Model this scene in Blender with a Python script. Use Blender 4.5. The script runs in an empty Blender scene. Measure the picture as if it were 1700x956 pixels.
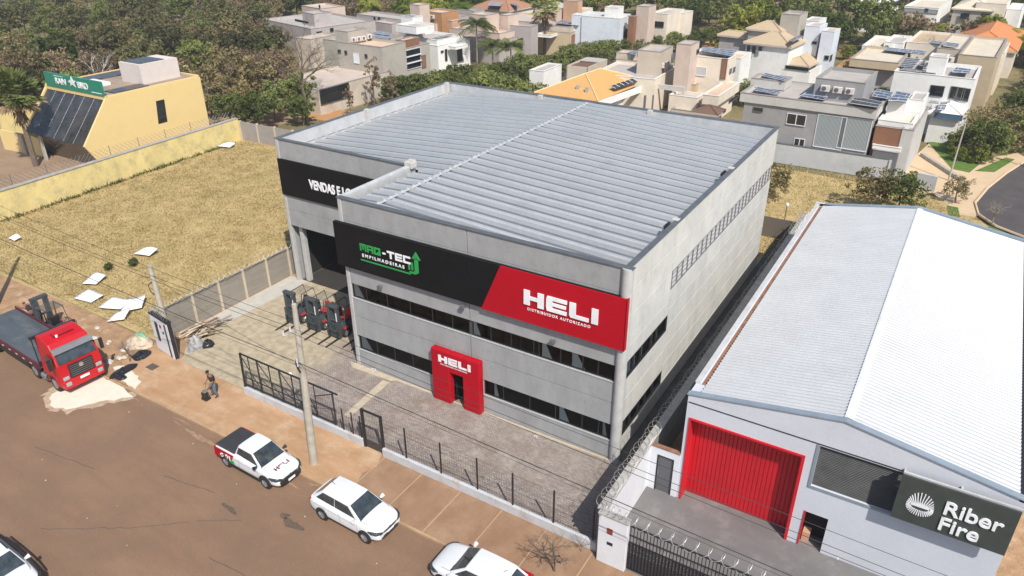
import bpy, bmesh, math, random
from mathutils import Vector, Matrix
sc = bpy.context.scene
col = sc.collection
R = math.radians
random.seed(7)
# ---------------------------------------------------------------- camera, light, exposure
cam = bpy.data.objects.new('camera', bpy.data.cameras.new('camera')); col.objects.link(cam)
cam.location = (27.469, -26.814, 24.737)
cam.rotation_euler = (1.08394635, 0.00607684, 0.549776567)
cam.data.sensor_width = 36; cam.data.lens = 26.123
cam.data.clip_end = 3000
sc.camera = cam
SUN = Vector((1.6, -1.23, 2.3)).normalized()
w = bpy.data.worlds.new('World'); sc.world = w; w.use_nodes = True
nt = w.node_tree
sky = nt.nodes.new('ShaderNodeTexSky'); sky.sky_type = 'NISHITA'; sky.sun_disc = False
sky.sun_elevation = math.asin(SUN.z); sky.sun_rotation = math.atan2(SUN.x, SUN.y)
sky.air_density = 1.0; sky.dust_density = 1.5
bg = nt.nodes['Background']; bg.inputs['Strength'].default_value = 0.10
nt.links.new(sky.outputs[0], bg.inputs['Color'])
sl = bpy.data.lights.new('sun', 'SUN'); sl.energy = 4.1; sl.angle = R(0.5); sl.color = (1, .95, .87)
so = bpy.data.objects.new('sun', sl); col.objects.link(so)
so.rotation_euler = SUN.to_track_quat('Z', 'Y').to_euler()
sc.view_settings.view_transform = 'Standard'; sc.view_settings.look = 'None'
sc.view_settings.exposure = 0.36; sc.view_settings.gamma = 1
try: sc.view_settings.use_curve_mapping = False
except Exception: pass
sc.cycles.max_bounces = 6; sc.cycles.transparent_max_bounces = 12

# ---------------------------------------------------------------- materials
MATS = {}
def mat(name, c, rough=.8, metal=0., var=.12, scale=1.5, bump=0., bscale=30., c2=None, spec=.5, stretch=None, fine=0., dirt=None, dscale=.35, dlo=.5, dhi=.7):
    """principled surface, its base colour broken up by one or two object space noises"""
    if name in MATS: return MATS[name]
    m = bpy.data.materials.new(name); m.use_nodes = True; t = m.node_tree; N = t.nodes; L = t.links
    b = N['Principled BSDF']; b.inputs['Roughness'].default_value = rough; b.inputs['Metallic'].default_value = metal
    b.inputs['Specular IOR Level'].default_value = spec
    tc = N.new('ShaderNodeTexCoord'); mp = N.new('ShaderNodeMapping'); L.new(tc.outputs['Object'], mp.inputs[0])
    if stretch: mp.inputs['Scale'].default_value = stretch
    no = N.new('ShaderNodeTexNoise'); no.inputs['Scale'].default_value = scale; no.inputs['Detail'].default_value = 8; no.inputs['Roughness'].default_value = .65
    L.new(mp.outputs[0], no.inputs['Vector'])
    r = N.new('ShaderNodeValToRGB'); L.new(no.outputs[0], r.inputs[0])
    d = c2 if c2 else tuple(x*(1-var) for x in c)
    e = c if c2 else tuple(min(1, x*(1+var)) for x in c)
    r.color_ramp.elements[0].position = .32; r.color_ramp.elements[1].position = .68
    r.color_ramp.elements[0].color = (*d, 1); r.color_ramp.elements[1].color = (*e, 1)
    out = r.outputs[0]
    if dirt:
        n3 = N.new('ShaderNodeTexNoise'); n3.inputs['Scale'].default_value = dscale; n3.inputs['Detail'].default_value = 9; n3.inputs['Roughness'].default_value = .7
        L.new(tc.outputs['Object'], n3.inputs['Vector'])
        mr = N.new('ShaderNodeMapRange'); mr.inputs[1].default_value = dlo; mr.inputs[2].default_value = dhi; L.new(n3.outputs[0], mr.inputs[0])
        mx = N.new('ShaderNodeMix'); mx.data_type = 'RGBA'; L.new(mr.outputs[0], mx.inputs[0]); L.new(out, mx.inputs[6]); mx.inputs[7].default_value = (*dirt, 1)
        out = mx.outputs[2]
    if fine:
        n2 = N.new('ShaderNodeTexNoise'); n2.inputs['Scale'].default_value = bscale; n2.inputs['Detail'].default_value = 3
        L.new(tc.outputs['Object'], n2.inputs['Vector'])
        mr = N.new('ShaderNodeMapRange'); mr.inputs[1].default_value = .3; mr.inputs[2].default_value = .7; mr.inputs[3].default_value = 1-fine; mr.inputs[4].default_value = 1+fine
        L.new(n2.outputs[0], mr.inputs[0])
        mx = N.new('ShaderNodeMix'); mx.data_type = 'RGBA'; mx.blend_type = 'MULTIPLY'; mx.inputs[0].default_value = 1
        L.new(out, mx.inputs[6]); L.new(mr.outputs[0], mx.inputs[7]); out = mx.outputs[2]
    L.new(out, b.inputs['Base Color'])
    if bump:
        n2 = N.new('ShaderNodeTexNoise'); n2.inputs['Scale'].default_value = bscale; n2.inputs['Detail'].default_value = 4
        L.new(tc.outputs['Object'], n2.inputs['Vector'])
        bp = N.new('ShaderNodeBump'); bp.inputs['Strength'].default_value = bump; bp.inputs['Distance'].default_value = .05
        L.new(n2.outputs[0], bp.inputs['Height']); L.new(bp.outputs[0], b.inputs['Normal'])
    MATS[name] = m
    return m
def glass(name, tint=.35, rough=.03, col_=(.03, .035, .04)):
    """window glass: a tinted see-through sheet with reflections"""
    m = bpy.data.materials.new(name); m.use_nodes = True; t = m.node_tree; N = t.nodes; L = t.links
    N.remove(N['Principled BSDF'])
    tr = N.new('ShaderNodeBsdfTransparent'); tr.inputs[0].default_value = (tint, tint*1.02, tint*1.02, 1)
    gl = N.new('ShaderNodeBsdfGlossy'); gl.inputs['Roughness'].default_value = rough
    fr = N.new('ShaderNodeFresnel'); fr.inputs[0].default_value = 1.32
    mx = N.new('ShaderNodeMixShader'); L.new(fr.outputs[0], mx.inputs[0]); L.new(tr.outputs[0], mx.inputs[1]); L.new(gl.outputs[0], mx.inputs[2])
    L.new(mx.outputs[0], N['Material Output'].inputs[0]); MATS[name] = m; return m
def foliage(name, c, c2, rough=.7):
    m = bpy.data.materials.new(name); m.use_nodes = True; t = m.node_tree; N = t.nodes; L = t.links
    b = N['Principled BSDF']; b.inputs['Roughness'].default_value = rough; b.inputs['Specular IOR Level'].default_value = .25
    oi = N.new('ShaderNodeObjectInfo'); tc = N.new('ShaderNodeTexCoord')
    no = N.new('ShaderNodeTexNoise'); no.inputs['Scale'].default_value = .9; no.inputs['Detail'].default_value = 6; no.inputs['Roughness'].default_value = .8
    L.new(tc.outputs['Object'], no.inputs['Vector'])
    a = N.new('ShaderNodeMath'); a.operation = 'MULTIPLY_ADD'; a.inputs[1].default_value = .5; a.inputs[2].default_value = -.25; L.new(oi.outputs['Random'], a.inputs[0])
    ad = N.new('ShaderNodeMath'); ad.operation = 'ADD'; L.new(a.outputs[0], ad.inputs[0]); L.new(no.outputs[0], ad.inputs[1])
    r = N.new('ShaderNodeValToRGB'); r.color_ramp.elements[0].position = .3; r.color_ramp.elements[1].position = .75
    r.color_ramp.elements[0].color = (*c, 1); r.color_ramp.elements[1].color = (*c2, 1); L.new(ad.outputs[0], r.inputs[0])
    L.new(r.outputs[0], b.inputs['Base Color'])
    ts = N.new('ShaderNodeBsdfTranslucent'); L.new(r.outputs[0], ts.inputs[0])
    mx = N.new('ShaderNodeMixShader'); mx.inputs[0].default_value = .3; L.new(b.outputs[0], mx.inputs[1]); L.new(ts.outputs[0], mx.inputs[2])
    L.new(mx.outputs[0], N['Material Output'].inputs[0])
    MATS[name] = m; return m
def stripes(name, c, c2, axis='X', scale=10, rough=.6, metal=0., profile='SIN', bump=.0, noise=.5):
    m = mat(name, c, rough, metal); t = m.node_tree; N = t.nodes; L = t.links; b = N['Principled BSDF']
    tc = N.new('ShaderNodeTexCoord'); wv = N.new('ShaderNodeTexWave'); wv.bands_direction = axis; wv.inputs['Scale'].default_value = scale; wv.inputs['Distortion'].default_value = noise
    wv.wave_profile = profile
    L.new(tc.outputs['Object'], wv.inputs['Vector'])
    r = N.new('ShaderNodeValToRGB'); r.color_ramp.elements[0].color = (*c, 1); r.color_ramp.elements[1].color = (*c2, 1); L.new(wv.outputs[0], r.inputs[0])
    L.new(r.outputs[0], b.inputs['Base Color'])
    if bump:
        bp = N.new('ShaderNodeBump'); bp.inputs['Strength'].default_value = bump; bp.inputs['Distance'].default_value = .03; L.new(wv.outputs[0], bp.inputs['Height']); L.new(bp.outputs[0], b.inputs['Normal'])
    return m
def bricks(name, c1, c2, mortar, sx=5., bw=.5, rh=.25, msz=.02, rough=.9, patch=None, angle=0, axis=None, sand=None):
    m = bpy.data.materials.new(name); m.use_nodes = True; t = m.node_tree; N = t.nodes; L = t.links; b = N['Principled BSDF']; b.inputs['Roughness'].default_value = rough
    tc = N.new('ShaderNodeTexCoord'); mp = N.new('ShaderNodeMapping'); L.new(tc.outputs['Object'], mp.inputs[0])
    mp.inputs['Rotation'].default_value = (0, 0, angle)
    br = N.new('ShaderNodeTexBrick')
    if axis == 'yz':
        sx_ = N.new('ShaderNodeSeparateXYZ'); cb_ = N.new('ShaderNodeCombineXYZ'); L.new(tc.outputs['Object'], sx_.inputs[0]); L.new(sx_.outputs[1], cb_.inputs[0]); L.new(sx_.outputs[2], cb_.inputs[1]); L.new(cb_.outputs[0], br.inputs['Vector'])
    else: L.new(mp.outputs[0], br.inputs['Vector'])
    br.inputs['Color1'].default_value = (*c1, 1); br.inputs['Color2'].default_value = (*c2, 1); br.inputs['Mortar'].default_value = (*mortar, 1)
    br.inputs['Scale'].default_value = sx; br.inputs['Brick Width'].default_value = bw; br.inputs['Row Height'].default_value = rh; br.inputs['Mortar Size'].default_value = msz
    out = br.outputs[0]
    for (cc, scl, lo, hi, amt) in (patch or []):
        no = N.new('ShaderNodeTexNoise'); no.inputs['Scale'].default_value = scl; no.inputs['Detail'].default_value = 9; no.inputs['Roughness'].default_value = .7; L.new(tc.outputs['Object'], no.inputs['Vector'])
        mr = N.new('ShaderNodeMapRange'); mr.inputs[1].default_value = lo; mr.inputs[2].default_value = hi; mr.inputs[4].default_value = amt; L.new(no.outputs[0], mr.inputs[0])
        mx = N.new('ShaderNodeMix'); mx.data_type = 'RGBA'; L.new(mr.outputs[0], mx.inputs[0]); L.new(out, mx.inputs[6]); mx.inputs[7].default_value = (*cc, 1); out = mx.outputs[2]
    if sand:  # sand spread over the pavers towards -x
        cc, x0, x1 = sand
        sp = N.new('ShaderNodeSeparateXYZ'); L.new(tc.outputs['Object'], sp.inputs[0])
        no = N.new('ShaderNodeTexNoise'); no.inputs['Scale'].default_value = .7; no.inputs['Detail'].default_value = 9; no.inputs['Roughness'].default_value = .7; L.new(tc.outputs['Object'], no.inputs['Vector'])
        ma = N.new('ShaderNodeMath'); ma.operation = 'MULTIPLY_ADD'; ma.inputs[1].default_value = 9.; L.new(no.outputs[0], ma.inputs[0]); L.new(sp.outputs[0], ma.inputs[2])
        mr = N.new('ShaderNodeMapRange'); mr.inputs[1].default_value = x1+4.5; mr.inputs[2].default_value = x0+4.5; L.new(ma.outputs[0], mr.inputs[0])
        n2 = N.new('ShaderNodeTexNoise'); n2.inputs['Scale'].default_value = 2.2; n2.inputs['Detail'].default_value = 8; L.new(tc.outputs['Object'], n2.inputs['Vector'])
        rr = N.new('ShaderNodeValToRGB'); rr.color_ramp.elements[0].position = .35; rr.color_ramp.elements[1].position = .65; rr.color_ramp.elements[0].color = (*[v*.72 for v in cc], 1); rr.color_ramp.elements[1].color = (*cc, 1); L.new(n2.outputs[0], rr.inputs[0])
        mx = N.new('ShaderNodeMix'); mx.data_type = 'RGBA'; L.new(mr.outputs[0], mx.inputs[0]); L.new(out, mx.inputs[6]); L.new(rr.outputs[0], mx.inputs[7]); out = mx.outputs[2]
    L.new(out, b.inputs['Base Color'])
    bp = N.new('ShaderNodeBump'); bp.inputs['Strength'].default_value = .5; bp.inputs['Distance'].default_value = .02; bp.invert = True; L.new(br.outputs['Fac'], bp.inputs['Height']); L.new(bp.outputs[0], b.inputs['Normal'])
    MATS[name] = m; return m

# ---------------------------------------------------------------- mesh helpers
class MB:
    def __init__(s): s.v = []; s.f = []; s.m = []; s.mi = 0
    def face(s, *pts):
        n = len(s.v); s.v += [tuple(p) for p in pts]; s.f.append(tuple(range(n, n+len(pts)))); s.m.append(s.mi); return s
    def hexa(s, p):   # 4 bottom + 4 top, both counter-clockwise from above
        n = len(s.v); s.v += [tuple(q) for q in p]
        for f in ((3, 2, 1, 0), (4, 5, 6, 7), (0, 1, 5, 4), (1, 2, 6, 5), (2, 3, 7, 6), (3, 0, 4, 7)):
            s.f.append(tuple(n+i for i in f)); s.m.append(s.mi)
        return s
    def box(s, x0, x1, y0, y1, z0, z1, ang=0, o=(0, 0)):
        P = [(x0, y0), (x1, y0), (x1, y1), (x0, y1)]
        if ang:
            c, n = math.cos(R(ang)), math.sin(R(ang)); P = [(o[0]+x*c-y*n, o[1]+x*n+y*c) for x, y in P]
        elif o != (0, 0): P = [(o[0]+x, o[1]+y) for x, y in P]
        return s.hexa([(x, y, z0) for x, y in P]+[(x, y, z1) for x, y in P])
    def prism(s, P, z0, z1):
        n = len(P); k = len(s.v); s.v += [(x, y, z0) for x, y in P]+[(x, y, z1) for x, y in P]
        s.f.append(tuple(k+i for i in reversed(range(n)))); s.f.append(tuple(k+n+i for i in range(n))); s.m += [s.mi]*2
        for i in range(n):
            j = (i+1) % n; s.f.append((k+i, k+j, k+n+j, k+n+i)); s.m.append(s.mi)
        return s
    def tube(s, pts, r, sides=5, closed=False, cap=True):
        pts = [Vector(p) for p in pts]; n = len(pts); k = len(s.v); rr = r if isinstance(r, (list, tuple)) else [r]*n
        up = Vector((0, 0, 1))
        for i, p in enumerate(pts):
            a = pts[i-1] if (i or closed) else p; b = pts[(i+1) % n] if (i < n-1 or closed) else p
            d = (b-a); d = d.normalized() if d.length > 1e-9 else Vector((0, 0, 1))
            q = up if abs(d.z) < .93 else Vector((1, 0, 0))
            u = d.cross(q).normalized(); v = d.cross(u)
            for j in range(sides):
                t = 2*math.pi*j/sides; s.v.append(tuple(p+rr[i]*(math.cos(t)*u+math.sin(t)*v)))
        for i in range(n if closed else n-1):
            for j in range(sides):
                a, b = k+i*sides+j, k+i*sides+(j+1) % sides; c, d = k+((i+1) % n)*sides+(j+1) % sides, k+((i+1) % n)*sides+j
                s.f.append((d, c, b, a)); s.m.append(s.mi)
        if cap and not closed:
            s.f.append(tuple(k+j for j in range(sides))); s.f.append(tuple(k+(n-1)*sides+j for j in reversed(range(sides)))); s.m += [s.mi]*2
        return s
    def cyl(s, a, b, r, sides=16, r2=None): return s.tube([a, b], [r, r if r2 is None else r2], sides)
    def build(s, name, mats, parent=None, smooth=False, bevel=0, subsurf=0):
        me = bpy.data.meshes.new(name); me.from_pydata(s.v, [], s.f)
        for m in (mats if isinstance(mats, (list, tuple)) else [mats]): me.materials.append(MATS[m] if isinstance(m, str) else m)
        for p, i in zip(me.polygons, s.m): p.material_index = i
        if smooth:
            for p in me.polygons: p.use_smooth = True
        me.update(); o = bpy.data.objects.new(name, me); col.objects.link(o)
        if parent is not None:
            o.parent = parent; o.matrix_parent_inverse = parent.matrix_basis.inverted() if parent.type == 'EMPTY' else Matrix()
        if bevel:
            b = o.modifiers.new('bevel', 'BEVEL'); b.width = bevel; b.segments = 2; b.limit_method = 'ANGLE'; b.angle_limit = R(40)
        if subsurf:
            b = o.modifiers.new('subsurf', 'SUBSURF'); b.levels = subsurf; b.render_levels = subsurf
        return o
def tag(o, label=None, cat=None, group=None, kind=None):
    if label: o['label'] = label
    if cat: o['category'] = cat
    if group: o['group'] = group
    if kind: o['kind'] = kind
    return o
def thing(name, label, cat, loc=(0, 0, 0), rz=0, group=None):
    o = bpy.data.objects.new(name, None); col.objects.link(o); o.empty_display_size = .3
    o.matrix_basis = Matrix.Translation(loc) @ Matrix.Rotation(rz, 4, 'Z')
    return tag(o, label, cat, group)
def copy_tree(o, parent=None):
    c = o.copy(); col.objects.link(c)
    if parent is not None: c.parent = parent
    for ch in list(o.children): copy_tree(ch, c)
    return c
def place(root, loc, rz=0, s=1, label=None, group=None):
    root.location = loc; root.rotation_euler = (0, 0, rz); root.scale = (s, s, s)
    if label: root['label'] = label
    if group: root['group'] = group
    return root
def text(body, size, M, matname, parent, name='lettering', sx=1., bold=0., extr=.02, align='LEFT', spacing=1.):
    cu = bpy.data.curves.new('t', 'FONT'); cu.body = body; cu.size = size; cu.extrude = extr; cu.offset = bold; cu.align_x = align; cu.space_character = spacing
    ob = bpy.data.objects.new('t', cu); col.objects.link(ob)
    dg = bpy.context.evaluated_depsgraph_get(); dg.update()
    me = bpy.data.meshes.new_from_object(ob.evaluated_get(dg)); col.objects.unlink(ob); bpy.data.objects.remove(ob)
    me.transform(M @ Matrix.Diagonal((sx, 1, 1, 1))); me.name = name
    me.materials.clear(); me.materials.append(MATS[matname])
    o = bpy.data.objects.new(name, me); col.objects.link(o); o.parent = parent
    if parent.type == 'EMPTY': o.matrix_parent_inverse = parent.matrix_basis.inverted()
    return o
def frontM(x, y, z, slant=0.):  # a plane facing -y, text x along +x, text y along +z
    return Matrix(((1, slant, 0, x), (0, 0, -1, y), (0, 1, 0, z), (0, 0, 0, 1)))

# palette (real base colours, save the painted rib shade)
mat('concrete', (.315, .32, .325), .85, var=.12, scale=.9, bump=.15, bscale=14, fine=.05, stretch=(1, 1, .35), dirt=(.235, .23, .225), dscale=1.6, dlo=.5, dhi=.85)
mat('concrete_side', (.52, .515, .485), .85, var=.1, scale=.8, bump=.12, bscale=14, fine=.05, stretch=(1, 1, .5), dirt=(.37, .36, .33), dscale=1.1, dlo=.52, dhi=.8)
mat('column_concrete', (.42, .42, .41), .85, var=.12, scale=2, fine=.05, bscale=20)
mat('joint', (.06, .06, .06), .9)
mat('flashing', (.2, .21, .22), .45, .6, var=.2)
mat('light_flashing', (.55, .56, .57), .5, .2, var=.12)
mat('roof_metal', (.53, .545, .56), .40, .4, var=.05, scale=.35, fine=.03, bscale=5, stretch=(.3, 1, 1), dirt=(.41, .43, .46), dscale=.5, dlo=.5, dhi=.85)
mat('roof_rib_shade', (.17, .19, .215), .5, .3, var=.12, scale=.8)  # shade behind the roof ribs, put into the colour

mat('ridge_white', (.72, .74, .76), .5)
mat('white_roof_metal', (.57, .58, .59), .45, .3, var=.05, scale=.6, fine=.04, bscale=8)
mat('black_panel', (.007, .007, .008), .45, var=.3, scale=.6, spec=.15)
mat('red_panel', (.40, .002, .012), .55, var=.07, scale=.4, spec=.2)
mat('letter_white', (.8, .82, .85), .4)
mat('letter_green', (.02, .3, .07), .4)
mat('frame_black', (.02, .02, .022), .5)
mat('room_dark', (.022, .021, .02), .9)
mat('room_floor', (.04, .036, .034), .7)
mat('curtain', (.72, .78, .76), .9)
glass('window_glass', .72)
mat('dark_glass', (.015, .018, .02), .06, spec=.8)
mat('car_glass', (.035, .046, .052), .04, spec=1.0, var=.5, scale=2.5)
mat('black_plastic', (.02, .02, .022), .5)
mat('tyre', (.018, .018, .018), .9)
mat('rim', (.45, .46, .48), .35, .8)
mat('car_white', (.66, .68, .70), .25, var=.02, spec=.6)
mat('truck_red', (.46, .006, .012), .35, var=.06, spec=.6)
mat('red_paint', (.55, .01, .02), .5, var=.1, scale=.8)
mat('lamp_clear', (.33, .34, .36), .15)
mat('chrome', (.6, .6, .6), .25, .9)
mat('forklift_grey', (.055, .065, .072), .5, var=.2, scale=4)
mat('forklift_red', (.5, .02, .02), .45)
mat('white_paint', (.66, .68, .72), .7, var=.05, scale=1.2, dirt=(.55, .54, .52), dscale=.9, dlo=.58, dhi=.85, fine=.03, bscale=12)
mat('shed_white', (.56, .585, .64), .7, var=.04, scale=.6, dirt=(.50, .52, .57), dscale=.5, dlo=.55, dhi=.85, fine=.03, bscale=12)
mat('kerb_white', (.5, .52, .55), .8, var=.08, scale=1.4, dirt=(.4, .33, .27), dscale=1.7, dlo=.5, dhi=.75)
mat('yellow_wall', (.72, .55, .25), .85, var=.04, scale=.5, dirt=(.62, .48, .22), dscale=.5, dlo=.5, dhi=.8, fine=.03, bscale=9)
mat('yellow_old', (.66, .54, .24), .9, var=.12, scale=.7, stretch=(1, 1, .4), dirt=(.38, .35, .19), dscale=.9, dlo=.48, dhi=.72, fine=.06, bscale=9)
mat('sign_green', (.02, .22, .15), .4)
mat('pole_concrete', (.40, .37, .31), .85, var=.15, scale=2.5)
mat('wire', (.02, .02, .02), .6)
mat('razor', (.42, .41, .38), .5, .5, var=.3, scale=6)
mat('foam', (.76, .78, .82), .7, var=.05, dirt=(.58, .54, .48), dscale=1.6, dlo=.52, dhi=.8)
mat('wood', (.16, .1, .055), .8, var=.35, scale=5)
mat('trash_black', (.015, .016, .02), .3, bump=.8, bscale=6)
mat('trash_grey', (.3, .3, .3), .5, var=.4, scale=5, bump=.6, bscale=6)
mat('rust', (.24, .12, .07), .8, var=.3, scale=3)
mat('bark', (.14, .11, .085), .9, var=.3, scale=5)
mat('bark_pale', (.26, .22, .18), .9, var=.2, scale=5)
mat('blocks_old', (.23, .21, .19), .95, var=.2, scale=1)
mat('slab_dark', (.085, .085, .083), .9, var=.2, scale=1, dirt=(.16, .15, .14), dscale=.8)
bricks('slab_wall', (.31, .28, .24), (.25, .225, .19), (.15, .135, .115), 1., 1.9, .13, .012, axis='yz', patch=[((.30, .29, .26), .9, .5, .75, .6), ((.10, .095, .085), 1.8, .55, .75, .5)])
bricks('pavers', (.26, .225, .205), (.38, .335, .305), (.12, .095, .08), 1., .17, .085, .010, angle=0,
       patch=[((.20, .15, .12), .5, .48, .62, .6), ((.40, .35, .30), .9, .52, .66, .6), ((.17, .135, .115), 1.3, .56, .70, .5)], sand=((.47, .395, .275), -3.0, -.8))
mat('asphalt', (.222, .134, .082), .9, var=.13, scale=.5, bump=.35, bscale=42, fine=.3, dirt=(.185, .117, .074), dscale=.2, dlo=.42, dhi=.66, stretch=(.35, 1.6, 1))
mat('asphalt_dark', (.075, .065, .065), .9, var=.2, scale=.6, bump=.2, bscale=40, fine=.15)
mat('sidewalk_dusty', (.47, .30, .175), .95, scale=.9, bump=.3, bscale=30, fine=.14, c2=(.35, .20, .10), dirt=(.56, .42, .29), dscale=.6, dlo=.5, dhi=.8, stretch=(.5, 1.6, 1))
mat('sidewalk', (.31, .19, .115), .95, scale=1.1, bump=.25, bscale=40, fine=.14, c2=(.23, .135, .078), dirt=(.38, .26, .17), dscale=.45, dlo=.5, dhi=.8, stretch=(1, .45, 1))
mat('dirt', (.43, .27, .15), .97, var=.2, scale=1.2, bump=.5, bscale=14, fine=.18, c2=(.26, .155, .085), dirt=(.54, .41, .28), dscale=.8, dlo=.55, dhi=.75)
mat('dry_grass', (.50, .38, .18), .97, scale=.5, bump=.6, bscale=9, fine=.18, c2=(.38, .28, .12), dirt=(.30, .25, .10), dscale=.28, dlo=.5, dhi=.75)
mat('far_ground', (.23, .17, .085), .97, scale=.12, bump=.3, bscale=3, fine=.2, c2=(.09, .10, .035), dirt=(.30, .17, .09), dscale=.06, dlo=.55, dhi=.7)
mat('lawn', (.12, .19, .03), .95, scale=2, bump=.5, bscale=20, fine=.3, c2=(.06, .12, .015))
mat('beige_paving', (.56, .42, .27), .9, var=.07, scale=.6, fine=.06)
mat('sand_pile', (.66, .60, .50), .97, var=.06, scale=2, bump=.4, bscale=12, fine=.05)
mat('yard_grey', (.15, .145, .145), .9, var=.12, scale=.5, fine=.06, stretch=(.4, 1.6, 1), dirt=(.25, .24, .23), dscale=.6, dlo=.5, dhi=.75)
mat('concrete_light', (.44, .42, .38), .9, var=.1, scale=1.5, fine=.06)
mat('skin', (.22, .11, .07), .6); mat('shirt_dark', (.02, .02, .03), .9); mat('jeans', (.1, .12, .15), .9); mat('belt_yellow', (.55, .42, .05), .7); mat('shoe', (.03, .03, .03), .7); mat('hair', (.01, .01, .01), .8)
foliage('leaf_dark', (.075, .075, .034), (.21, .20, .085)); foliage('leaf_green', (.075, .10, .025), (.24, .27, .08)); foliage('leaf_olive', (.15, .13, .055), (.36, .29, .14)); foliage('leaf_brown', (.15, .105, .06), (.34, .25, .15)); foliage('leaf_lime', (.08, .13, .015), (.30, .32, .05)); foliage('leaf_bluegreen', (.05, .08, .05), (.19, .24, .15))
foliage('straw', (.38, .29, .135), (.68, .55, .31)); foliage('straw_green', (.22, .21, .07), (.40, .34, .13))
# house palette
for k, c in dict(mauve=(.40, .36, .35), beige=(.52, .45, .37), graybeige=(.40, .37, .32), white=(.76, .75, .73), pinkish=(.56, .45, .38), brown=(.24, .115, .065), peach=(.50, .31, .2), tan=(.50, .40, .27), bluewhite=(.62, .66, .72), cream=(.72, .64, .53), orange=(.42, .22, .10), lgray=(.50, .49, .47), gray=(.30, .30, .31), darkgray=(.14, .14, .15), red=(.42, .09, .07),
                 rgray=(.42, .39, .36), rpink=(.50, .42, .36), rpeach=(.60, .44, .32), rbeige=(.60, .53, .42), rdark=(.16, .16, .18), ryellow=(.60, .45, .17), rbrown=(.16, .095, .07), rwhite=(.74, .73, .70), rdeck=(.55, .33, .18)).items():
    mat(k, c, .88, var=.07, scale=.6, dirt=tuple(v*.8 for v in c), dscale=.5, dlo=.5, dhi=.8, fine=.04, bscale=7)
for k, c, c2 in (('rtan', (.56, .44, .29), (.40, .30, .20)), ('rterra', (.42, .22, .13), (.30, .15, .09)), ('rorange', (.66, .27, .10), (.5, .18, .07))):
    stripes(k, c, c2, 'X', 5, .85, noise=1.5, bump=.4)
stripes('orange_tiles', (.74, .44, .17), (.58, .31, .10), 'X', 4.2, .8, noise=.3, bump=.8)
stripes('curtain_glass', (.14, .17, .19), (.42, .46, .48), 'X', 2.6, .15, noise=.8)
stripes('pergola_slats', (.26, .14, .08), (.05, .03, .02), 'X', 1.1, .8, noise=0)
bricks('solar', (.02, .035, .10), (.03, .05, .13), (.35, .37, .4), 1., 1.0, 1.6, .045, .12)
bricks('solar_dark', (.02, .02, .028), (.03, .03, .04), (.12, .12, .13), 1., 1.0, 1.6, .05, .3)
stripes('louvre', (.16, .16, .16), (.03, .03, .035), 'Z', 9, .5, noise=0)
stripes('shutter_slats', (.6, .6, .62), (.35, .35, .37), 'Z', 6, .6, noise=0)
# ---------------------------------------------------------------- the setting: ground, road, pavements
def slab(name, P, z0, z1, m, label=None):
    o = MB().prism(P, z0, z1).build(name, m); o['kind'] = 'structure'; return o
def rect(x0, x1, y0, y1): return [(x0, y0), (x1, y0), (x1, y1), (x0, y1)]
slab('ground', rect(-900, 900, -500, 1500), -.5, -.16, 'far_ground')
slab('road', rect(-90, 90, -60, -8.72), -.155, -.10, 'asphalt')
slab('land', rect(-60, 60, -8.55, 31), -.156, -.012, 'dirt')
slab('pavement', [(6.9, -8.60), (60, -8.60), (60, -5.6), (6.6, -5.5), (7.0, -6.4), (6.7, -7.1), (7.0, -7.9)], -.154, 0, 'sidewalk')
slab('pavement', [(-9.6, -8.60), (6.9, -8.60), (7.0, -7.9), (6.7, -7.1), (7.0, -6.4), (6.6, -5.5), (-12, -5.3), (-12.3, -7.2)], -.154, .0, 'sidewalk_dusty')
# kerb: a low dusty strip between road and pavement
b = MB()
x = -60
while x < 60:
    b.box(x, x+.985, -8.72, -8.61, -.15, .006); x += 1.0
o = b.build('kerb', mat('kerb_dusty', (.40, .27, .16), .95, var=.18, scale=1.2, fine=.1)); o['kind'] = 'structure'
# joints of the pavement slabs
b = MB()
for x in (6.9, 9.2, 11.5, 13.8, 16.1, 18.4, 20.7): b.box(x, x+.045, -8.59, -5.7, -.01, .004)
b.build('pavement_joints', mat('joint_sand', (.43, .29, .18), .95))['kind'] = 'structure'
slab('yard_paving', [(-9.5, -5.3), (18.45, -5.42), (18.45, .1), (0, .1), (0, 6.3), (-12.1, 6.3), (-12.1, -2.5), (-9.6, -4.9)], -.1, .004, 'pavers')
slab('driveway_strip', [(-12.05, -1.2), (-10.6, -1.6), (-10.3, 6.2), (-12.05, 6.2)], -.1, .010, 'concrete_light')
slab('sand_strip', [(2.45, -.55), (2.95, -.55), (3.2, -4.2), (2.8, -4.2)], 0, .011, mat('joint_yellow', (.44, .375, .28), .95, var=.15, scale=3))
slab('sand_strip', [(-.5, -.1), (.1, -.5), (2.9, -.4), (3.2, -.2), (17, -.16), (17, -.02), (0, -.02)], 0, .009, 'joint_yellow')
slab('alley_floor', rect(16.8, 18.5, .1, 31), -.1, .002, 'slab_dark')
slab('neighbour_yard', rect(18.8, 60, -5.9, .2), -.1, .006, 'yard_grey')
slab('grass_lot', [(-12.4, -4.6), (-12.4, 28), (-43, 28), (-41.2, -4.8)], -.15, .0, 'dry_grass')
slab('back_lot', [(-10, 25.6), (60, 25.6), (60, 39), (34.5, 40.5), (31.3, 42.8), (29.8, 45.6), (29.4, 48), (-10, 51)], -.15, -.004, 'dry_grass')
slab('grass_verge', [(31.4, 43.0), (34.5, 40.5), (60, 39), (60, 37), (31, 41)], -.1, .006, 'lawn')
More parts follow.
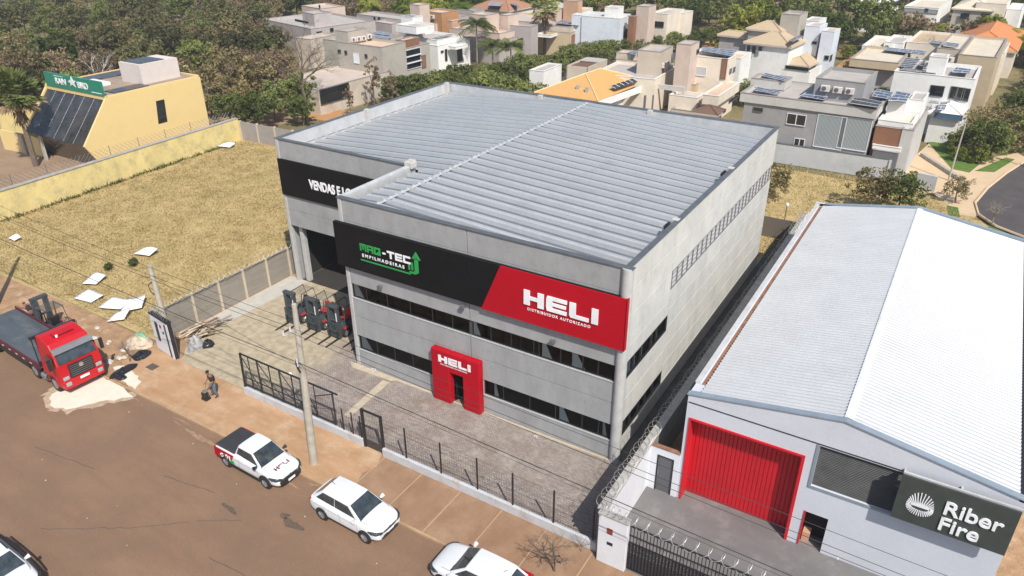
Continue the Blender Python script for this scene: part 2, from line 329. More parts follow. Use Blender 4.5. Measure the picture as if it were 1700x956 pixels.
# street of the housing estate behind, with its curved kerb
arc = [(60, 39.2), (34.5, 41.2), (32.0, 43.0), (30.6, 45.2), (30.2, 48.2), (31.0, 53.1), (32.4, 58.8), (34.3, 65.0), (60, 75)]
slab('estate_street', arc, -.15, .01, 'asphalt_dark')
b = MB()
b.tube([(x-.1, y, .02) for x, y in arc], .13, 6); b.build('estate_kerb', 'beige_paving')['kind'] = 'structure'
slab('estate_pavement', [(22.9, 48.6), (26.7, 49.0), (28.2, 46.2), (29.0, 44.3), (30.4, 44.6), (30.1, 48.2), (30.9, 53.1), (32.3, 58.8), (34.2, 65.2), (33.2, 67), (29.5, 62), (24.8, 66), (23.9, 60)], -.15, .006, 'beige_paving')
slab('front_lawn', [(24.6, 66.5), (27.6, 57.6), (29.2, 57.2), (29.9, 60.5), (28.8, 64), (26.5, 68)], -.1, .012, 'lawn')
slab('verge_lawn', [(29.6, 58.0), (31.3, 58.6), (33.0, 64.3), (32.2, 64.6)], -.1, .013, 'lawn')
slab('pavement_grass', [(28.0, 46.3), (28.9, 46.2), (29.2, 43.8), (28.3, 43.8)], -.1, .012, 'lawn')
slab('planted_bed', [(23.7, 51.2), (25.0, 50.6), (25.5, 53.0), (24.0, 54.0)], -.1, .014, 'lawn')
slab('red_earth', rect(-46, -34, 39, 44), -.15, .01, mat('red_earth', (.42, .22, .09), .95, var=.2, scale=.5))
slab('red_earth', [(-18, 112), (4, 106), (6, 122), (-16, 128)], -.15, .01, 'red_earth')
slab('red_earth', [(8, 104), (18, 100), (20, 112), (8, 114)], -.15, .01, 'red_earth')
slab('brown_yard', [(-54, 4), (-43.4, 4), (-44, 40), (-90, 30), (-90, 10)], -.15, -.006, mat('yard_brown', (.28, .19, .12), .95, var=.15, scale=.4))
slab('row_street', [(-36, 40), (-31, 40), (-11, 130), (-16, 130)], -.15, -.02, 'asphalt_dark')
def blob(name, cx, cy, rx, ry, z, m, n=40, rough=.18, seed=1, ang=0):
    rr = random.Random(seed); ph = [rr.uniform(0, 6.3) for _ in range(6)]; P = []
    for i in range(n):
        t = 2*math.pi*i/n; k = 1+rough*sum(math.sin((j+2)*t+ph[j])/(j+1) for j in range(5))*.6+rr.uniform(-.04, .04)
        x, y = rx*k*math.cos(t), ry*k*math.sin(t); a = R(ang); P.append((cx+x*math.cos(a)-y*math.sin(a), cy+x*math.sin(a)+y*math.cos(a)))
    return slab(name, P, z-.01, z, m)
def poly_rough(P, amp=.12, step=.35, seed=3):
    rr = random.Random(seed); out = []
    for i in range(len(P)):
        a, c = Vector(P[i]), Vector(P[(i+1) % len(P)]); n = max(1, int((c-a).length/step))
        for k in range(n):
            q = a.lerp(c, k/n); out.append((q.x+rr.uniform(-amp, amp), q.y+rr.uniform(-amp, amp)))
    return out
slab('spilt_sand', poly_rough([(-13.5, -9.0), (-13.2, -11.5), (-11.9, -12.15), (-10.4, -11.8), (-9.2, -10.2), (-8.2, -8.9), (-9.8, -8.75), (-11.5, -8.72)], .2, .25, 8), -.11, -.092, mat('sand_thin', (.40, .30, .21), .97, var=.25, scale=3, fine=.2, bscale=20))
slab('spilt_sand', poly_rough([(-13.2, -9.0), (-12.9, -11.2), (-11.9, -11.9), (-10.7, -11.5), (-9.6, -10.0), (-8.7, -8.95), (-9.8, -8.75), (-11.5, -8.7)]), -.11, -.085, 'sand_pile')
slab('spilt_sand', poly_rough([(-10.8, -8.5), (-9.1, -8.5), (-9.4, -7.9), (-11.6, -7.2), (-12.2, -7.9)], .1, .3, 5), 0, .02, 'sand_pile')
for i, (cx, cy, rx, ry, s) in enumerate([(6.2, -11.2, .45, .25, 4), (5.5, -11.0, .3, .12, 6), (11.9, -11.5, .22, .12, 7), (3.0, -12.0, .5, .12, 12)]):
    blob('oil_stain', cx, cy, rx, ry, -.092, mat('oil', (.11, .078, .055), .8, var=.25, scale=6), seed=s, rough=.5, n=60)['kind'] = 'structure'
# cracks in the asphalt
def crack(pts, seed):
    rr = random.Random(seed); out = []
    for a, c in zip(pts, pts[1:]):
        for k in range(12):
            q = Vector(a).lerp(Vector(c), k/12); out.append((q.x+rr.uniform(-.04, .04), q.y+rr.uniform(-.04, .04), -.098))
    MB().tube(out, .014, 4).build('road_crack', 'joint')['kind'] = 'structure'
crack([(-3.2, -17.2), (.3, -15.0), (2.2, -13.4)], 1); crack([(2.3, -13.3), (4.2, -12.1)], 2); crack([(9, -15.5), (12.5, -13.8)], 3); crack([(-9, -14.2), (-4.5, -13.6)], 4); crack([(-1.5, -12.2), (1.8, -11.6)], 5); crack([(4.5, -14.4), (8.8, -14.1)], 6)
rr0 = random.Random(4)
for i in range(20):
    x = rr0.uniform(-12, 20); y = -8.8-abs(rr0.gauss(0, .5)); blob('road_dust', x, y, rr0.uniform(.2, .9), rr0.uniform(.04, .14), -.0945+i*.00005, mat('kerb_dust', (.30, .19, .115), .95, var=.2, scale=2, fine=.2, bscale=30), seed=i+50, rough=.6, n=36, ang=rr0.uniform(-8, 8))
for i in range(18):
    x = rr0.uniform(-16, 18); y = rr0.uniform(-16, -9.2); s_ = rr0.uniform(.012, .03); blob('road_grit', x, y, s_*1.5, s_, -.085, 'sand_pile', seed=i, n=7)
# manhole cover
m_ = MB().box(-10.55, -9.9, -6.85, -6.35, 0, .018).build('manhole_cover', mat('manhole', (.09, .075, .065), .7)); tag(m_, 'small square dark manhole cover in the dusty pavement', 'manhole cover')

# ---------------------------------------------------------------- the warehouse
B = thing('warehouse', 'large grey concrete warehouse with ribbed metal roof and black and red sign bands', 'building', (0, 0, 0))
H = 10.6
def strips(mb, ax, c0, c1, seams, opens, cuts, th=.22, gap=.012):
    """panels of a facade: ax 'x' runs along x at y=c0..; openings and joints left out"""
    pass
xs = [0.28, 8.37, 16.5]
zs = [0.0, 1.15, 2.10, 3.36, 4.60, 5.50, 6.72, 9.15, H]
f = MB()
for i in range(2):
    x0, x1 = xs[i]+.022, xs[i+1]-.022
    for z0, z1 in ((0, 1.15), (2.10, 3.35), (3.385, 4.60), (5.50, 7.9), (7.915, 9.3), (9.32, H-.05)):
        if z0 == 0:
            if i == 0: f.box(x0, 7.2, 0, .2, 0, z1)
            else: f.box(x0, x1, 0, .2, 0, z1)
            if i == 0: f.box(8.04, x1, 0, .2, 0, z1)
        else: f.box(x0, x1, 0, .2, z0, z1)
f.box(6.0, 7.2, .0, .2, 1.16, 2.09); f.box(8.38, 9.1, .0, .2, 1.16, 2.09); f.box(8.04, 8.36, .0, .2, 1.16, 2.09)
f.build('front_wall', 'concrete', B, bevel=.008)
MB().box(.1, 16.7, .06, .17, 3.3, 3.42).box(8.3, 8.44, .08, .16, 3.3, H-.1).box(8.36, 8.38, .05, .17, 0, 2).box(.2, 16.6, .06, .16, 7.85, 7.95).box(.2, 16.6, .06, .16, 9.28, 9.34).build('joint_backing', 'joint', B)
c = MB()
c.box(0, .27, -.03, .3, 0, H-.04)
c.build('column', 'column_concrete', B, bevel=.04)
c = MB(); c.cyl((16.74, .08, 0), (16.74, .08, H-.02), .27, 24); c.build('column', 'column_concrete', B, smooth=False)
# east wall: panels and windows
f = MB()
def ewall(y0, y1, z0, z1): f.box(16.6, 16.8, y0+.018, y1-.018, z0+.014, z1-.014)
ycols = [.3, 5.85, 15.2, 25.4]
for z0, z1 in ((0, 1.05), (1.95, 3.3), (3.3, 4.45), (5.42, 6.3), (6.3, 7.95), (7.95, 9.3), (9.3, H-.05)): ewall(.3, 5.85, z0, z1)
f.box(16.6, 16.8, .3, .68, 1.05, 1.95); f.box(16.6, 16.8, .3, .68, 4.46, 5.41)
for y0, y1 in ((5.85, 15.2), (15.2, 25.4)):
    for z0, z1 in ((0, 1.15), (1.15, 2.3), (2.3, 3.45), (3.45, 4.6), (4.6, 5.75), (5.75, 6.88), (7.92, 9.25), (9.25, H-.05)): ewall(y0, y1, z0, z1)
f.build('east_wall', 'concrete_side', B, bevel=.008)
MB().box(16.62, 16.76, .3, 5.9, 1.96, 4.44).box(16.62, 16.76, .3, 5.9, 5.43, H-.1).box(16.62, 16.76, 5.9, 25.3, 0, 6.85).box(16.62, 16.76, 5.9, 25.3, 7.95, H-.1).build('joint_backing', 'joint', B)
# high ventilation band of hollow blocks with thin bars
g = MB().box(16.66, 16.74, 5.86, 25.3, 6.88, 7.92); g.build('vent_band', 'concrete_side', B)
g = MB()
y = 5.9
while y < 25.2:
    g.box(16.74, 16.81, y, y+.05, 6.88, 7.92); y += .78
g.box(16.74, 16.805, 5.9, 25.3, 6.88, 6.93).box(16.74, 16.805, 5.9, 25.3, 7.87, 7.92)
for k in range(1, 4): g.box(16.74, 16.775, 5.9, 25.3, 6.88+k*.26, 6.89+k*.26)
g.build('vent_bars', mat('vent_grey', (.16, .16, .18), .7), B)
# west, north and inner walls
MB().box(-11.2, -11.0, 6.2, 25.4, 0, H-.05).build('west_wall', 'concrete', B, bevel=.01); MB().box(-11.0, 16.6, 25.2, 25.4, 0, H-.05).build('rear_wall', 'concrete', B, bevel=.01); MB().box(0.0, .2, .3, 6.0, 0, H-.05).build('wing_wall', 'concrete', B, bevel=.01)
MB().box(-10.99, -10.95, 6.7, 12.9, .02, 9.2).build('hall_shade_lining', 'room_dark', B); MB().box(-.3, .2, 6.3, 12.9, .02, 9.2).build('hall_shade_lining', 'room_dark', B)  # near black sheets added over the hall walls as painted shade
MB().box(-9.6, -6.0, 9.0, 9.1, .02, 4.2).build('added_dark_screen', 'room_dark', B)  # dark screen added to keep the loading opening black
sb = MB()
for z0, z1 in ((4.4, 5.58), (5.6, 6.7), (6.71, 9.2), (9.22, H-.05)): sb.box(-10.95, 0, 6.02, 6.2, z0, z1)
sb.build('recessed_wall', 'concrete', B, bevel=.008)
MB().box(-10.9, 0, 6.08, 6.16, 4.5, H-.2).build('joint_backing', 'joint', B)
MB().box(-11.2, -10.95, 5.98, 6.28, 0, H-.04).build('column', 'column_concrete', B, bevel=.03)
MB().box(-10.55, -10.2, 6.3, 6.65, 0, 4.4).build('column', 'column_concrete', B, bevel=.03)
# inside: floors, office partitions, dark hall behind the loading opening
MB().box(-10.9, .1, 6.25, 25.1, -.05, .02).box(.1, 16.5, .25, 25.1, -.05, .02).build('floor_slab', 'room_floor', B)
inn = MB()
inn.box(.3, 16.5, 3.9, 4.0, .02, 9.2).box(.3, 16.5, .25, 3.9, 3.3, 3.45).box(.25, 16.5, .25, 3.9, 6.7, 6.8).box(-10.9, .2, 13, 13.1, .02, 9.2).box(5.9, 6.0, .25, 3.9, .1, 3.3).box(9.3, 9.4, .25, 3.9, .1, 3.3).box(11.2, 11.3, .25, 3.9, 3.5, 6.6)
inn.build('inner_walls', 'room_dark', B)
# windows with frames, panes and curtains
def ribbon(x0, x1, z0, z1, divs, curtains):
    wn = MB().face((x0, .11, z0+.02), (x1, .11, z0+.02), (x1, .11, z1-.02), (x0, .11, z1-.02)).build('window', 'window_glass', B)
    fr = MB().box(x0, x1, .07, .15, z0, z0+.05).box(x0, x1, .07, .15, z1-.05, z1).box(x0, x0+.05, .072, .148, z0, z1).box(x1-.05, x1, .072, .148, z0, z1)
    for d in divs: fr.box(d-.025, d+.025, .073, .147, z0+.05, z1-.05)
    fr.build('frame', 'frame_black', wn)
    MB().box(x0, x1, -.03, .09, z0-.04, z0-.001).build('sill', 'light_flashing', wn)
    cu = MB()
    for k, (cx, cw) in enumerate(curtains):
        s = 1 if k % 2 == 0 else -1
        n = 6
        for j in range(n):
            xa, xb = cx+cw*j/n, cx+cw*(j+1)/n; ya = .135+.02*(j % 2)
            cu.face((xa, ya, z0), (xb, .155-.02*(j % 2), z0), (cx+cw*.25*(j+1)/n, .155, z1), (cx+cw*.25*j/n, .135, z1))
    if curtains: cu.build('curtain', 'curtain', wn)
ribbon(.28, 8.3, 4.6, 5.5, [1.3, 2.8, 4.4, 5.9, 7.2], [(.35, .75)])
ribbon(8.45, 16.5, 4.6, 5.5, [9.6, 10.8, 12.1, 12.4, 13.6, 14.8, 15.6], [(8.5, .45), (12.55, .6), (14.2, .75)])
ribbon(.35, 5.98, 1.15, 2.1, [1.7, 3.0, 4.3], [(.45, .85)])
ribbon(9.12, 16.5, 1.15, 2.1, [10.3, 11.9, 13.4, 14.9, 15.8], [(9.7, .3), (13.6, .6), (16.0, .25)])
def side_window(y0, y1, z0, z1, divs):
    wn = MB().face((16.71, y0, z0+.02), (16.71, y1, z0+.02), (16.71, y1, z1-.02), (16.71, y0, z1-.02)).build('window', 'window_glass', B)
    fr = MB().box(16.68, 16.8, y0, y1, z0, z0+.05).box(16.68, 16.8, y0, y1, z1-.05, z1).box(16.68, 16.798, y0, y0+.05, z0, z1).box(16.68, 16.798, y1-.05, y1, z0, z1)
    for d in divs: fr.box(16.69, 16.79, d-.03, d+.03, z0+.05, z1-.05)
    fr.build('frame', 'frame_black', wn)
    cu = MB()
    for d in [y0+.3]+divs: cu.face((16.68, d, z0), (16.66, d+.5, z0), (16.66, d+.45, z1), (16.68, d+.1, z1))
    cu.build('curtain', 'curtain', wn)
side_window(.68, 5.83, 4.46, 5.41, [1.5, 2.4, 3.7, 4.4]); side_window(.68, 5.83, 1.06, 1.94, [1.6, 2.7, 3.6, 4.6])
# parapet cappings
cp = MB()
cp.box(-.04, 17.02, -.06, .26, H-.05, H).box(16.56, 16.86, .26, 25.46, H-.05, H).box(-11.26, -11.0+.05, 5.96, 25.46, H-.05, H).box(-10.95, 16.56, 25.14, 25.46, H-.05, H).box(-10.95, -.06, 5.96, 6.24, H-.05, H)
cp.build('parapet_cap', 'flashing', B, bevel=.01)
MB().box(-.04, .3, .26, 6.3, H-.05, H+.01).box(.12, .17, .3, 6.3, H+.01, H+.05).build('parapet_cap', 'light_flashing', B, bevel=.01)
# inner faces of the parapet, gutters and the stub columns standing on the eaves
for q_ in ((-11.0, -10.98, 6.25, 25.2), (-10.98, 16.56, 25.18, 25.2), (.3, .32, .3, 6.3)): MB().box(*q_, 9.7, H-.05).build('parapet_lining', 'light_flashing', B)
MB().box(-10.98, -10.5, 6.25, 25.1, 9.5, 9.6).build('gutter', 'light_flashing', B); MB().box(16.2, 16.58, .3, 25.1, 9.5, 9.55).build('gutter', 'light_flashing', B); MB().box(.32, .9, .3, 6.2, 9.6, 9.68).build('gutter', 'light_flashing', B)
for (x, y) in ((-10.98, 14.7), (-10.98, 24.85), (16.42, 6.2), (16.42, 15.2), (-1.9, 25.0), (7.4, 25.0)):
    MB().box(x, x+.34, y-.17, y+.17, 9.6, H+.03).build('stub_column', mat('stub', (.48, .47, .45), .9, var=.12, scale=3), B, bevel=.015)
MB().box(-.05, .5, 5.75, 6.25, H-.1, H+.28).box(.0, .45, 6.0, 6.3, H+.28, H+.34).build('stub_column', 'stub', B, bevel=.03)
for y in (5.75, 14.7): MB().tube([(16.2, y, 9.9), (16.25, y, 10.25), (16.45, y, 10.5)], .13, 8).build('vent_pipe', 'frame_black', B)
# ribbed roof, two slopes
def ribs(name, xr, zr, xe, ze, y0, y1, pitch, hh, wtop, wbase, m, parent, th=.0):
    prof = []; n = int(round((y1-y0)/pitch)); pitch = (y1-y0)/n
    for i in range(n):
        a = y0+i*pitch; c = a+pitch/2
        if th: prof += [(a, 0), (a+.24, 0), (a+.27, hh*.4), (a+.32, hh*.4), (a+.40, 0), (a+.70, 0), (a+.74, hh), (a+.78, hh), (a+.93, 0)]
        else: prof += [(a, 0), (c-wbase/2, 0), (c-wtop/2, hh), (c+wtop/2, hh), (c+wbase/2, 0)]
    prof.append((y1, 0))
    mb = MB(); k = 0
    for y, h in prof: mb.v += [(xr, y, zr+h), (xe, y, ze+h)]
    for i in range(len(prof)-1):
        q = (2*i, 2*i+1, 2*i+3, 2*i+2); mb.f.append(q if xe < xr else q[::-1]); mb.m.append(1 if th and i % 9 in (4, 8) else 0)  # strips behind the ribs take the darker metal as painted shade
    return mb.build(name, [m, 'roof_rib_shade'] if th else m, parent)
RX = 2.45; ZR = 10.42; ZE = 9.66
zw = lambda x: ZR+(ZE-ZR)*(RX-x)/(RX+10.6)
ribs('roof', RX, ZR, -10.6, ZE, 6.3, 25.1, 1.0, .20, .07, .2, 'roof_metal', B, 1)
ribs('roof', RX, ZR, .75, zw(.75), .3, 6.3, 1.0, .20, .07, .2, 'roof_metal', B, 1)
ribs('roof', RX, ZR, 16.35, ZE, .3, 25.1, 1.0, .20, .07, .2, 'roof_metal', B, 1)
rc = MB()
for i in range(50):
    y = .3+.25+i*.496; rc.box(RX-.13, RX+.0, y-.06, y+.06, ZR+.11, ZR+.16)
rc.box(RX-.06, RX+.1, .3, 25.1, ZR+.08, ZR+.125)
rc.build('ridge_cap', 'light_flashing', B)
# the red entrance portal
PT = MB()
PT.box(6.0, 7.2, -.42, -.01, 0, 3.32).box(8.04, 9.12, -.42, -.01, 0, 3.32).box(7.2, 8.04, -.42, -.01, 2.08, 3.32)
pt = PT.build('portal', 'red_panel', B, bevel=.06)
MB().box(7.12, 7.2, .0, .2, 0, 2.1).box(8.04, 8.1, .0, .2, 0, 2.1).box(7.2, 8.04, .02, .1, 2.03, 2.1).build('door_frame', 'frame_black', B)
dl = MB().hexa([(7.24, .05, 0), (7.27, .05, 0), (7.27, .8, 0), (7.24, .8, 0), (7.24, .05, 2.02), (7.27, .05, 2.02), (7.27, .8, 2.02), (7.24, .8, 2.02)]).build('door', 'dark_glass', B)
# blocky HELI lettering built from polygons, unit height
def heli(w):
    s = []; lw = w*.27; g = w*.035; x = 0; t = lw*.30; th = .27
    s += [[(x, 0), (x+t, 0), (x+t, 1), (x, 1)], [(x+t, .38), (x+lw-t, .38), (x+lw-t, .62), (x+t, .62)], [(x+lw-t, 0), (x+lw, 0), (x+lw, 1), (x+lw-t, 1)]]
    x += lw+g
    s += [[(x+.04, 0), (x+lw, 0), (x+lw, .24), (x+t, .24), (x, .28)][:], [(x, .28), (x+t, .24), (x+t, .76), (x, .8)], [(x+t, .40), (x+lw*.96, .40), (x+lw*.96, .61), (x+t, .61)], [(x, .8), (x+t, .76), (x+lw, .76), (x+lw, 1), (x+.05, 1)]]
    x += lw+g
    s += [[(x, .15), (x+t, .24), (x+t, 1), (x, 1)], [(x, .15), (x+.08, 0), (x+lw*.92, 0), (x+lw*.92, .24), (x+t, .24)]]
    x += lw*.92+g
    s += [[(x, 0), (x+t, 0), (x+t, 1), (x, 1)]]
    return s, x+t
def flat_letters(polys, M, m, parent, name='lettering', d=.03):
    mb = MB()
    for P in polys:
        n = len(P); A = [M @ Vector((x, y, d)) for x, y in P]; Z = [M @ Vector((x, y, 0)) for x, y in P]
        mb.face(*A)
        for i in range(n): j = (i+1) % n; mb.face(Z[i], Z[j], A[j], A[i])
    return mb.build(name, m, parent)
# the portal's own lettering
hp, hw = heli(4.1)
M_ = frontM(6.52, -.425, 2.62) @ Matrix.Diagonal((2.08/hw, .42, 1, 1))
flat_letters(hp, M_, 'letter_white', pt)
text('DISTRIBUIDOR AUTORIZADO', .11, frontM(6.62, -.428, 2.45), 'letter_white', pt, sx=1.02, bold=.001, extr=.004, spacing=1.2)
# long sign band: black part and red part
SG = thing('sign_band', 'long black and red sign band across the front of the warehouse', 'sign', (-.3, -.2, 6.55))
MB().prism([(-.3, -.24), (16.9, -.24), (16.9, -.01), (-.3, -.01)], 6.62, 9.22).build('sign_box', 'black_panel', SG, bevel=.01)
r_ = MB(); P = [(9.3, 6.6), (16.95, 6.6), (16.95, 9.25), (10.45, 9.25)]
r_.f = []; n_ = 4; r_.v = [(x, -.30, z) for x, z in P]+[(x, -.242, z) for x, z in P]
r_.f = [(0, 1, 2, 3), (7, 6, 5, 4)]+[(i, 4+i, 4+(i+1) % 4, (i+1) % 4) for i in range(4)]; r_.m = [0]*6
r_.build('red_sign_panel', 'red_panel', SG)
MB().box(16.92, 16.97, -.30, .0, 6.6, 9.25).build('sign_return', 'red_panel', SG)
M_ = frontM(11.78, -.31, 7.60) @ Matrix.Diagonal((3.86/hw, .78, 1, 1))
flat_letters(hp, M_, 'letter_white', SG, d=.05)
text('DISTRIBUIDOR AUTORIZADO', .2, frontM(11.95, -.305, 7.30), 'letter_white', SG, sx=.98, bold=.003, extr=.006, spacing=1.32)
# MAQ-TEC lettering
def blocky(s, wd, gap, th=.24):
    G = {'M': [(0, 0, .22, 1), (.22, .76, .8, 1), (.4, .2, .6, .76), (.8, 0, 1, 1)], 'A': [(0, 0, .24, 1), (.24, .76, .76, 1), (.76, 0, 1, 1), (.24, .34, .76, .52)],
         'Q': [(0, 0, .24, 1), (.24, .76, .76, 1), (.76, 0, 1, 1), (.24, 0, .76, .22), (.5, .22, .72, .42)], '-': [(.1, .38, .8, .58)],
         'T': [(0, .76, 1, 1), (.38, 0, .62, .76)], 'E': [(0, 0, .24, 1), (.24, .76, 1, 1), (.24, .4, .92, .6), (.24, 0, 1, .24)], 'C': [(0, 0, .24, 1), (.24, .76, 1, 1), (.24, 0, 1, .24)]}
    out = []; x = 0
    for ch in s:
        w_ = wd*(.6 if ch == '-' else 1)
        for a, b_, c_, d_ in G[ch]: out.append([(x+a*w_, b_), (x+c_*w_, b_), (x+c_*w_, d_), (x+a*w_, d_)])
        x += w_+gap
    return out, x
q, wq = blocky('MAQ', 1, .14)
flat_letters(q, frontM(1.52, -.242, 7.92) @ Matrix.Diagonal((1.48/wq, .42, 1, 1)), 'letter_green', SG)
q, wq = blocky('-TEC', 1, .14)
flat_letters(q, frontM(3.06, -.242, 7.92) @ Matrix.Diagonal((1.95/wq, .42, 1, 1)), 'letter_white', SG)
text('EMPILHADEIRAS', .26, frontM(1.6, -.246, 7.56), 'letter_white', SG, sx=1.1, bold=.006, extr=.008, spacing=1.5)
ar = [[(1.5, 7.40), (4.9, 7.40), (4.9, 7.33), (1.5, 7.33)], [(4.85, 7.42), (5.25, 7.42), (5.45, 7.55), (5.45, 8.35), (5.2, 8.35), (5.2, 7.62), (5.1, 7.53), (4.85, 7.53)], [(5.05, 8.30), (5.6, 8.30), (5.33, 8.72)], [(4.98, 7.62), (5.1, 7.62), (5.1, 8.05), (4.98, 8.05)], [(4.78, 7.6), (4.9, 7.6), (4.9, 7.9), (4.78, 7.9)]]
flat_letters([p_[::-1] if i == 0 else p_ for i, p_ in enumerate(ar)], Matrix(((1, 0, 0, 0), (0, 0, -1, -.242), (0, 1, 0, 0), (0, 0, 0, 1))), 'letter_green', SG, name='logo_arrow')
# recessed black sign
S2 = thing('sign_board', 'black board with white VENDAS lettering on the recessed side wall of the warehouse', 'sign', (-11.2, 5.9, 6.7))
MB().box(-11.18, -.02, 5.9, 6.01, 6.68, 9.22).build('sign_box', 'black_panel', S2, bevel=.01)
text('VENDAS E LOCAÇÃO', .86, frontM(-8.4, 5.89, 7.62), 'letter_white', S2, sx=.70, bold=.03, extr=.02)
# small floodlights on the front wall
for i, (x, z, lb) in enumerate(((2.6, 5.95, 'small grey floodlight above the upper windows under the black sign'), (13.3, 5.9, 'small grey floodlight above the upper windows under the red sign'), (8.1, 6.35, 'small grey floodlight beside the wall joint under the sign'))):
    t = thing('floodlight', lb, 'floodlight', (x, -.02, z), group='floodlights on the warehouse front')
    MB().box(x-.13, x+.13, -.30, -.14, z-.1, z+.08).build('lamp_head', 'flashing', t, bevel=.02); MB().tube([(x, 0, z), (x, -.15, z)], .025, 6).build('bracket', 'flashing', t)

# ---------------------------------------------------------------- the neighbour's shed
NB = thing('shed', 'white painted shed with ribbed white metal gable roof and red folding doors', 'building', (26.4, 0, 0))
NY = -.8
def npt(x): return 5.82+(1-abs(x-26.4)/6.15)*1.0
fw = MB()
def npanel(x0, x1, z0, z1=None):
    a = npt(x0) if z1 is None else z1; c_ = npt(x1) if z1 is None else z1
    fw.hexa([(x0, NY, z0), (x1, NY, z0), (x1, NY+.9, z0), (x0, NY+.9, z0), (x0, NY, a), (x1, NY, c_), (x1, NY+.9, c_), (x0, NY+.9, a)])
npanel(20.25, 20.45, 0); npanel(20.45, 25.25, 4.6); npanel(25.25, 25.72, 0)
npanel(25.72, 26.4, 1.9, 3.3); npanel(26.4, 26.66, 1.9, 3.3); npanel(26.66, 29.5, 0, 3.3); npanel(29.5, 32.55, 0)
npanel(25.72, 26.4, 5.36); npanel(26.4, 29.5, 5.36)
fw.build('front_wall', 'shed_white', NB)
MB().box(20.25, 20.5, NY+.9, 24.4, 0, 5.9).box(32.3, 32.55, NY+.9, 24.4, 0, 5.8).box(20.5, 32.3, 24.2, 24.4, 0, 5.8).build('side_wall', 'shed_white', NB)
MB().box(20.3, 32.5, NY-.02, NY, 5.42, 5.46).build('groove', 'frame_black', NB)
for a, c_ in ((20.2, 26.4), (26.4, 32.6)):
    za, zc = npt(a), npt(c_)
    MB().hexa([(a, NY-.06, za), (c_, NY-.06, zc), (c_, NY+.25, zc), (a, NY+.25, za), (a, NY-.06, za+.05), (c_, NY-.06, zc+.05), (c_, NY+.25, zc+.05), (a, NY+.25, za+.05)]).build('gable_flashing', mat('flashing_blue', (.30, .36, .42), .45, .3), NB)
ribs('roof', 26.4, 6.84, 20.72, 5.92, NY+.2, 24.4, .25, .07, .06, .15, 'white_roof_metal', NB)
ribs('roof', 26.4, 6.84, 32.35, 5.87, NY+.2, 24.4, .25, .07, .06, .15, 'white_roof_metal', NB)
MB().hexa([(26.3, NY+.2, 6.87), (26.4, NY+.2, 6.9), (26.4, 24.4, 6.9), (26.3, 24.4, 6.87), (26.3, NY+.2, 6.91), (26.4, NY+.2, 6.93), (26.4, 24.4, 6.93), (26.3, 24.4, 6.91)]).hexa([(26.4, NY+.2, 6.9), (26.62, NY+.2, 6.86), (26.62, 24.4, 6.86), (26.4, 24.4, 6.9), (26.4, NY+.2, 6.93), (26.62, NY+.2, 6.9), (26.62, 24.4, 6.9), (26.4, 24.4, 6.93)]).build('ridge_cap', 'ridge_white', NB)
MB().box(20.5, 20.68, NY+.9, 24.4, 5.78, 5.84).build('gutter', 'rust', NB)
MB().box(20.22, 20.45, NY+.9, 24.45, 5.9, 5.96).box(20.22, 26.4, 24.35, 24.6, 5.9, 6.1).build('parapet_cap', 'light_flashing', NB)
MB().hexa([(20.5, 24.35, 5.9), (26.4, 24.35, 6.85), (26.4, 24.6, 6.85), (20.5, 24.6, 5.9), (20.5, 24.35, 6.05), (26.4, 24.35, 7.0), (26.4, 24.6, 7.0), (20.5, 24.6, 6.05)]).hexa([(26.4, 24.35, 6.85), (32.5, 24.35, 5.9), (32.5, 24.6, 5.9), (26.4, 24.6, 6.85), (26.4, 24.35, 7.0), (32.5, 24.35, 6.05), (32.5, 24.6, 6.05), (26.4, 24.6, 7.0)]).build('gable_flashing', 'flashing_blue', NB)
MB().box(32.36, 32.62, NY, 24.4, 5.72, 5.86).build('gutter', 'frame_black', NB)
# red folding door
rd = MB(); n = 26; x0, x1 = 20.47, 25.2
for i in range(n):
    a = x0+(x1-x0)*i/n; c_ = x0+(x1-x0)*(i+1)/n
    rd.hexa([(a, NY+.62, .02), (c_-.02, NY+.60, .02), (c_-.02, NY+.68, .02), (a, NY+.68, .02), (a, NY+.62, 4.58), (c_-.02, NY+.60, 4.58), (c_-.02, NY+.68, 4.58), (a, NY+.68, 4.58)])
dr = rd.build('folding_door', 'red_paint', NB)
MB().box(20.46, 25.2, NY+.69, NY+.72, .02, 4.6).build('door_backing', 'red_paint', dr)
MB().box(20.42, 20.50, NY-.05, NY+.60, 0, 4.66).box(25.16, 25.28, NY-.05, NY+.60, 0, 4.66).box(20.5, 25.16, NY-.05, NY+.60, 4.56, 4.66).build('door_frame', 'red_paint', NB)
# louvre strip, small door
lv = MB().box(25.72, 29.5, NY+.22, NY+.26, 3.3, 5.36)
for k in range(26): z = 3.32+k*.079; lv.hexa([(25.72, NY+.10, z-.015), (29.5, NY+.10, z-.015), (29.5, NY+.2, z+.02), (25.72, NY+.2, z+.02), (25.72, NY+.10, z), (29.5, NY+.10, z), (29.5, NY+.2, z+.035), (25.72, NY+.2, z+.035)])
lv.build('louvre', mat('louvre_grey', (.10, .10, .10), .5, var=.3, scale=.8), NB)
MB().box(25.60, 29.5, NY-.03, NY+.0, 3.18, 3.3).box(25.60, 25.72, NY-.03, NY+.0, 3.3, 5.4).build('louvre_frame', 'flashing_blue', NB)
MB().box(25.72, 26.66, NY+.85, NY+.9, 0, 1.9).build('inner_wall', 'room_dark', NB)
MB().box(25.70, 25.76, NY-.03, NY+.3, 0, 1.93).build('door_frame', 'red_paint', NB)
MB().box(25.8, 26.1, NY+.3, NY+.7, 0, .5).build('entrance_mat', 'peach', NB)
RS = thing('sign_board', 'dark grey board with white Riber Fire lettering on the shed front', 'sign', (28.8, -1.3, 3.2))
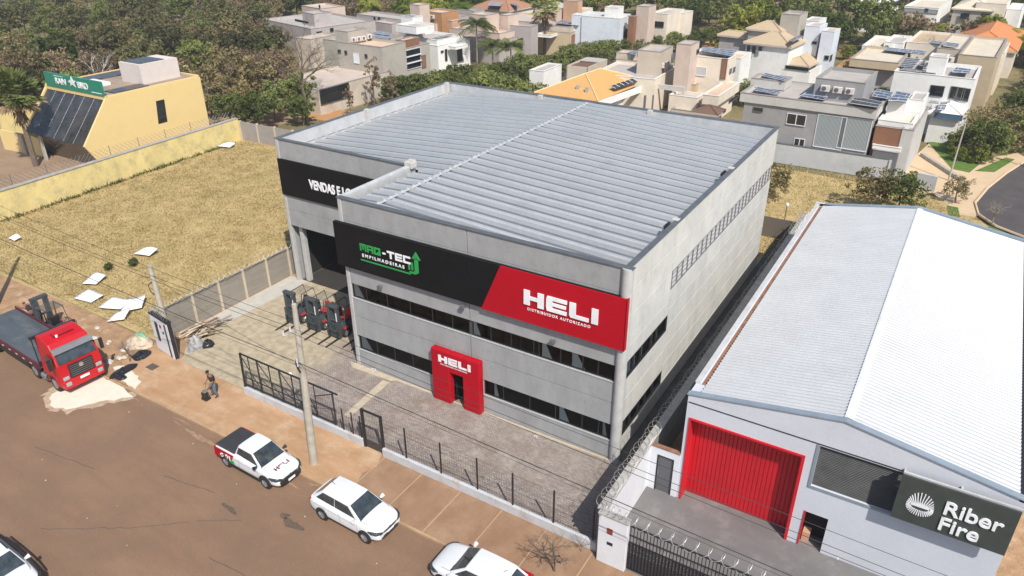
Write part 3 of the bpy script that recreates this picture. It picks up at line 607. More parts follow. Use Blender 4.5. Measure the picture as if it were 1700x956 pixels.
MB().box(28.70, 32.46, -1.38, -1.30, 3.64, 5.71).build('sign_panel', mat('sign_dark', (.045, .055, .05), .6, var=.15, scale=2, fine=.1, bscale=60), RS)
MB().box(28.72, 32.5, -1.24, -1.16, 5.62, 5.74).box(28.72, 28.76, -1.3, -.81, 3.75, 5.6).box(30.6, 30.66, -1.3, -.81, 5.5, 5.6).build('bracket', 'light_flashing', RS)
rays = []
cx, cz = 29.52, 4.5
for k in range(34):
    t = 2*math.pi*k/34; up = max(0, math.sin(t)); r0 = .30+.05*(0 if math.sin(t) < 0 else 1); r1 = .46+.22*up**3
    wd = .017; c_, s_ = math.cos(t), math.sin(t)
    zz = .85 if math.sin(t) < 0 else 1
    rays.append([(cx+r0*c_-wd*s_, cz+r0*s_*zz*.55+wd*c_), (cx+r1*c_-wd*s_, cz+r1*s_*zz+wd*c_), (cx+r1*c_+wd*s_, cz+r1*s_*zz-wd*c_), (cx+r0*c_+wd*s_, cz+r0*s_*zz*.55-wd*c_)][::-1])
dome = [(cx-.34, cz+.02)]+[(cx+.32*math.cos(math.pi*k/10), cz+.02+.2*math.sin(math.pi*k/10)) for k in range(11)]
M_ = Matrix(((1, 0, 0, 0), (0, 0, -1, -1.38), (0, 1, 0, 0), (0, 0, 0, 1)))
flat_letters(rays+[dome[1:]], M_, 'letter_white', RS, name='logo_rays', d=.03)
text('Riber', .86, frontM(30.22, -1.40, 4.60), 'letter_white', RS, sx=1.0, bold=.012, extr=.03)
text('Fire', .86, frontM(30.22, -1.40, 3.84), 'letter_white', RS, sx=1.0, bold=.012, extr=.03)
# ---------------------------------------------------------------- walls, fences and gates
def coil(mb, p0, p1, rad=.27, pitch=.2, r=.013, seed=1, z=0):
    """concertina wire: overlapping loops along a line"""
    rr = random.Random(seed); a, c = Vector(p0), Vector(p1); L_ = (c-a).length; d = (c-a)/L_; n = int(L_/pitch); K_ = 14
    side = d.cross(Vector((0, 0, 1))).normalized(); pts = []
    for i in range(n*K_):
        t = 2*math.pi*i/K_; R_ = rad*(1+.12*math.sin(i*.11)+rr.uniform(-.02, .02)); s = L_*i/(n*K_)+.75*rad*math.sin(t+.6)
        pts.append(a+d*s+side*math.cos(t)*R_+Vector((0, 0, math.sin(t)*R_)))
    mb.tube(pts, r, 3, cap=False)
# slab wall on the left of the yard
W1 = thing('slab_wall', 'grey precast slab wall with concrete posts between the yard and the dry grass lot', 'wall', (-12.2, 0, 0))
MB().box(-12.24, -12.18, -4.6, 28, 0, 2.05).build('slabs', 'slab_wall', W1)
y = -3.9
while y < 28:
    MB().box(-12.3, -12.1, y-.07, y+.07, 0, 2.2).build('post', mat('post_concrete', (.52, .44, .34), .9, var=.1, scale=3), W1); y += 2.05
MB().box(-12.28, -12.14, -4.6, 28, 2.06, 2.1).build('coping', 'flashing', W1)
z1_ = MB(); coil(z1_, (-12.2, -4.6, 2.35), (-12.2, 28, 2.35), .24, .42, .012); tag(z1_.build('razor_wire', 'razor'), 'coil of razor wire along the top of the slab wall beside the grass lot', 'razor wire')
W2 = thing('boundary_wall', 'tall grey boundary wall between the warehouse alley and the white shed', 'wall', (18.7, 0, 0))
MB().box(18.55, 18.8, -5.75, 31, 0, 2.52).build('blockwork', mat('wall_side', (.24, .235, .22), .9, var=.14, scale=.9, stretch=(1, 1, .4), dirt=(.13, .125, .115), dscale=.8, dlo=.5, dhi=.75), W2)
MB().box(18.81, 18.84, -5.75, -.8, .006, 2.5).build('painted_face', 'white_paint', W2)
MB().box(18.50, 18.9, -5.75, 31, 2.52, 2.58).build('coping', mat('coping', (.34, .33, .31), .9, var=.2, scale=2), W2)
z2_ = MB(); coil(z2_, (18.68, -5.7, 2.86), (18.68, 31, 2.86), .28, .42, .011, 2)
for i in range(10): z2_.cyl((18.62, -5.5+i*3.9, 2.5), (18.62, -5.5+i*3.9, 3.15), .015, 5)
tag(z2_.build('razor_wire', 'razor'), 'double coil of razor wire along the boundary wall beside the white shed', 'razor wire')
W3 = thing('garden_wall', 'short white wall with a grey louvred door at the corner of the shed', 'wall', (19.5, -.8, 0))
MB().box(18.84, 19.2, -.85, -.68, 0, 2.5).box(20.0, 20.25, -.85, -.68, 0, 2.5).box(19.2, 20.0, -.85, -.68, 2.1, 2.5).build('wall', 'white_paint', W3)
MB().box(18.84, 20.25, -.88, -.64, 2.5, 2.54).build('coping', 'rust', W3)
dd = MB().box(19.24, 19.96, -.80, -.76, .03, 2.06).build('door', stripes('door_louvre', (.15, .155, .165), (.07, .07, .08), 'Z', 8, .6, noise=0), W3)
MB().box(19.2, 19.245, -.86, -.74, 0, 2.1).box(19.955, 20.0, -.86, -.74, 0, 2.1).box(19.2, 20.0, -.858, -.742, 2.06, 2.1).build('door_frame', 'frame_black', dd)
MB().cyl((19.3, -.84, 1.0), (19.3, -.84, 1.3), .02, 6).build('handle', 'chrome', dd)
W4 = thing('gate_pillar', 'white painted gate pillar with a small red plate at the street corner of the boundary wall', 'pillar', (19.3, -5.95, 0))
MB().box(18.72, 19.97, -6.05, -5.78, 0, 2.62).build('pillar', 'white_paint', W4, bevel=.015)
MB().box(18.68, 20.0, -6.08, -5.74, 2.62, 2.68).build('coping', 'coping', W4)
MB().box(19.12, 19.36, -6.075, -6.052, 1.75, 2.05).build('number_plate', mat('plate_red', (.25, .05, .03), .6), W4)
MB().box(19.15, 19.4, -6.07, -6.052, 1.15, 1.3).build('mail_slot', 'frame_black', W4)
MB().cyl((18.85, -6.05, 2.55), (18.85, -6.25, 2.6), .05, 8).build('camera_head', 'light_flashing', W4)
z3_ = MB(); coil(z3_, (18.8, -5.9, 2.85), (19.95, -5.9, 2.85), .2, .25, .01, 9); tag(z3_.build('razor_wire', 'razor'), 'short coil of razor wire on top of the white gate pillar', 'razor wire')
F1 = thing('railing_gate', 'black barred gate with a mesh lower half in front of the shed yard', 'gate', (20, -5.8, 0))
fb = MB(); x = 20.02
while x < 36: fb.box(x, x+.03, -5.82, -5.79, .05, 2.38); x += .14
fb.build('bars', 'frame_black', F1)
MB().box(20, 36, -5.83, -5.78, 2.36, 2.42).box(20, 36, -5.83, -5.78, 1.88, 1.92).box(20, 36, -5.83, -5.78, 1.5, 1.54).box(20, 36, -5.83, -5.78, .04, .1).build('rails', 'frame_black', F1)
mm = MB(); x = 20
while x < 36: mm.box(x, x+.018, -5.87, -5.84, .1, 1.5); x += .07
z = .12
while z < 1.5: mm.box(20, 36, -5.885, -5.87, z, z+.018); z += .09
mm.build('mesh', 'frame_black', F1)
z4_ = MB(); coil(z4_, (20, -5.8, 2.66), (36, -5.8, 2.66), .24, .5, .012, 3); tag(z4_.build('razor_wire', 'light_flashing'), 'loose pale coil of razor wire on top of the black barred gate', 'razor wire')
# gatehouse wall panel on the left
W5 = thing('meter_wall', 'white free standing wall with a dark slot and meter boxes at the driveway entrance', 'wall', (-10.8, -5.25, 0))
ang5 = math.degrees(math.atan2(-.31, 2.11)); o5 = (-11.83, -5.08)
def l5(mb, x0, x1, y0, y1, z0, z1): return mb.box(x0, x1, y0, y1, z0, z1, ang5, o5)
pw = MB(); l5(pw, 0, .62, 0, .28, 0, 2.48); l5(pw, .62, .9, .12, .28, 0, 2.48); l5(pw, .62, .9, 0, .12, 0, .75); l5(pw, .62, .9, 0, .12, 2.05, 2.48); l5(pw, .9, 2.13, 0, .28, 0, 2.48)
pw.build('wall', 'white_paint', W5); l5(MB(), -.03, 2.16, -.03, .31, 2.48, 2.53).build('coping', 'frame_black', W5)
l5(MB(), .48, .78, -.012, -.002, .75, 2.1).build('slot', 'frame_black', W5)
l5(MB(), 1.72, 1.86, -.03, -.002, .05, 2.3).build('conduit', 'frame_black', W5); l5(MB(), 2.132, 2.16, .02, .26, .0, 2.5).build('edge_strip', 'frame_black', W5)
l5(MB(), 1.15, 1.32, -.04, -.002, 1.9, 2.1).build('meter_box', mat('meter_red', (.3, .05, .05), .6), W5); l5(MB(), 1.38, 1.5, -.04, -.002, 1.55, 1.7).build('meter_box', 'frame_black', W5)
z5_ = MB(); coil(z5_, (-11.8, -4.95, 2.72), (-9.8, -5.2, 2.72), .2, .17, .012, 8); coil(z5_, (-11.8, -4.95, 2.85), (-10.2, -5.15, 2.85), .16, .2, .012, 4)
tag(z5_.build('razor_wire', 'razor'), 'tangled razor wire on top of the white meter wall', 'razor wire')
# low street wall
W6 = thing('street_wall', 'low white kerb wall along the pavement carrying the wire mesh fence', 'wall', (0, -5.55, 0))
MB().box(-3.35, 5.42, -5.62, -5.46, 0, .46).box(6.78, 18.55, -5.68, -5.50, 0, .48).build('wall', 'kerb_white', W6, bevel=.01)
F2 = thing('mesh_fence', 'thin welded wire mesh fence with black posts in front of the paved yard', 'fence', (12, -5.58, 0))
px_ = [8.25, 10.35, 12.42, 14.32, 16.4, 18.3]
for x in px_: MB().box(x-.03, x+.03, -5.60, -5.54, .48, 2.32).build('post', 'frame_black', F2)
fm = MB(); x = 6.85
while x < 18.5: fm.box(x, x+.004, -5.573, -5.569, .5, 2.1); x += .13
z = .55
while z < 2.1: fm.box(6.8, 18.5, -5.569, -5.563, z, z+.004); z += .25
fm.build('mesh', 'frame_black', F2)
F3 = thing('gate_frame', 'unfinished black steel truss frame of the sliding gate leaning along the yard wall', 'gate', (-3.3, -5.5, 0))
tf = MB()
def gb(a, c_, r=.04): tf.tube([a, c_], r*1.35, 4)
Y_ = -5.5
gb((-3.3, Y_, .46), (-3.18, Y_, 2.7), .06); gb((-3.2, Y_, 2.68), (3.95, Y_, 2.6), .05); gb((-3.3, Y_, .62), (3.6, Y_, .62), .045); gb((-3.3, Y_, 1.15), (2.3, Y_, 1.1), .03)
for i, x in enumerate((-2.6, -1.9, -1.0, -.2, .7, 1.5, 2.3, 3.6)):
    gb((x, Y_, .6), (x, Y_, 2.65), .04 if i % 2 else .028)
gb((-3.2, Y_, 2.6), (-1.9, Y_, .65), .022); gb((-1.9, Y_, 2.6), (-.2, Y_, .65), .022); gb((-.2, Y_, 2.6), (1.5, Y_, .65), .022); gb((1.5, Y_, 2.6), (2.3, Y_, .65), .022); gb((2.3, Y_, 1.9), (3.6, Y_, 2.5), .022)
tf.build('frame', 'frame_black', F3)
fm = MB(); x = -3.2
while x < 3.6: fm.box(x, x+.006, Y_-.01, Y_-.004, .6, 2.6); x += .12
z = .7
while z < 2.6: fm.box(-3.2, 3.6, Y_-.004, Y_+.002, z, z+.006); z += .24
fm.build('mesh', 'frame_black', F3)
F4 = thing('pedestrian_gate', 'narrow black pedestrian gate with a solid foot plate between the low white walls', 'gate', (6.1, -5.5, 0))
MB().box(5.46, 5.58, -5.56, -5.44, 0, 2.35).box(6.66, 6.78, -5.56, -5.44, 0, 2.35).box(5.58, 6.66, -5.54, -5.46, 2.27, 2.35).build('frame', 'frame_black', F4)
MB().box(5.6, 6.64, -5.52, -5.48, .05, .5).build('foot_plate', mat('plate_dark', (.05, .045, .045), .6), F4)
fm = MB(); x = 5.62
while x < 6.64: fm.box(x, x+.006, -5.51, -5.5, .5, 2.27); x += .1
fm.build('mesh', 'frame_black', F4)
F5 = thing('mesh_fence', 'short piece of wire mesh fence with thin posts left of the pedestrian gate', 'fence', (4.5, -5.5, 0))
for x in (4.1, 4.75, 5.3): MB().box(x-.025, x+.025, -5.53, -5.48, .46, 1.8).build('post', 'frame_black', F5)
fm = MB(); x = 3.7
while x < 5.4: fm.box(x, x+.006, -5.51, -5.5, .46, 1.7); x += .12
fm.build('mesh', 'frame_black', F5)
# yellow boundary wall of the grass lot, grey wall at its end
W7 = thing('boundary_wall', 'stained pale yellow boundary wall along the far side of the dry grass lot', 'wall', (-42, 14, 0))
MB().prism([(-41.9, -6), (-41.5, -6), (-43.0, 28.2), (-43.4, 28.2)], -.1, 2.42).build('wall', 'yellow_old', W7)
MB().prism([(-41.98, -6), (-41.42, -6), (-42.95, 28.2), (-43.48, 28.2)], 2.42, 2.48).build('coping', 'coping', W7)
W8 = thing('boundary_wall', 'low grey slab wall at the forest end of the dry grass lot', 'wall', (-36, 28.4, 0))
MB().prism([(-43, 28.2), (-24, 28.9), (-24, 29.0), (-43, 28.3)], -.1, 2.1).build('slabs', mat('slab_grey', (.30, .28, .27), .9, var=.1, scale=1.2), W8)
for i in range(7): MB().box(-42.9+i*2.7, -42.75+i*2.7, 28.12+i*.1, 28.4+i*.1, -.1, 2.2).build('post', 'post_concrete', W8)
W9 = thing('boundary_wall', 'pale grey rendered wall of the modern grey house facing the back lot', 'wall', (16, 51.3, 0))
MB().box(5, 22.4, 51.0, 51.2, -.1, 1.95).box(22.3, 22.5, 50.9, 53, -.1, 1.95).build('wall', mat('render_grey', (.50, .51, .52), .9, var=.06, scale=.5, dirt=(.4, .41, .42), dscale=.4), W9)
MB().box(5, 22.5, 50.95, 51.25, 1.95, 2.0).build('coping', 'flashing', W9)
W10 = thing('garden_wall', 'low grey wall ending in a taller block beside the beige driveway', 'wall', (25, 49.5, 0))
MB().prism([(22.7, 50.3), (25.4, 49.6), (25.4, 49.9), (22.7, 50.6)], -.1, .5).prism([(25.0, 49.7), (26.7, 49.3), (26.7, 49.6), (25.0, 50.0)], -.1, 1.5).build('wall', 'render_grey', W10)
W11 = thing('garden_wall', 'long narrow grey ramp wall between the beige driveway and the green lawn', 'wall', (26, 58, 0))
MB().prism([(24.4, 60.6), (28.6, 53.6), (28.85, 53.75), (24.7, 60.8)], -.1, .35).build('wall', 'coping', W11)

# far slatted fence behind the alley
F6 = thing('slat_fence', 'weathered brown slat fence at the far end of the warehouse alley', 'fence', (18, 31, 0))
MB().box(15.4, 20.2, 31.2, 31.3, 0, 1.7).build('slats', stripes('old_slats', (.20, .17, .14), (.09, .08, .07), 'Z', 4, .9, noise=1), F6)

# ---------------------------------------------------------------- the yellow building
YB = thing('shop_building', 'yellow rendered shop with a leaning dark glass front and green roof sign', 'building', (-48, 20, 0))
XE = -46.9; XW = -57.8
ys_t, ys_m, ys_b = 15.9, 12.4, 13.9     # glass: top edge, projecting lower edge, foot
MB().hexa([(XW, ys_t, 0), (XE, ys_t, 0), (XE, 27.2, 0), (XW, 27.2, 0), (XW, ys_t, 6.9), (XE, ys_t, 6.9), (XE, 27.2, 6.9), (XW, 27.2, 6.9)]).build('wall', 'yellow_wall', YB)
for x0, x1 in ((XE-.22, XE+.02), (XW-.02, XW+.22)):
    sd = MB(); P = [(ys_b, 0), (ys_m, 2.7), (ys_t, 6.9), (27, 6.9), (27, 0)]
    k = len(sd.v); sd.v += [(x0, y, z) for y, z in P]+[(x1, y, z) for y, z in P]; n = 5
    sd.f += [tuple(k+i for i in range(n)), tuple(k+n+i for i in reversed(range(n)))]; sd.m += [0, 0]
    for i in range(n): j = (i+1) % n; sd.f.append((k+j, k+i, k+n+i, k+n+j)); sd.m.append(0)
    sd.build('side_wall', 'yellow_wall', YB)
gf = MB().face((XW+.25, ys_m+.05, 2.72), (XE-.25, ys_m+.05, 2.72), (XE-.25, ys_t, 6.6), (XW+.25, ys_t, 6.6)).face((XW+.25, ys_b, 0), (XE-.25, ys_b, 0), (XE-.25, ys_m+.05, 2.7), (XW+.25, ys_m+.05, 2.7))
gf.build('glass_front', mat('smoky_glass', (.07, .07, .072), .22, c2=(.02, .021, .023), scale=.45, spec=.6, fine=.1, bscale=3), YB)
gl = MB()
for k in range(1, 6):
    x = XW+.25+(XE-XW-.5)*k/6; gl.tube([(x, ys_m+.02, 2.72), (x, ys_t-.04, 6.6)], .010, 4)
for t in (.33, .66): gl.tube([(XW+.2, ys_m+(ys_t-ys_m)*t-.02, 2.7+3.9*t+.02), (XE-.2, ys_m+(ys_t-ys_m)*t-.02, 2.7+3.9*t+.02)], .010, 4)
gl.build('glazing_bars', 'flashing', YB)
MB().box(XW, XE, ys_t-.1, ys_t+.15, 6.6, 6.95).build('cornice', 'yellow_wall', YB)
MB().box(XW+.15, XE-.15, ys_t+.15, 27.1, 6.9, 6.93).build('roof', mat('roof_brown', (.30, .23, .17), .9, var=.2, scale=.7), YB)
MB().box(XE-.2, XE, ys_t, 27.2, 6.9, 7.02).box(XW, XW+.2, ys_t, 27.2, 6.9, 7.1).box(XW, XE, 27.0, 27.2, 6.9, 7.05).build('parapet', 'yellow_wall', YB)
MB().box(-52.2, -48.6, 21.3, 26.0, 6.9, 9.0).build('tank_room', mat('tank_white', (.62, .56, .53), .85, var=.05), YB)
MB().box(-51.9, -48.9, 21.6, 24.6, 9.0, 9.06).build('solar_panel', 'solar_dark', YB)
MB().box(-49.2, -47.4, 17.2, 21.2, 6.97, 7.03).build('solar_panel', 'solar_dark', YB)
MB().box(-57.4, -55.0, 16.8, 26, 6.97, 7.05).build('solar_panel', 'solar_dark', YB)
MB().box(-54.5, -51.4, 18.5, 19.4, 6.97, 7.3).build('skylight', 'rwhite', YB)
yw = MB().hexa([(XE+.02, 20.9, 3.0), (XE+.05, 20.9, 3.0), (XE+.05, 22.0, 3.0), (XE+.02, 22.0, 3.0), (XE+.02, 21.2, 5.4), (XE+.05, 21.2, 5.4), (XE+.05, 22.2, 5.4), (XE+.02, 22.2, 5.4)]).build('window', 'dark_glass', YB)
GS = thing('roof_sign', 'green roof sign with white lettering on top of the yellow shop', 'sign', (-52, 15.8, 6.95))
MB().box(XW+.6, XE-.1, 15.75, 15.95, 6.97, 8.45).build('sign_panel', 'sign_green', GS)
text('RAIN', .9, frontM(-55.2, 15.72, 7.42), 'letter_white', GS, sx=1.0, bold=.015, extr=.02, spacing=.95)
text('BIRD', .9, frontM(-51.2, 15.72, 7.42), 'letter_white', GS, sx=1.0, bold=.015, extr=.02, spacing=.95)
bd = [[(-52.8, 7.9), (-52.2, 8.15), (-52.0, 8.5), (-51.8, 8.1), (-51.3, 8.05), (-51.75, 7.8), (-51.6, 7.4), (-52.1, 7.65), (-52.5, 7.45), (-52.4, 7.75)][::-1]]
flat_letters(bd, Matrix(((1, 0, 0, 0), (0, 0, -1, 15.74), (0, 1, 0, 0), (0, 0, 0, 1))), 'letter_white', GS, name='bird_logo')
MB().box(-55.3, -53.6, 15.72, 15.74, 8.22, 8.27).box(-48.9, -47.2, 15.72, 15.74, 7.2, 7.28).build('small_lettering', 'letter_white', GS)
for k in range(3): MB().tube([(-54.6+k*2.6, 15.95, 8.45), (-54.7+k*2.6, 16.4, 8.2)], .025, 5).build('lamp_arm', 'frame_black', GS)
W12 = thing('garden_wall', 'yellow front garden wall with white block screens beside the fan palm', 'wall', (-62, 9, 0))
MB().prism([(-63, 12.2), (-56.3, 12.8), (-56.3, 13.0), (-63, 12.4)], -.1, 2.2).build('wall', 'yellow_wall', W12)
MB().box(-59.2, -58.6, 12.2, 12.35, 0, 2.3).box(-55.2, -54.8, 12.3, 12.5, 0, 2.6).build('block_screen', stripes('screen', (.7, .68, .62), (.15, .12, .1), 'Z', 2.4, .8, noise=0), W12)
F7 = thing('chain_fence', 'grey chain link fence standing along the yellow boundary wall', 'fence', (-43, 8, 0))
cf = MB()
for i in range(60):
    y = 0+i*.45
    for s in (1, -1): cf.tube([(-42.7-y*.04, y, 1.9 if s == 1 else 3.2), (-42.7-(y+1.3)*.04, y+1.3, 3.2 if s == 1 else 1.9)], .012, 3)
cf.build('mesh', 'flashing', F7)
for i in range(9): MB().cyl((-42.75-i*.12, i*3.2, 1.9), (-42.75-i*.12, i*3.2, 3.3), .03, 5).build('post', 'flashing', F7)
W13 = thing('boundary_wall', 'long pale stained wall on the forest side of the yellow shop', 'wall', (-64, 28, 0))
MB().prism([(-66.5, 14), (-66.2, 14), (-66.6, 40), (-66.9, 40)], -.1, 4.0).build('wall', 'yellow_old', W13)

# ---------------------------------------------------------------- poles and wires
PL = thing('utility_pole', 'tall weathered concrete utility pole rising from the pavement beside the white pickup', 'pole', (4.17, -7.8, 0))
MB().tube([(4.17, -7.8, -.1), (4.42, -7.8, 4.5), (4.62, -7.8, 9.1)], [.21, .17, .11], 12).build('shaft', 'pole_concrete', PL)
MB().box(4.45, 4.57, -8.55, -7.5, 7.76, 7.85).tube([(4.5, -8.05, 7.8), (4.5, -7.8, 7.1)], .02, 4).build('cross_arm', 'pole_concrete', PL)
ins = MB()
for (x, y, z) in ((4.45, -8.5, 7.85), (4.45, -8.1, 7.85), (4.5, -7.6, 7.85), (4.45, -8.02, 6.15), (4.45, -8.02, 5.95)): ins.tube([(x, y, z), (x, y, z+.2)], [.06, .04], 8)
ins.build('insulator', 'light_flashing', PL)
MB().tube([(4.42, -8.0, 6.3), (4.42, -8.06, 6.1), (4.44, -8.02, 5.8), (4.5, -7.97, 5.6)], .05, 6).build('cable_loop', 'wire', PL)
P2 = thing('utility_pole', 'short pale concrete service pole behind the white meter wall', 'pole', (-11.6, -3.4, 0))
P2.location = (-12.0, -4.1, 0)
MB().tube([(-12.0, -4.1, 0), (-12.1, -4.1, 5.2)], [.2, .14], 10).build('shaft', 'pole_concrete', P2)
MB().tube([(-12.0, -4.3, 4.2), (-12.35, -4.35, 3.9), (-12.3, -4.35, 3.5), (-12.05, -4.3, 3.3)], .03, 5).build('cable_loop', 'wire', P2)
P3 = thing('utility_pole', 'concrete utility pole beyond the left edge of the lot throwing its shadow over the grass', 'pole', (-26.3, -7.3, 0))
MB().tube([(-26.3, -7.3, -.1), (-26.3, -7.3, 9.2)], [.2, .11], 10).build('shaft', 'pole_concrete', P3)
def wire(label, pts, r=.014, sag=.25):
    out = []
    for a, c_ in zip(pts, pts[1:]):
        a, c_ = Vector(a), Vector(c_)
        for k in range(16):
            t = k/16; q = a.lerp(c_, t); q.z -= sag*4*t*(1-t); out.append(q)
    out.append(Vector(pts[-1])); o = MB().tube(out, r, 4).build('power_line', 'wire'); tag(o, label, 'power line', 'power lines along the pavement'); return o
wire('upper power line hung on the cross arm of the tall concrete pole', [(-60, -8.3, 8.9), (-26.3, -8.3, 8.8), (4.4, -8.4, 8.05), (60, -8.4, 6.9)], .013)
wire('second power line just below the top one along the pavement', [(-60, -8.0, 8.75), (-26.3, -8.0, 8.65), (4.4, -8.05, 8.0), (60, -8.05, 6.85)], .013)
wire('power line on the building side of the cross arm', [(-60, -7.1, 8.6), (-26.3, -7.1, 8.5), (4.5, -7.6, 8.0), (60, -7.1, 6.8)], .012)
wire('thick lower telephone cable passing in front of the barred gate', [(-60, -7.9, 6.6), (-26.3, -7.9, 6.7), (4.4, -8.0, 6.15), (60, -7.9, 4.9)], .022)
wire('thin cable just under the thick telephone cable', [(-26.3, -7.9, 6.5), (4.4, -8.0, 5.95), (60, -7.9, 4.7)], .01)
wire('service cable slung from the short pole to the tall pole', [(-12.1, -4.1, 4.6), (4.4, -7.9, 5.9)], .012, .35)
for i, (x, z, lb) in enumerate(((9.4, 7.62, 'white spacer on the power lines left of the red portal'), (17.0, 7.36, 'white spacer on the power lines right of the warehouse corner'), (27.4, 7.15, 'white spacer on the power lines in front of the white shed wall'))):
    t = MB().tube([(x, -8.4, z+.14), (x, -8.22, z+.0), (x, -8.2, z-.12)], .02, 5).build('line_spacer', 'letter_white'); tag(t, lb, 'spacer', 'white spacers on the power lines')
L1 = thing('garden_lamp', 'small lamp with a white globe on a thin post behind the alley', 'lamp', (16.8, 33.5, 0))
MB().cyl((16.8, 33.5, 0), (16.8, 33.5, 2.0), .03, 6).build('post', 'frame_black', L1)
MB().tube([(16.8, 33.5, 1.98), (16.8, 33.5, 2.05), (16.8, 33.5, 2.15), (16.8, 33.5, 2.25), (16.8, 33.5, 2.32)], [.05, .12, .15, .12, .03], 10).build('globe', 'letter_white', L1)
for i, (x, y, h, lb) in enumerate(((27.6, 53.6, 5.6, 'slim pale street lamp pole standing on the beige driveway by the lawn'), (34.0, 62, 6.5, 'pale concrete pole among the bushes at the right edge'))):
    t = thing('utility_pole', lb, 'pole', (x, y, 0)); MB().tube([(x, y, 0), (x+.1, y, h)], [.09, .06], 8).build('shaft', 'pole_concrete', t)
    MB().tube([(x+.1, y, h), (x+.6, y-.2, h+.15)], .03, 5).build('arm', 'pole_concrete', t)
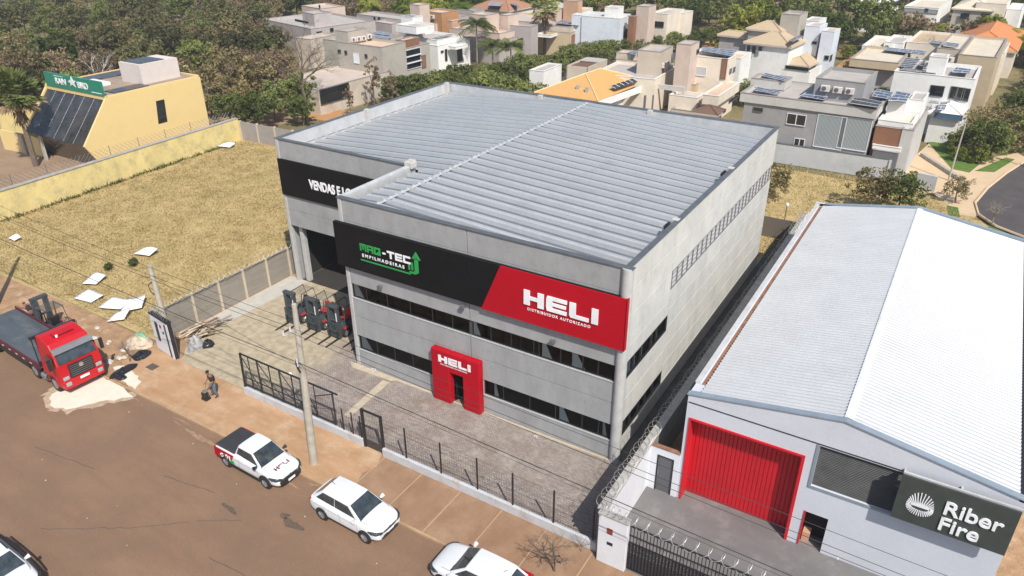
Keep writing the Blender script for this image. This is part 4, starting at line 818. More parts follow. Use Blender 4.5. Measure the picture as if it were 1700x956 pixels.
HOUSES=[
('mauve pale low house with wide flat roofs beyond the bare leafless tree',-14,
 [[-69.63,66.77,16.63,13.06,0.0,5.0,'mauve','rgray','flat'],[-72.07,70.21,3.86,3.6,3.4,6.8,'mauve','rgray','flat']],
 [[0,'S',-4.76,-0.46,5.86,6.12,'dark'],[0,'E',1.0,2.0,3.74,4.43,'dark'],[0,'E',3.67,4.3,4.17,4.71,'dark']],
 [],
 []),
('low pale house with a dark carport behind the bare tree trunk',-2,
 [[-42.59,40.6,9.0,13.37,0.0,3.2,'beige','rpink','flat'],[-64.32,61.36,3.5,5.89,0.0,4.5,'beige','rpink','flat']],
 [[0,'E',0.22,5.33,1.28,3.11,'dark']],  # dark pane on the wall stands in for the shaded carport opening
 [],
 []),
('grey beige block house with a dark glass portal and white bars',-2,
 [[-42.28,52.92,8.44,4.91,0.0,6.5,'graybeige','rpeach','flat'],[-48.54,53.26,2.51,3.85,4.7,8.0,'graybeige','rgray','flat'],[-42.89,58.18,5.0,5.9,0.0,5.4,'graybeige','rgray','flat'],[-43.44,58.98,1.5,3.53,5.0,6.4,'brown','rpeach','flat'],[-47.98,60.2,7.0,4.07,0.0,6.0,'graybeige','rpink','flat'],[-50,57.5,8,6,0,5.6,'graybeige','rgray','flat']],
 [[0,'S',-8.4,-7.9,5.05,5.44,'dark'],[0,'S',-7.08,-6.67,4.97,5.41,'dark'],[0,'S',-5.39,-4.49,3.97,5.24,'white'],[0,'S',-3.23,-2.82,4.86,5.3,'dark'],[2,'E',0.27,3.63,2.47,5.11,'bars'],[2,'E',3.85,4.75,2.18,3.86,'brownw']],
 [[[[-52.57,62.69],[-52.91,64.39],[-49.49,63.67],[-48.25,62.17]],6.2],[[[-50.43,60.23],[-50.53,61.62],[-47.45,61.2],[-46.81,59.47]],6.2]],
 [[[-48.31,53.99],6.6,1],[[-48.28,55.04],6.55,1],[[-48.24,56.04],6.51,1],[[-48.2,57.22],6.59,1]]),
('white single storey house with a floating white roof band beside the portal house',-7,
 [[-45.66,69.76,7.0,6.06,3.5,4.7,'white','rgray','flat'],[-45.37,69.57,6.0,7.55,0.0,3.9,'white','rgray','flat'],[-47.12,66.69,4.52,3.97,5.9,7.0,'white','rgray','flat'],[-50.36,70.69,3.94,2.03,2.8,5.7,'mauve','rgray','flat'],[-51.78,71.77,2.7,2.34,6.0,7.4,'white','rdark','flat'],[-43.05,71.14,1.5,2.9,3.3,3.7,'white','white','flat'],[-50.5,66,8,9,0,3.9,'mauve','rgray','flat']],
 [[1,'E',1.56,2.02,1.43,3.14,'dark'],[1,'E',4.45,5.63,0.88,2.84,'dark'],[1,'E',0.66,1.21,2.81,3.05,'dark']],
 [[[[-47.04,70.49],[-47.06,74.7],[-46.25,75.15],[-46.25,70.55]],4.75],[[[-54.2,72.26],[-54.15,73.67],[-52.37,73.27],[-52.34,71.94]],7.45]],
 []),
('pinkish house with a tall square water tank block behind the feather palm',-7,
 [[-40.81,80.48,9.0,3.98,3.6,4.6,'pinkish','rpeach','flat'],[-40.05,79.04,8.0,4.81,0.0,3.7,'mauve','rgray','flat'],[-44.04,81.27,3.46,3.48,3.1,7.1,'pinkish','rgray','flat'],[-41.92,84.95,1.78,2.84,2.8,6.8,'pinkish','rgray','flat'],[-40.03,85.04,1.0,3.2,3.0,3.4,'pinkish','pinkish','flat'],[-53.89,85.44,1.29,3.0,4.0,5.0,'peach','rpeach','flat'],[-45.5,83,8,9,0,4.1,'pinkish','rgray','flat']],
 [[1,'E',1.64,2.65,1.98,3.25,'dark'],[1,'E',4.94,6.3,2.16,3.37,'dark']],
 [],
 [[[-44.15,89.35],4.6,0],[[-43.98,89.9],4.6,0]]),
('brown walled bungalow with a broad beige roof band behind the distant fan palm',4,
 [[-33.57,91.79,8.0,6.83,3.7,4.7,'beige','rgray','flat'],[-33.3,91.32,7.0,6.18,0.0,3.8,'tan','rgray','flat'],[-38.75,96.19,4.34,2.96,2.4,6.5,'pinkish','rpink','flat'],[-37.82,85.61,6.0,2.67,0.0,5.2,'mauve','rpink','flat'],[-35.62,88.54,3.0,5.1,3.2,3.6,'white','rgray','flat'],[-42.5,95,8,10,0,4.4,'beige','rpink','flat']],
 [[1,'E',0.34,4.94,0.99,3.34,'brownw'],[1,'E',5.71,10.29,1.03,3.05,'dark']],
 [[[[-37.45,93.36],[-38.35,97.12],[-32.92,95.88],[-32.74,92.81]],4.8]],
 []),
('long pale blue white two storey house with a tall narrow window above the tree row',3,
 [[-26.69,93.54,7.47,2.1,0.0,6.5,'bluewhite','rgray','flat'],[-25.18,93.36,7.0,3.39,0.0,6.4,'bluewhite','rgray','flat'],[-26.16,94.3,2.35,2.75,4.8,7.9,'white','rgray','flat'],[-23.31,94.68,1.0,1.28,0.0,6.7,'brown','brown','flat'],[-24.61,95.59,2.0,2.64,4.6,5.2,'white','white','flat'],[-26.7,96,8,6,0,6.0,'bluewhite','rgray','flat']],
 [[0,'S',-1.26,-0.58,3.39,5.18,'dark'],[1,'E',1.72,6.51,3.17,4.99,'dark']],
 [],
 []),
('cream two storey house with a square dark window at the end of the tree row',-3,
 [[-20.07,101.47,3.29,7.28,0.0,6.5,'cream','rgray','flat'],[-19.14,107.23,4.0,4.11,0.0,6.0,'cream','rgray','flat'],[-21.42,96.2,2.27,2.78,0.0,8.2,'pinkish','rgray','flat'],[-26.37,107.12,4.0,5.01,0.0,4.2,'cream','rtan','hip'],[-28.98,109.07,3.0,4.02,0.0,3.9,'white','rgray','flat']],
 [[0,'S',-2.25,-0.57,4.31,5.18,'dark'],[3,'S',0.72,1.47,2.72,4.01,'dark'],[4,'E',0.97,3.37,1.83,3.4,'dark']],
 [],
 []),
('orange brown and pink block house in the rear row by the trees',-8,
 [[-57.12,86.77,5.07,4.47,0.0,6.0,'orange','rpeach','flat'],[-57.15,80.51,2.36,2.43,0.0,8.0,'pinkish','rpeach','flat'],[-58.39,86.4,9.0,3.81,0.0,4.2,'pinkish','rgray','flat']],
 [],
 [],
 [[[-60.7,86.56],5,0],[[-59.81,86.55],5,0],[[-58.98,86.51],5,0]]),
('long low grey house in the rear row left of the orange block',-8,
 [[-63.73,84.95,14.1,4.71,0.0,4.5,'mauve','rgray','flat'],[-64.8,81.88,5.15,3.24,0.0,4.2,'mauve','rpink','flat']],
 [[0,'S',-9.06,-8.62,3.89,4.36,'dark'],[0,'S',-7.85,-7.29,4.06,4.4,'dark']],
 [],
 []),
('low grey house with a thin white roof rim right of the orange block',-8,
 [[-58.72,99.5,6.74,3.14,0.0,4.8,'graybeige','rgray','flat'],[-60.5,93,8,6,0,4.0,'mauve','rpink','flat']],
 [],
 [],
 []),
('terracotta hip roofed house carrying dark solar sheets on its roof',-6,
 [[-53.81,104.52,9.75,8.81,0.0,4.6,'cream','rterra','hip']],
 [],
 [[[[-57.16,101.93],[-60.6,108.78],[-57.96,108.93],[-54.42,102.25]],5.6],[[[-55.18,107.28],[-57.68,111.63],[-53.93,107.96],[-51.39,104.55]],5.4]],
 []),
('white house with a small pyramid roof and pink block in the rear row',0,
 [[-45.63,107.8,4.2,6.41,0.0,5.0,'white','rgray','hip'],[-35.63,98.23,2.89,1.81,0.0,8.0,'peach','rpeach','flat'],[-45.62,111.94,1.59,6.33,0.0,4.0,'cream','rpink','flat'],[-43.3,116.73,3.99,3.63,0.0,4.0,'cream','rpeach','flat']],
 [],
 [],
 []),
('pink walled house among the far trees beyond the mauve house',-14,
 [[-86.22,86.07,7.28,5.61,0.0,5.0,'pinkish','rpink','flat']],
 [[0,'S',-0.49,0.18,5.21,5.68,'dark']],
 [],
 []),
('low white house with a narrow grey roof beside the orange tiled roof',2,
 [[-22.22,62.14,2.16,5.53,0.0,3.7,'white','rgray','flat'],[-18.27,67.5,3.22,6.84,0.0,3.7,'beige','pergola','flat']],
 [],
 [],
 []),
('cream block house with a square tower and air conditioners behind the orange roof',3,
 [[-7.26,65.8,3.09,4.92,3.0,7.0,'beige','rgray','flat'],[-6.43,62.3,8.37,8.81,0.0,4.3,'cream','rgray','flat'],[-12.5,70.61,2.95,2.5,0.0,4.6,'beige','rpink','flat'],[-13.43,70.94,2.18,2.36,0.0,5.4,'beige','rpeach','flat']],
 [[0,'E',4.53,5.94,5.25,5.86,'dark'],[0,'E',4.55,5.29,4.86,5.31,'dark']],
 [[[[-14.04,70.87],[-14.16,72.6],[-13.18,72.55],[-12.43,70.04]],5.45]],
 [[[-7.12,66.87],4.89,1],[[-7.18,68.17],4.89,1],[[-7.16,67.76],4.28,1],[[-7.28,69.99],4.2,1]]),
('cream two storey house with a garage shutter and large dark roof panels',0,
 [[0.81,67.99,5.08,3.28,0.0,6.5,'cream','rpink','flat'],[-3.2,65.2,1.91,2.99,0.0,8.3,'pinkish','rgray','flat'],[0.17,75.91,7.0,5.23,0.0,5.2,'white','rpeach','flat']],
 [[0,'S',-4.31,-2.71,4.21,5.2,'shutter'],[0,'S',-0.8,-0.18,4.08,6.49,'brownw'],[0,'E',0.89,1.7,4.62,5.12,'dark'],[0,'E',2.42,3.26,4.52,5.03,'dark'],[1,'E',2.11,3.06,6.93,7.38,'dark']],
 [[[[-3.64,70.6],[-4.35,73.09],[0.39,72.88],[0.67,68.94]],6.7]],
 []),
('low cream house with stepped flat roofs and a yellow terrace just beyond the warehouse parapet',0,
 [[-2.67,66.77,1.83,4.49,0.0,3.2,'tan','ryellow','flat'],[2.13,61.08,1.95,8.51,2.4,3.5,'cream','rpeach','flat'],[1.44,63.11,2.06,6.64,0.0,2.5,'cream','rpeach','flat'],[-0.96,62.68,3.6,2.67,0.0,2.6,'cream','rgray','flat'],[-0.55,61.59,3.19,6.42,0.0,1.2,'beige','rbeige','flat']],
 [[2,'E',4.99,10.71,1.17,1.44,'dark']],
 [],
 []),
('dark brown roofed shed beside the stepped cream house',0,
 [[3.71,56.23,3.1,2.92,0.0,2.6,'cream','rbrown','hip']],
 [],
 [],
 []),
('large tan house with several hipped tile roofs and small dark windows',-6,
 [[4.83,83.48,6.9,8.02,0.0,6.0,'white','rtan','hip'],[2.5,86.71,5.27,4.56,0.0,7.4,'mauve','rtan','hip'],[-2.32,88.09,4.97,2.65,0.0,6.0,'mauve','rtan','hip'],[7.44,84.28,4.08,7.16,2.9,3.5,'beige','rtan','hip'],[7.83,83.5,3.77,7.21,0.0,2.9,'white','rgray','flat']],
 [[0,'S',-6.19,-5.75,4.81,5.55,'dark'],[0,'S',-5.47,-4.94,4.59,5.57,'dark'],[0,'S',-4.51,-4.04,5.05,5.6,'dark'],[4,'S',-3.4,-0.26,2.99,3.4,'dark']],
 [[[[4.3,83.67],[4.43,88.32],[5.33,87.55],[5.07,82.9]],6.75]],
 []),
('pale blue white tower house with a grey roof block behind the tan hipped house',-3,
 [[7.11,89.45,2.1,3.92,0.0,8.0,'bluewhite','rgray','flat'],[9.24,88.59,1.73,3.43,0.0,7.6,'bluewhite','rpink','flat'],[4.29,88.5,2.64,4.02,0.0,9.5,'graybeige','rgray','flat'],[5.87,94.43,2.14,4.48,0.0,8.0,'white','rgray','flat'],[4.31,93.14,4.0,2.0,0.0,7.0,'bluewhite','rgray','flat']],
 [[0,'S',-0.73,-0.18,5.64,5.95,'dark'],[0,'S',-0.03,0.78,6.39,6.5,'dark'],[1,'S',-0.7,-0.19,3.83,4.33,'dark'],[1,'E',0.03,1.07,3.68,4.39,'dark']],
 [],
 []),
('modern grey house with tall curtained glazing and a wide roof slab full of solar panels',-2,
 [[20.26,51.01,13.16,8.0,5.6,6.5,'lgray','rgray','flat'],[20.03,51.2,12.45,7.5,0.0,5.62,'gray','rgray','flat'],[18.47,53.47,4.65,6.37,5.1,8.3,'gray','rgray','flat'],[23.46,52.59,3.08,3.72,4.7,5.2,'white','rbeige','flat'],[23.49,51.82,3.14,2.85,0.0,4.75,'brown','rgray','flat'],[22.99,51.55,2.51,6.16,2.6,3.0,'white','rdeck','flat'],[22.89,51.07,2.23,5.09,0.0,2.65,'darkgray','rgray','flat'],[23.72,51.75,1.0,10.47,0.0,4.8,'lgray','rgray','flat'],[10.56,55.44,3.6,2.71,6.3,7.2,'lgray','rgray','flat'],[22.29,54.78,1.58,3.79,3.7,6.6,'white','white','flat'],[23.67,56.59,1.32,3.74,3.7,6.6,'white','rgray','flat']],
 [[1,'S',-11.4,-10.48,4.81,5.14,'dark'],[1,'S',-7.9,-6.11,3.98,4.99,'whitewin'],[1,'S',-4.93,-2.32,2.13,5.31,'curtain'],[1,'S',-2.69,0.03,2.35,5.37,'curtain'],[1,'S',-6.79,-5.85,1.73,2.59,'whitewin'],[6,'E',3.41,8.96,0.97,1.14,'white']],
 [[[[8.1,52.42],[8.1,54.13],[10.78,53.07],[10.71,51.92]],6.6],[[[7.77,56.52],[7.74,58.05],[10.54,56.61],[10.42,55.18]],7.3],[[[12.82,52.47],[12.98,54.31],[15.38,54.82],[15.18,51.94]],6.56],[[[17.61,51.04],[17.73,54.18],[20.4,53.06],[20.27,50.64]],6.75],[[[19.1,55.1],[19.09,58.6],[20.74,57.77],[20.61,54.72]],6.75],[[[20.76,53.76],[20.95,58.31],[22.32,57.79],[22.31,54.25]],6.8]],
 [[[14.9,53.39],7.14,0],[[16.08,53.35],7.13,0],[[17.21,53.31],7.14,0]]),
('long white house with narrow slit windows and a white roof tank block',-2,
 [[27.48,70.26,8.16,8.0,0.0,6.5,'white','rgray','flat'],[24.26,70.84,1.76,2.29,5.0,8.4,'white','rgray','flat'],[27.48,77.58,7.0,2.77,0.0,6.2,'cream','rbeige','flat']],
 [[0,'S',-4.07,-2.74,4.31,5.39,'dark'],[0,'S',-2.05,-1.39,4.24,5.49,'dark'],[0,'S',-1.43,-0.71,4.13,5.46,'dark'],[0,'S',-0.85,-0.18,4.1,5.43,'dark']],
 [[[[19.53,72.49],[19.53,78.3],[21.2,78.3],[21.03,72.48]],6.7],[[[19.83,70.94],[20.14,72.26],[22.14,71.71],[22.07,70.57]],6.6],[[[22.22,70.92],[22.48,72.01],[23.77,71.81],[23.5,70.68]],6.6],[[[25.07,72.0],[25.23,74.89],[26.78,74.64],[26.73,72.14]],6.7],[[[21.39,74.72],[21.53,78.14],[22.04,77.81],[22.2,74.01]],6.6]],
 [[[22.35,75.25],6.5,0],[[24.33,79.4],6.5,0]]),
('white hip roofed garden house beside the lawn with three dark solar panels',-2,
 [[27.37,66.46,3.49,4.75,0.0,3.3,'white','rwhite','hip']],
 [[0,'S',-2.75,-0.13,2.8,3.3,'blue']],
 [[[[24.77,65.07],[24.8,69.1],[25.49,69.27],[25.43,65.45]],3.9],[[[23.67,67.28],[23.76,68.25],[24.66,68.08],[24.67,67.4]],4.1]],
 []),
('flat roofed tan house carrying a long row of narrow dark roof panels',-2,
 [[18.46,84.14,5.98,11.1,4.0,5.0,'tan','rbeige','flat'],[18.51,85.35,5.45,10.83,0.0,4.1,'mauve','rbeige','flat'],[15.96,97.67,4.0,10.66,0.0,4.6,'white','rbeige','flat']],
 [],
 [[[[15.57,92.39],[15.74,94.6],[20.77,94.2],[20.78,91.23]],5.1]],
 []),
('large beige house with broad white rimmed sloping roofs',-3,
 [[25.05,90.26,2.88,13.8,0.0,6.3,'beige','rbeige','flat'],[29.17,84.67,4.22,16.33,0.0,6.6,'tan','rbeige','flat'],[17.18,100.22,2.61,7.5,0.0,5.0,'white','rgray','flat'],[23.4,101.47,5.95,12.07,0.0,5.0,'cream','rtan','flat'],[30.0,95.69,1.0,9.02,0.0,5.5,'cream','rbeige','flat'],[27.69,86.34,2.59,11.08,0.0,5.0,'cream','ryellow','flat']],
 [],
 [[[[22.6,91.84],[22.86,94.09],[24.51,93.3],[24.46,90.85]],6.5],[[[20.44,101.61],[20.48,103.77],[21.98,103.33],[21.98,101.22]],5.1]],
 []),
('house under a bright orange hipped tile roof at the right edge',-3,
 [[31.87,108.53,9.06,21.37,0.0,3.8,'cream','rorange','hip']],
 [],
 [],
 []),
('white modern house with a dark glazed front at the top right',-5,
 [[10.08,143.48,6.18,6.94,0.0,5.5,'white','white','flat']],
 [[0,'S',-6.09,0.01,4.56,5.33,'dark'],[0,'E',1.74,7.43,4.58,5.56,'dark']],
 [],
 []),
('house with a plain tan roof between two white houses at the top right',-5,
 [[18.28,144.41,6.06,15.05,0.0,5.0,'white','rbeige','flat']],
 [[0,'S',-5.93,-0.13,3.99,4.64,'gray'],[0,'S',-2.36,-1.77,4.25,4.79,'dark']],
 [],
 []),
('grey hip roofed house with two dark front windows at the top right',-4,
 [[27.41,147.48,7.21,12.7,0.0,4.8,'graybeige','rbeige','hip'],[29.17,147.83,5.0,8.21,0.0,6.0,'cream','rbeige','flat']],
 [[0,'S',-5.34,-3.9,2.97,4.03,'dark'],[0,'S',-1.96,-0.54,3.14,4.18,'dark']],
 [[[[25.63,155.15],[26.02,159.52],[26.85,156.75],[26.64,152.07]],5.2]],
 []),
('white house with a red painted wall block at the far right edge',-4,
 [[31.81,148.98,2.43,10.83,0.0,5.0,'white','white','flat'],[30.9,152.9,1.49,2.0,0.0,4.4,'red','red','flat']],
 [],
 [],
 []),
]
# ---------------------------------------------------------------- the houses behind
def make_house(label, ang, V, W, P, A):
    c, s = math.cos(R(ang)), math.sin(R(ang)); bx, by = V[0][0], V[0][1]
    root = thing('house', label, 'house', (bx, by, 0))
    def T(b, u, v, z): return (b[0]+u*c-v*s, b[1]+u*s+v*c, z)   # u along the front, v into the depth
    def bar(mb, b, u0, u1, v0, v1, z0, z1):
        return mb.hexa([T(b, u0, v0, z0), T(b, u1, v0, z0), T(b, u1, v1, z0), T(b, u0, v1, z0), T(b, u0, v0, z1), T(b, u1, v0, z1), T(b, u1, v1, z1), T(b, u0, v1, z1)])
    walls = []
    for (x, y, w, d, z0, z1, wm, rm, kind) in V:
        b = (x, y); zb = -.2 if z0 == 0 else z0
        if kind == 'hip':
            e = .0; wl = bar(MB(), b, -w+.35, -.35, .35, d-.35, zb, z1-.05).build('wall', wm, root)
            h = min(w, d)*.5*.42; k = min(w, d)/2
            p = [T(b, -w, 0, z1-.05), T(b, 0, 0, z1-.05), T(b, 0, d, z1-.05), T(b, -w, d, z1-.05)]
            if w >= d: q = [T(b, -w+k, d/2, z1+h), T(b, -k, d/2, z1+h)]; F = [(p[0], p[1], q[1], q[0]), (p[1], p[2], q[1]), (p[2], p[3], q[0], q[1]), (p[3], p[0], q[0])]
            else: q = [T(b, -w/2, k, z1+h), T(b, -w/2, d-k, z1+h)]; F = [(p[0], p[1], q[0]), (p[1], p[2], q[1], q[0]), (p[2], p[3], q[1]), (p[3], p[0], q[0], q[1])]
            mb = MB()
            for f in F: mb.face(*f)
            rf = mb.build('roof', rm, root)
            rc = MB()
            for a in p: rc.tube([Vector(a)+Vector((0, 0, .03)), Vector(min(q, key=lambda t: (Vector(t)-Vector(a)).length))+Vector((0, 0, .03))], .09, 4)
            rc.tube([q[0], q[1]], .1, 4); rc.build('ridge_tiles', rm, rf)
            bar(MB(), b, -w, 0, 0, d, z1-.28, z1-.06).build('fascia', 'beige' if rm != 'rwhite' else 'white', root)
        elif kind == 'pergola' or rm == 'pergola':
            wl = bar(bar(bar(MB(), b, -.15, 0, 0, d, zb, z1), b, -w, 0, 0, .15, zb, z1), b, -w, -w+.15, 0, d, zb, z1).build('wall', wm, root)
            bar(MB(), b, -w+.15, -.15, .15, d*.6, z1-.25, z1-.2).build('roof', 'pergola_slats', root); bar(MB(), b, -w+.15, -.15, d*.6, d, z1-.1, z1).build('roof', 'rgray', root)
        else:
            pt_, ph = min(.22, w*.1), .32 if w > 2.4 and d > 2 else .12
            wl = bar(MB(), b, -w, 0, 0, d, zb, z1-ph).build('wall', wm, root)
            pp = MB(); bar(pp, b, -w, 0, 0, pt_, z1-ph, z1); bar(pp, b, -w, 0, d-pt_, d, z1-ph, z1); bar(pp, b, -pt_, 0, pt_, d-pt_, z1-ph, z1); bar(pp, b, -w, -w+pt_, pt_, d-pt_, z1-ph, z1)
            pp.build('parapet', wm, root)
            cp_ = MB(); bar(cp_, b, -w-.04, .04, -.04, pt_+.02, z1, z1+.05); bar(cp_, b, -pt_-.02, .04, pt_+.02, d+.04, z1, z1+.05); bar(cp_, b, -w-.04, -w+pt_, pt_+.02, d+.04, z1, z1+.05); bar(cp_, b, -w+pt_, -pt_, d-pt_, d+.04, z1, z1+.05)
            cp_.build('coping', 'coping_' + ('light' if wm in ('white', 'bluewhite', 'cream') else 'dark'), root)
            bar(MB(), b, -w+pt_, -pt_, pt_, d-pt_, z1-ph, z1-ph+.03).build('roof', rm, root)
        walls.append((b, w, d))
    for k, face, u0, u1, z0, z1, kind in W:
        b, w, d = walls[k]; m = dict(dark='dark_glass', white='white_paint', brownw='brown', bars='dark_glass', whitewin='dark_glass', curtain='curtain_glass', shutter='shutter_slats', gray='gray', blue=mat('pool_blue', (.05, .12, .2), .3))[kind]
        pr = .06
        def wb(mb, a0, a1, p0, p1, zz0, zz1):
            if face == 'S': return bar(mb, b, a0, a1, -p1, -p0, zz0, zz1)
            return bar(mb, b, p0, p1, a0, a1, zz0, zz1)
        if face == 'S': u0, u1 = max(u0, -w), min(u1, -.02)
        else: u0, u1 = max(u0, .02), u1
        if u1-u0 < .1: continue
        wn = wb(MB(), u0, u1, .005, .03, z0, z1).build('window', m, root)
        fr = MB(); t = .06
        wb(fr, u0-t, u0, .0, pr, z0-t, z1+t); wb(fr, u1, u1+t, .0, pr, z0-t, z1+t); wb(fr, u0, u1, .0, pr, z1, z1+t); wb(fr, u0, u1, .0, pr+.05, z0-t, z0)
        if kind == 'bars':
            for q in (.3, .65): wb(fr, u0, u1, .035, .3, z0+(z1-z0)*q, z0+(z1-z0)*q+.12)
        if kind == 'whitewin': wb(fr, (u0+u1)/2-.04, (u0+u1)/2+.04, .03, pr, z0, z1)
        fr.build('frame', 'white_paint' if kind in ('bars', 'whitewin', 'white', 'shutter', 'curtain') else 'flashing', wn)
    for q, z in P:
        mb = MB(); n = 4; lo = [(x, y, z) for x, y in q]; hi = [(x, y, z+.07) for x, y in q]
        a = sum(q[i][0]*q[(i+1) % 4][1]-q[(i+1) % 4][0]*q[i][1] for i in range(4))
        if a < 0: lo.reverse(); hi.reverse()
        mb.hexa(lo+hi).build('solar_panel', 'solar' if random.random() < .55 else 'solar_dark', root)
        fr = MB()
        h = [Vector(p) for p in hi]
        nn = max(2, int((h[1]-h[0]).length/1.0))
        for i in range(nn+1): fr.tube([h[0].lerp(h[1], i/nn)+Vector((0, 0, .01)), h[3].lerp(h[2], i/nn)+Vector((0, 0, .01))], .03, 4)
        n2 = max(1, int((h[3]-h[0]).length/1.6))
        for i in range(n2+1): fr.tube([h[0].lerp(h[3], i/n2)+Vector((0, 0, .01)), h[1].lerp(h[2], i/n2)+Vector((0, 0, .01))], .025, 4)
        fr.build('panel_frame', 'light_flashing', root)
    for (x, y), z, e in A:
        if e: a = MB().box(x-.16, x+.16, y-.42, y+.42, z, z+.6).build('air_conditioner', 'tank_white', root, bevel=.03); MB().cyl((x+.16, y-.1, z+.3), (x+.19, y-.1, z+.3), .22, 12).build('fan_grille', 'flashing', a)
        else: a = MB().box(x-.42, x+.42, y-.16, y+.16, z, z+.6).build('air_conditioner', 'tank_white', root, bevel=.03); MB().cyl((x-.1, y-.16, z+.3), (x-.1, y-.19, z+.3), .22, 12).build('fan_grille', 'flashing', a)
    return root
mat('coping_light', (.66, .64, .6), .8, var=.1); mat('coping_dark', (.30, .27, .25), .8, var=.15)
for h in HOUSES: make_house(*h)
# the house with the big orange tiled roof
OR = thing('house', 'low house with a large orange tiled roof and dark solar panels right behind the warehouse', 'house', (-8.5, 55, 0))
def hiproof(parent, x0, x1, y0, y1, ze, zr, rx, ry0, ry1, m):
    p = [(x0, y0, ze), (x1, y0, ze), (x1+.9, y1, ze), (x0+.9, y1, ze)]; q = [(rx, ry0, zr), (rx+.3, ry1, zr)]
    o = MB().face(p[0], p[1], q[0]).face(p[1], p[2], q[1], q[0]).face(p[2], p[3], q[1]).face(p[3], p[0], q[0], q[1]).build('roof', m, parent)
    r_ = MB()
    for a, c_ in ((p[0], q[0]), (p[1], q[0]), (p[2], q[1]), (p[3], q[1]), (q[0], q[1])): r_.tube([Vector(a)+Vector((0, 0, .03)), Vector(c_)+Vector((0, 0, .03))], .1, 5)
    r_.build('ridge_tiles', mat('ridge_pale', (.72, .50, .27), .85, var=.1), o); return o
MB().box(-17.4, -10.6, 53.6, 65.6, -.2, 3.1).build('wall', 'white', OR)
hiproof(OR, -18.2, -9.5, 52.6, 66.0, 3.3, 5.05, -13.9, 58.0, 61.6, 'orange_tiles')
MB().prism([(-9.65, 52.6), (-9.4, 52.6), (-7.6, 66.4), (-7.85, 66.4)], 2.55, 3.28).build('fascia', 'white', OR)
MB().box(-6.0, -5.8, 57.9, 58.2, -.2, 3.3).box(-5.2, -5.05, 58.6, 58.8, -.2, 3.3).build('column', 'darkgray', OR)
MB().hexa([(-10.0, 56.9, 4.12), (-9.35, 57.0, 3.85), (-8.6, 63.2, 3.85), (-9.2, 63.1, 4.12), (-10.0, 56.9, 4.2), (-9.35, 57.0, 3.93), (-8.6, 63.2, 3.93), (-9.2, 63.1, 4.2)]).build('solar_panel', 'solar_dark', OR)
fr = MB()
for k in range(7): fr.tube([(-10.0+.8*k/6, 56.9+6.2*k/6, 4.22), (-9.35+.75*k/6, 57+6.2*k/6, 3.95)], .03, 4)
fr.build('panel_frame', 'light_flashing', OR)
for (x, y) in ((-13.4, 54.4), (-12.0, 54.0)): MB().box(x, x+.4, y, y+.4, 3.5, 4.4).build('roof_vent', 'graybeige', OR)
PG = thing('pergola', 'pale concrete frame of a beam and post in front of the cream block house', 'pergola', (-3, 63.7, 0))
MB().box(-7.8, -3.0, 63.6, 63.9, 2.9, 3.5).box(-3.3, -3.0, 63.6, 63.9, -.2, 2.9).build('beam', 'lgray', PG)

# ---------------------------------------------------------------- vehicles
def wheel(name, parent, x, y, r, wd, side):
    w_ = MB().cyl((x, y-wd/2, r), (x, y+wd/2, r), r, 20).build(name, 'tyre', parent, bevel=.02)
    yo = y+side*(wd/2+.004)
    MB().cyl((x, yo-side*.03, r), (x, yo, r), r*.62, 14).build('rim', 'rim', w_)
    sp = MB()
    for k in range(5):
        a = 2*math.pi*k/5; sp.tube([(x, yo, r), (x+r*.55*math.cos(a), yo, r+r*.55*math.sin(a))], .03, 4)
    sp.build('spokes', 'chrome' if name == 'wheel' else 'rim', w_)
def loft(parent, name, st, m, sub=2):
    """st: list of (x, halfwidth, z_bottom, z_shoulder, z_top)"""
    mb = MB(); N_ = 0; rings = []
    for (x, w, zb, zs, zt) in st:
        h = [(w*.55, zb), (w*.93, zb), (w, zb+.14), (w, (zb+zs)/2+.06), (w*.97, zs), (w*.80, zt-.015), (w*.35, zt)]
        ring = [(x, y, z) for y, z in h]+[(x, -y, z) for y, z in reversed(h)]
        rings.append(len(mb.v)); mb.v += ring; N_ = len(ring)
    for a, c_ in zip(rings, rings[1:]):
        for j in range(N_): k = (j+1) % N_; mb.f.append((a+j, c_+j, c_+k, a+k)); mb.m.append(0)
    mb.f.append(tuple(rings[0]+j for j in range(N_))); mb.f.append(tuple(rings[-1]+j for j in reversed(range(N_)))); mb.m += [0, 0]
    o = mb.build(name, m, parent, smooth=True, subsurf=sub); return o
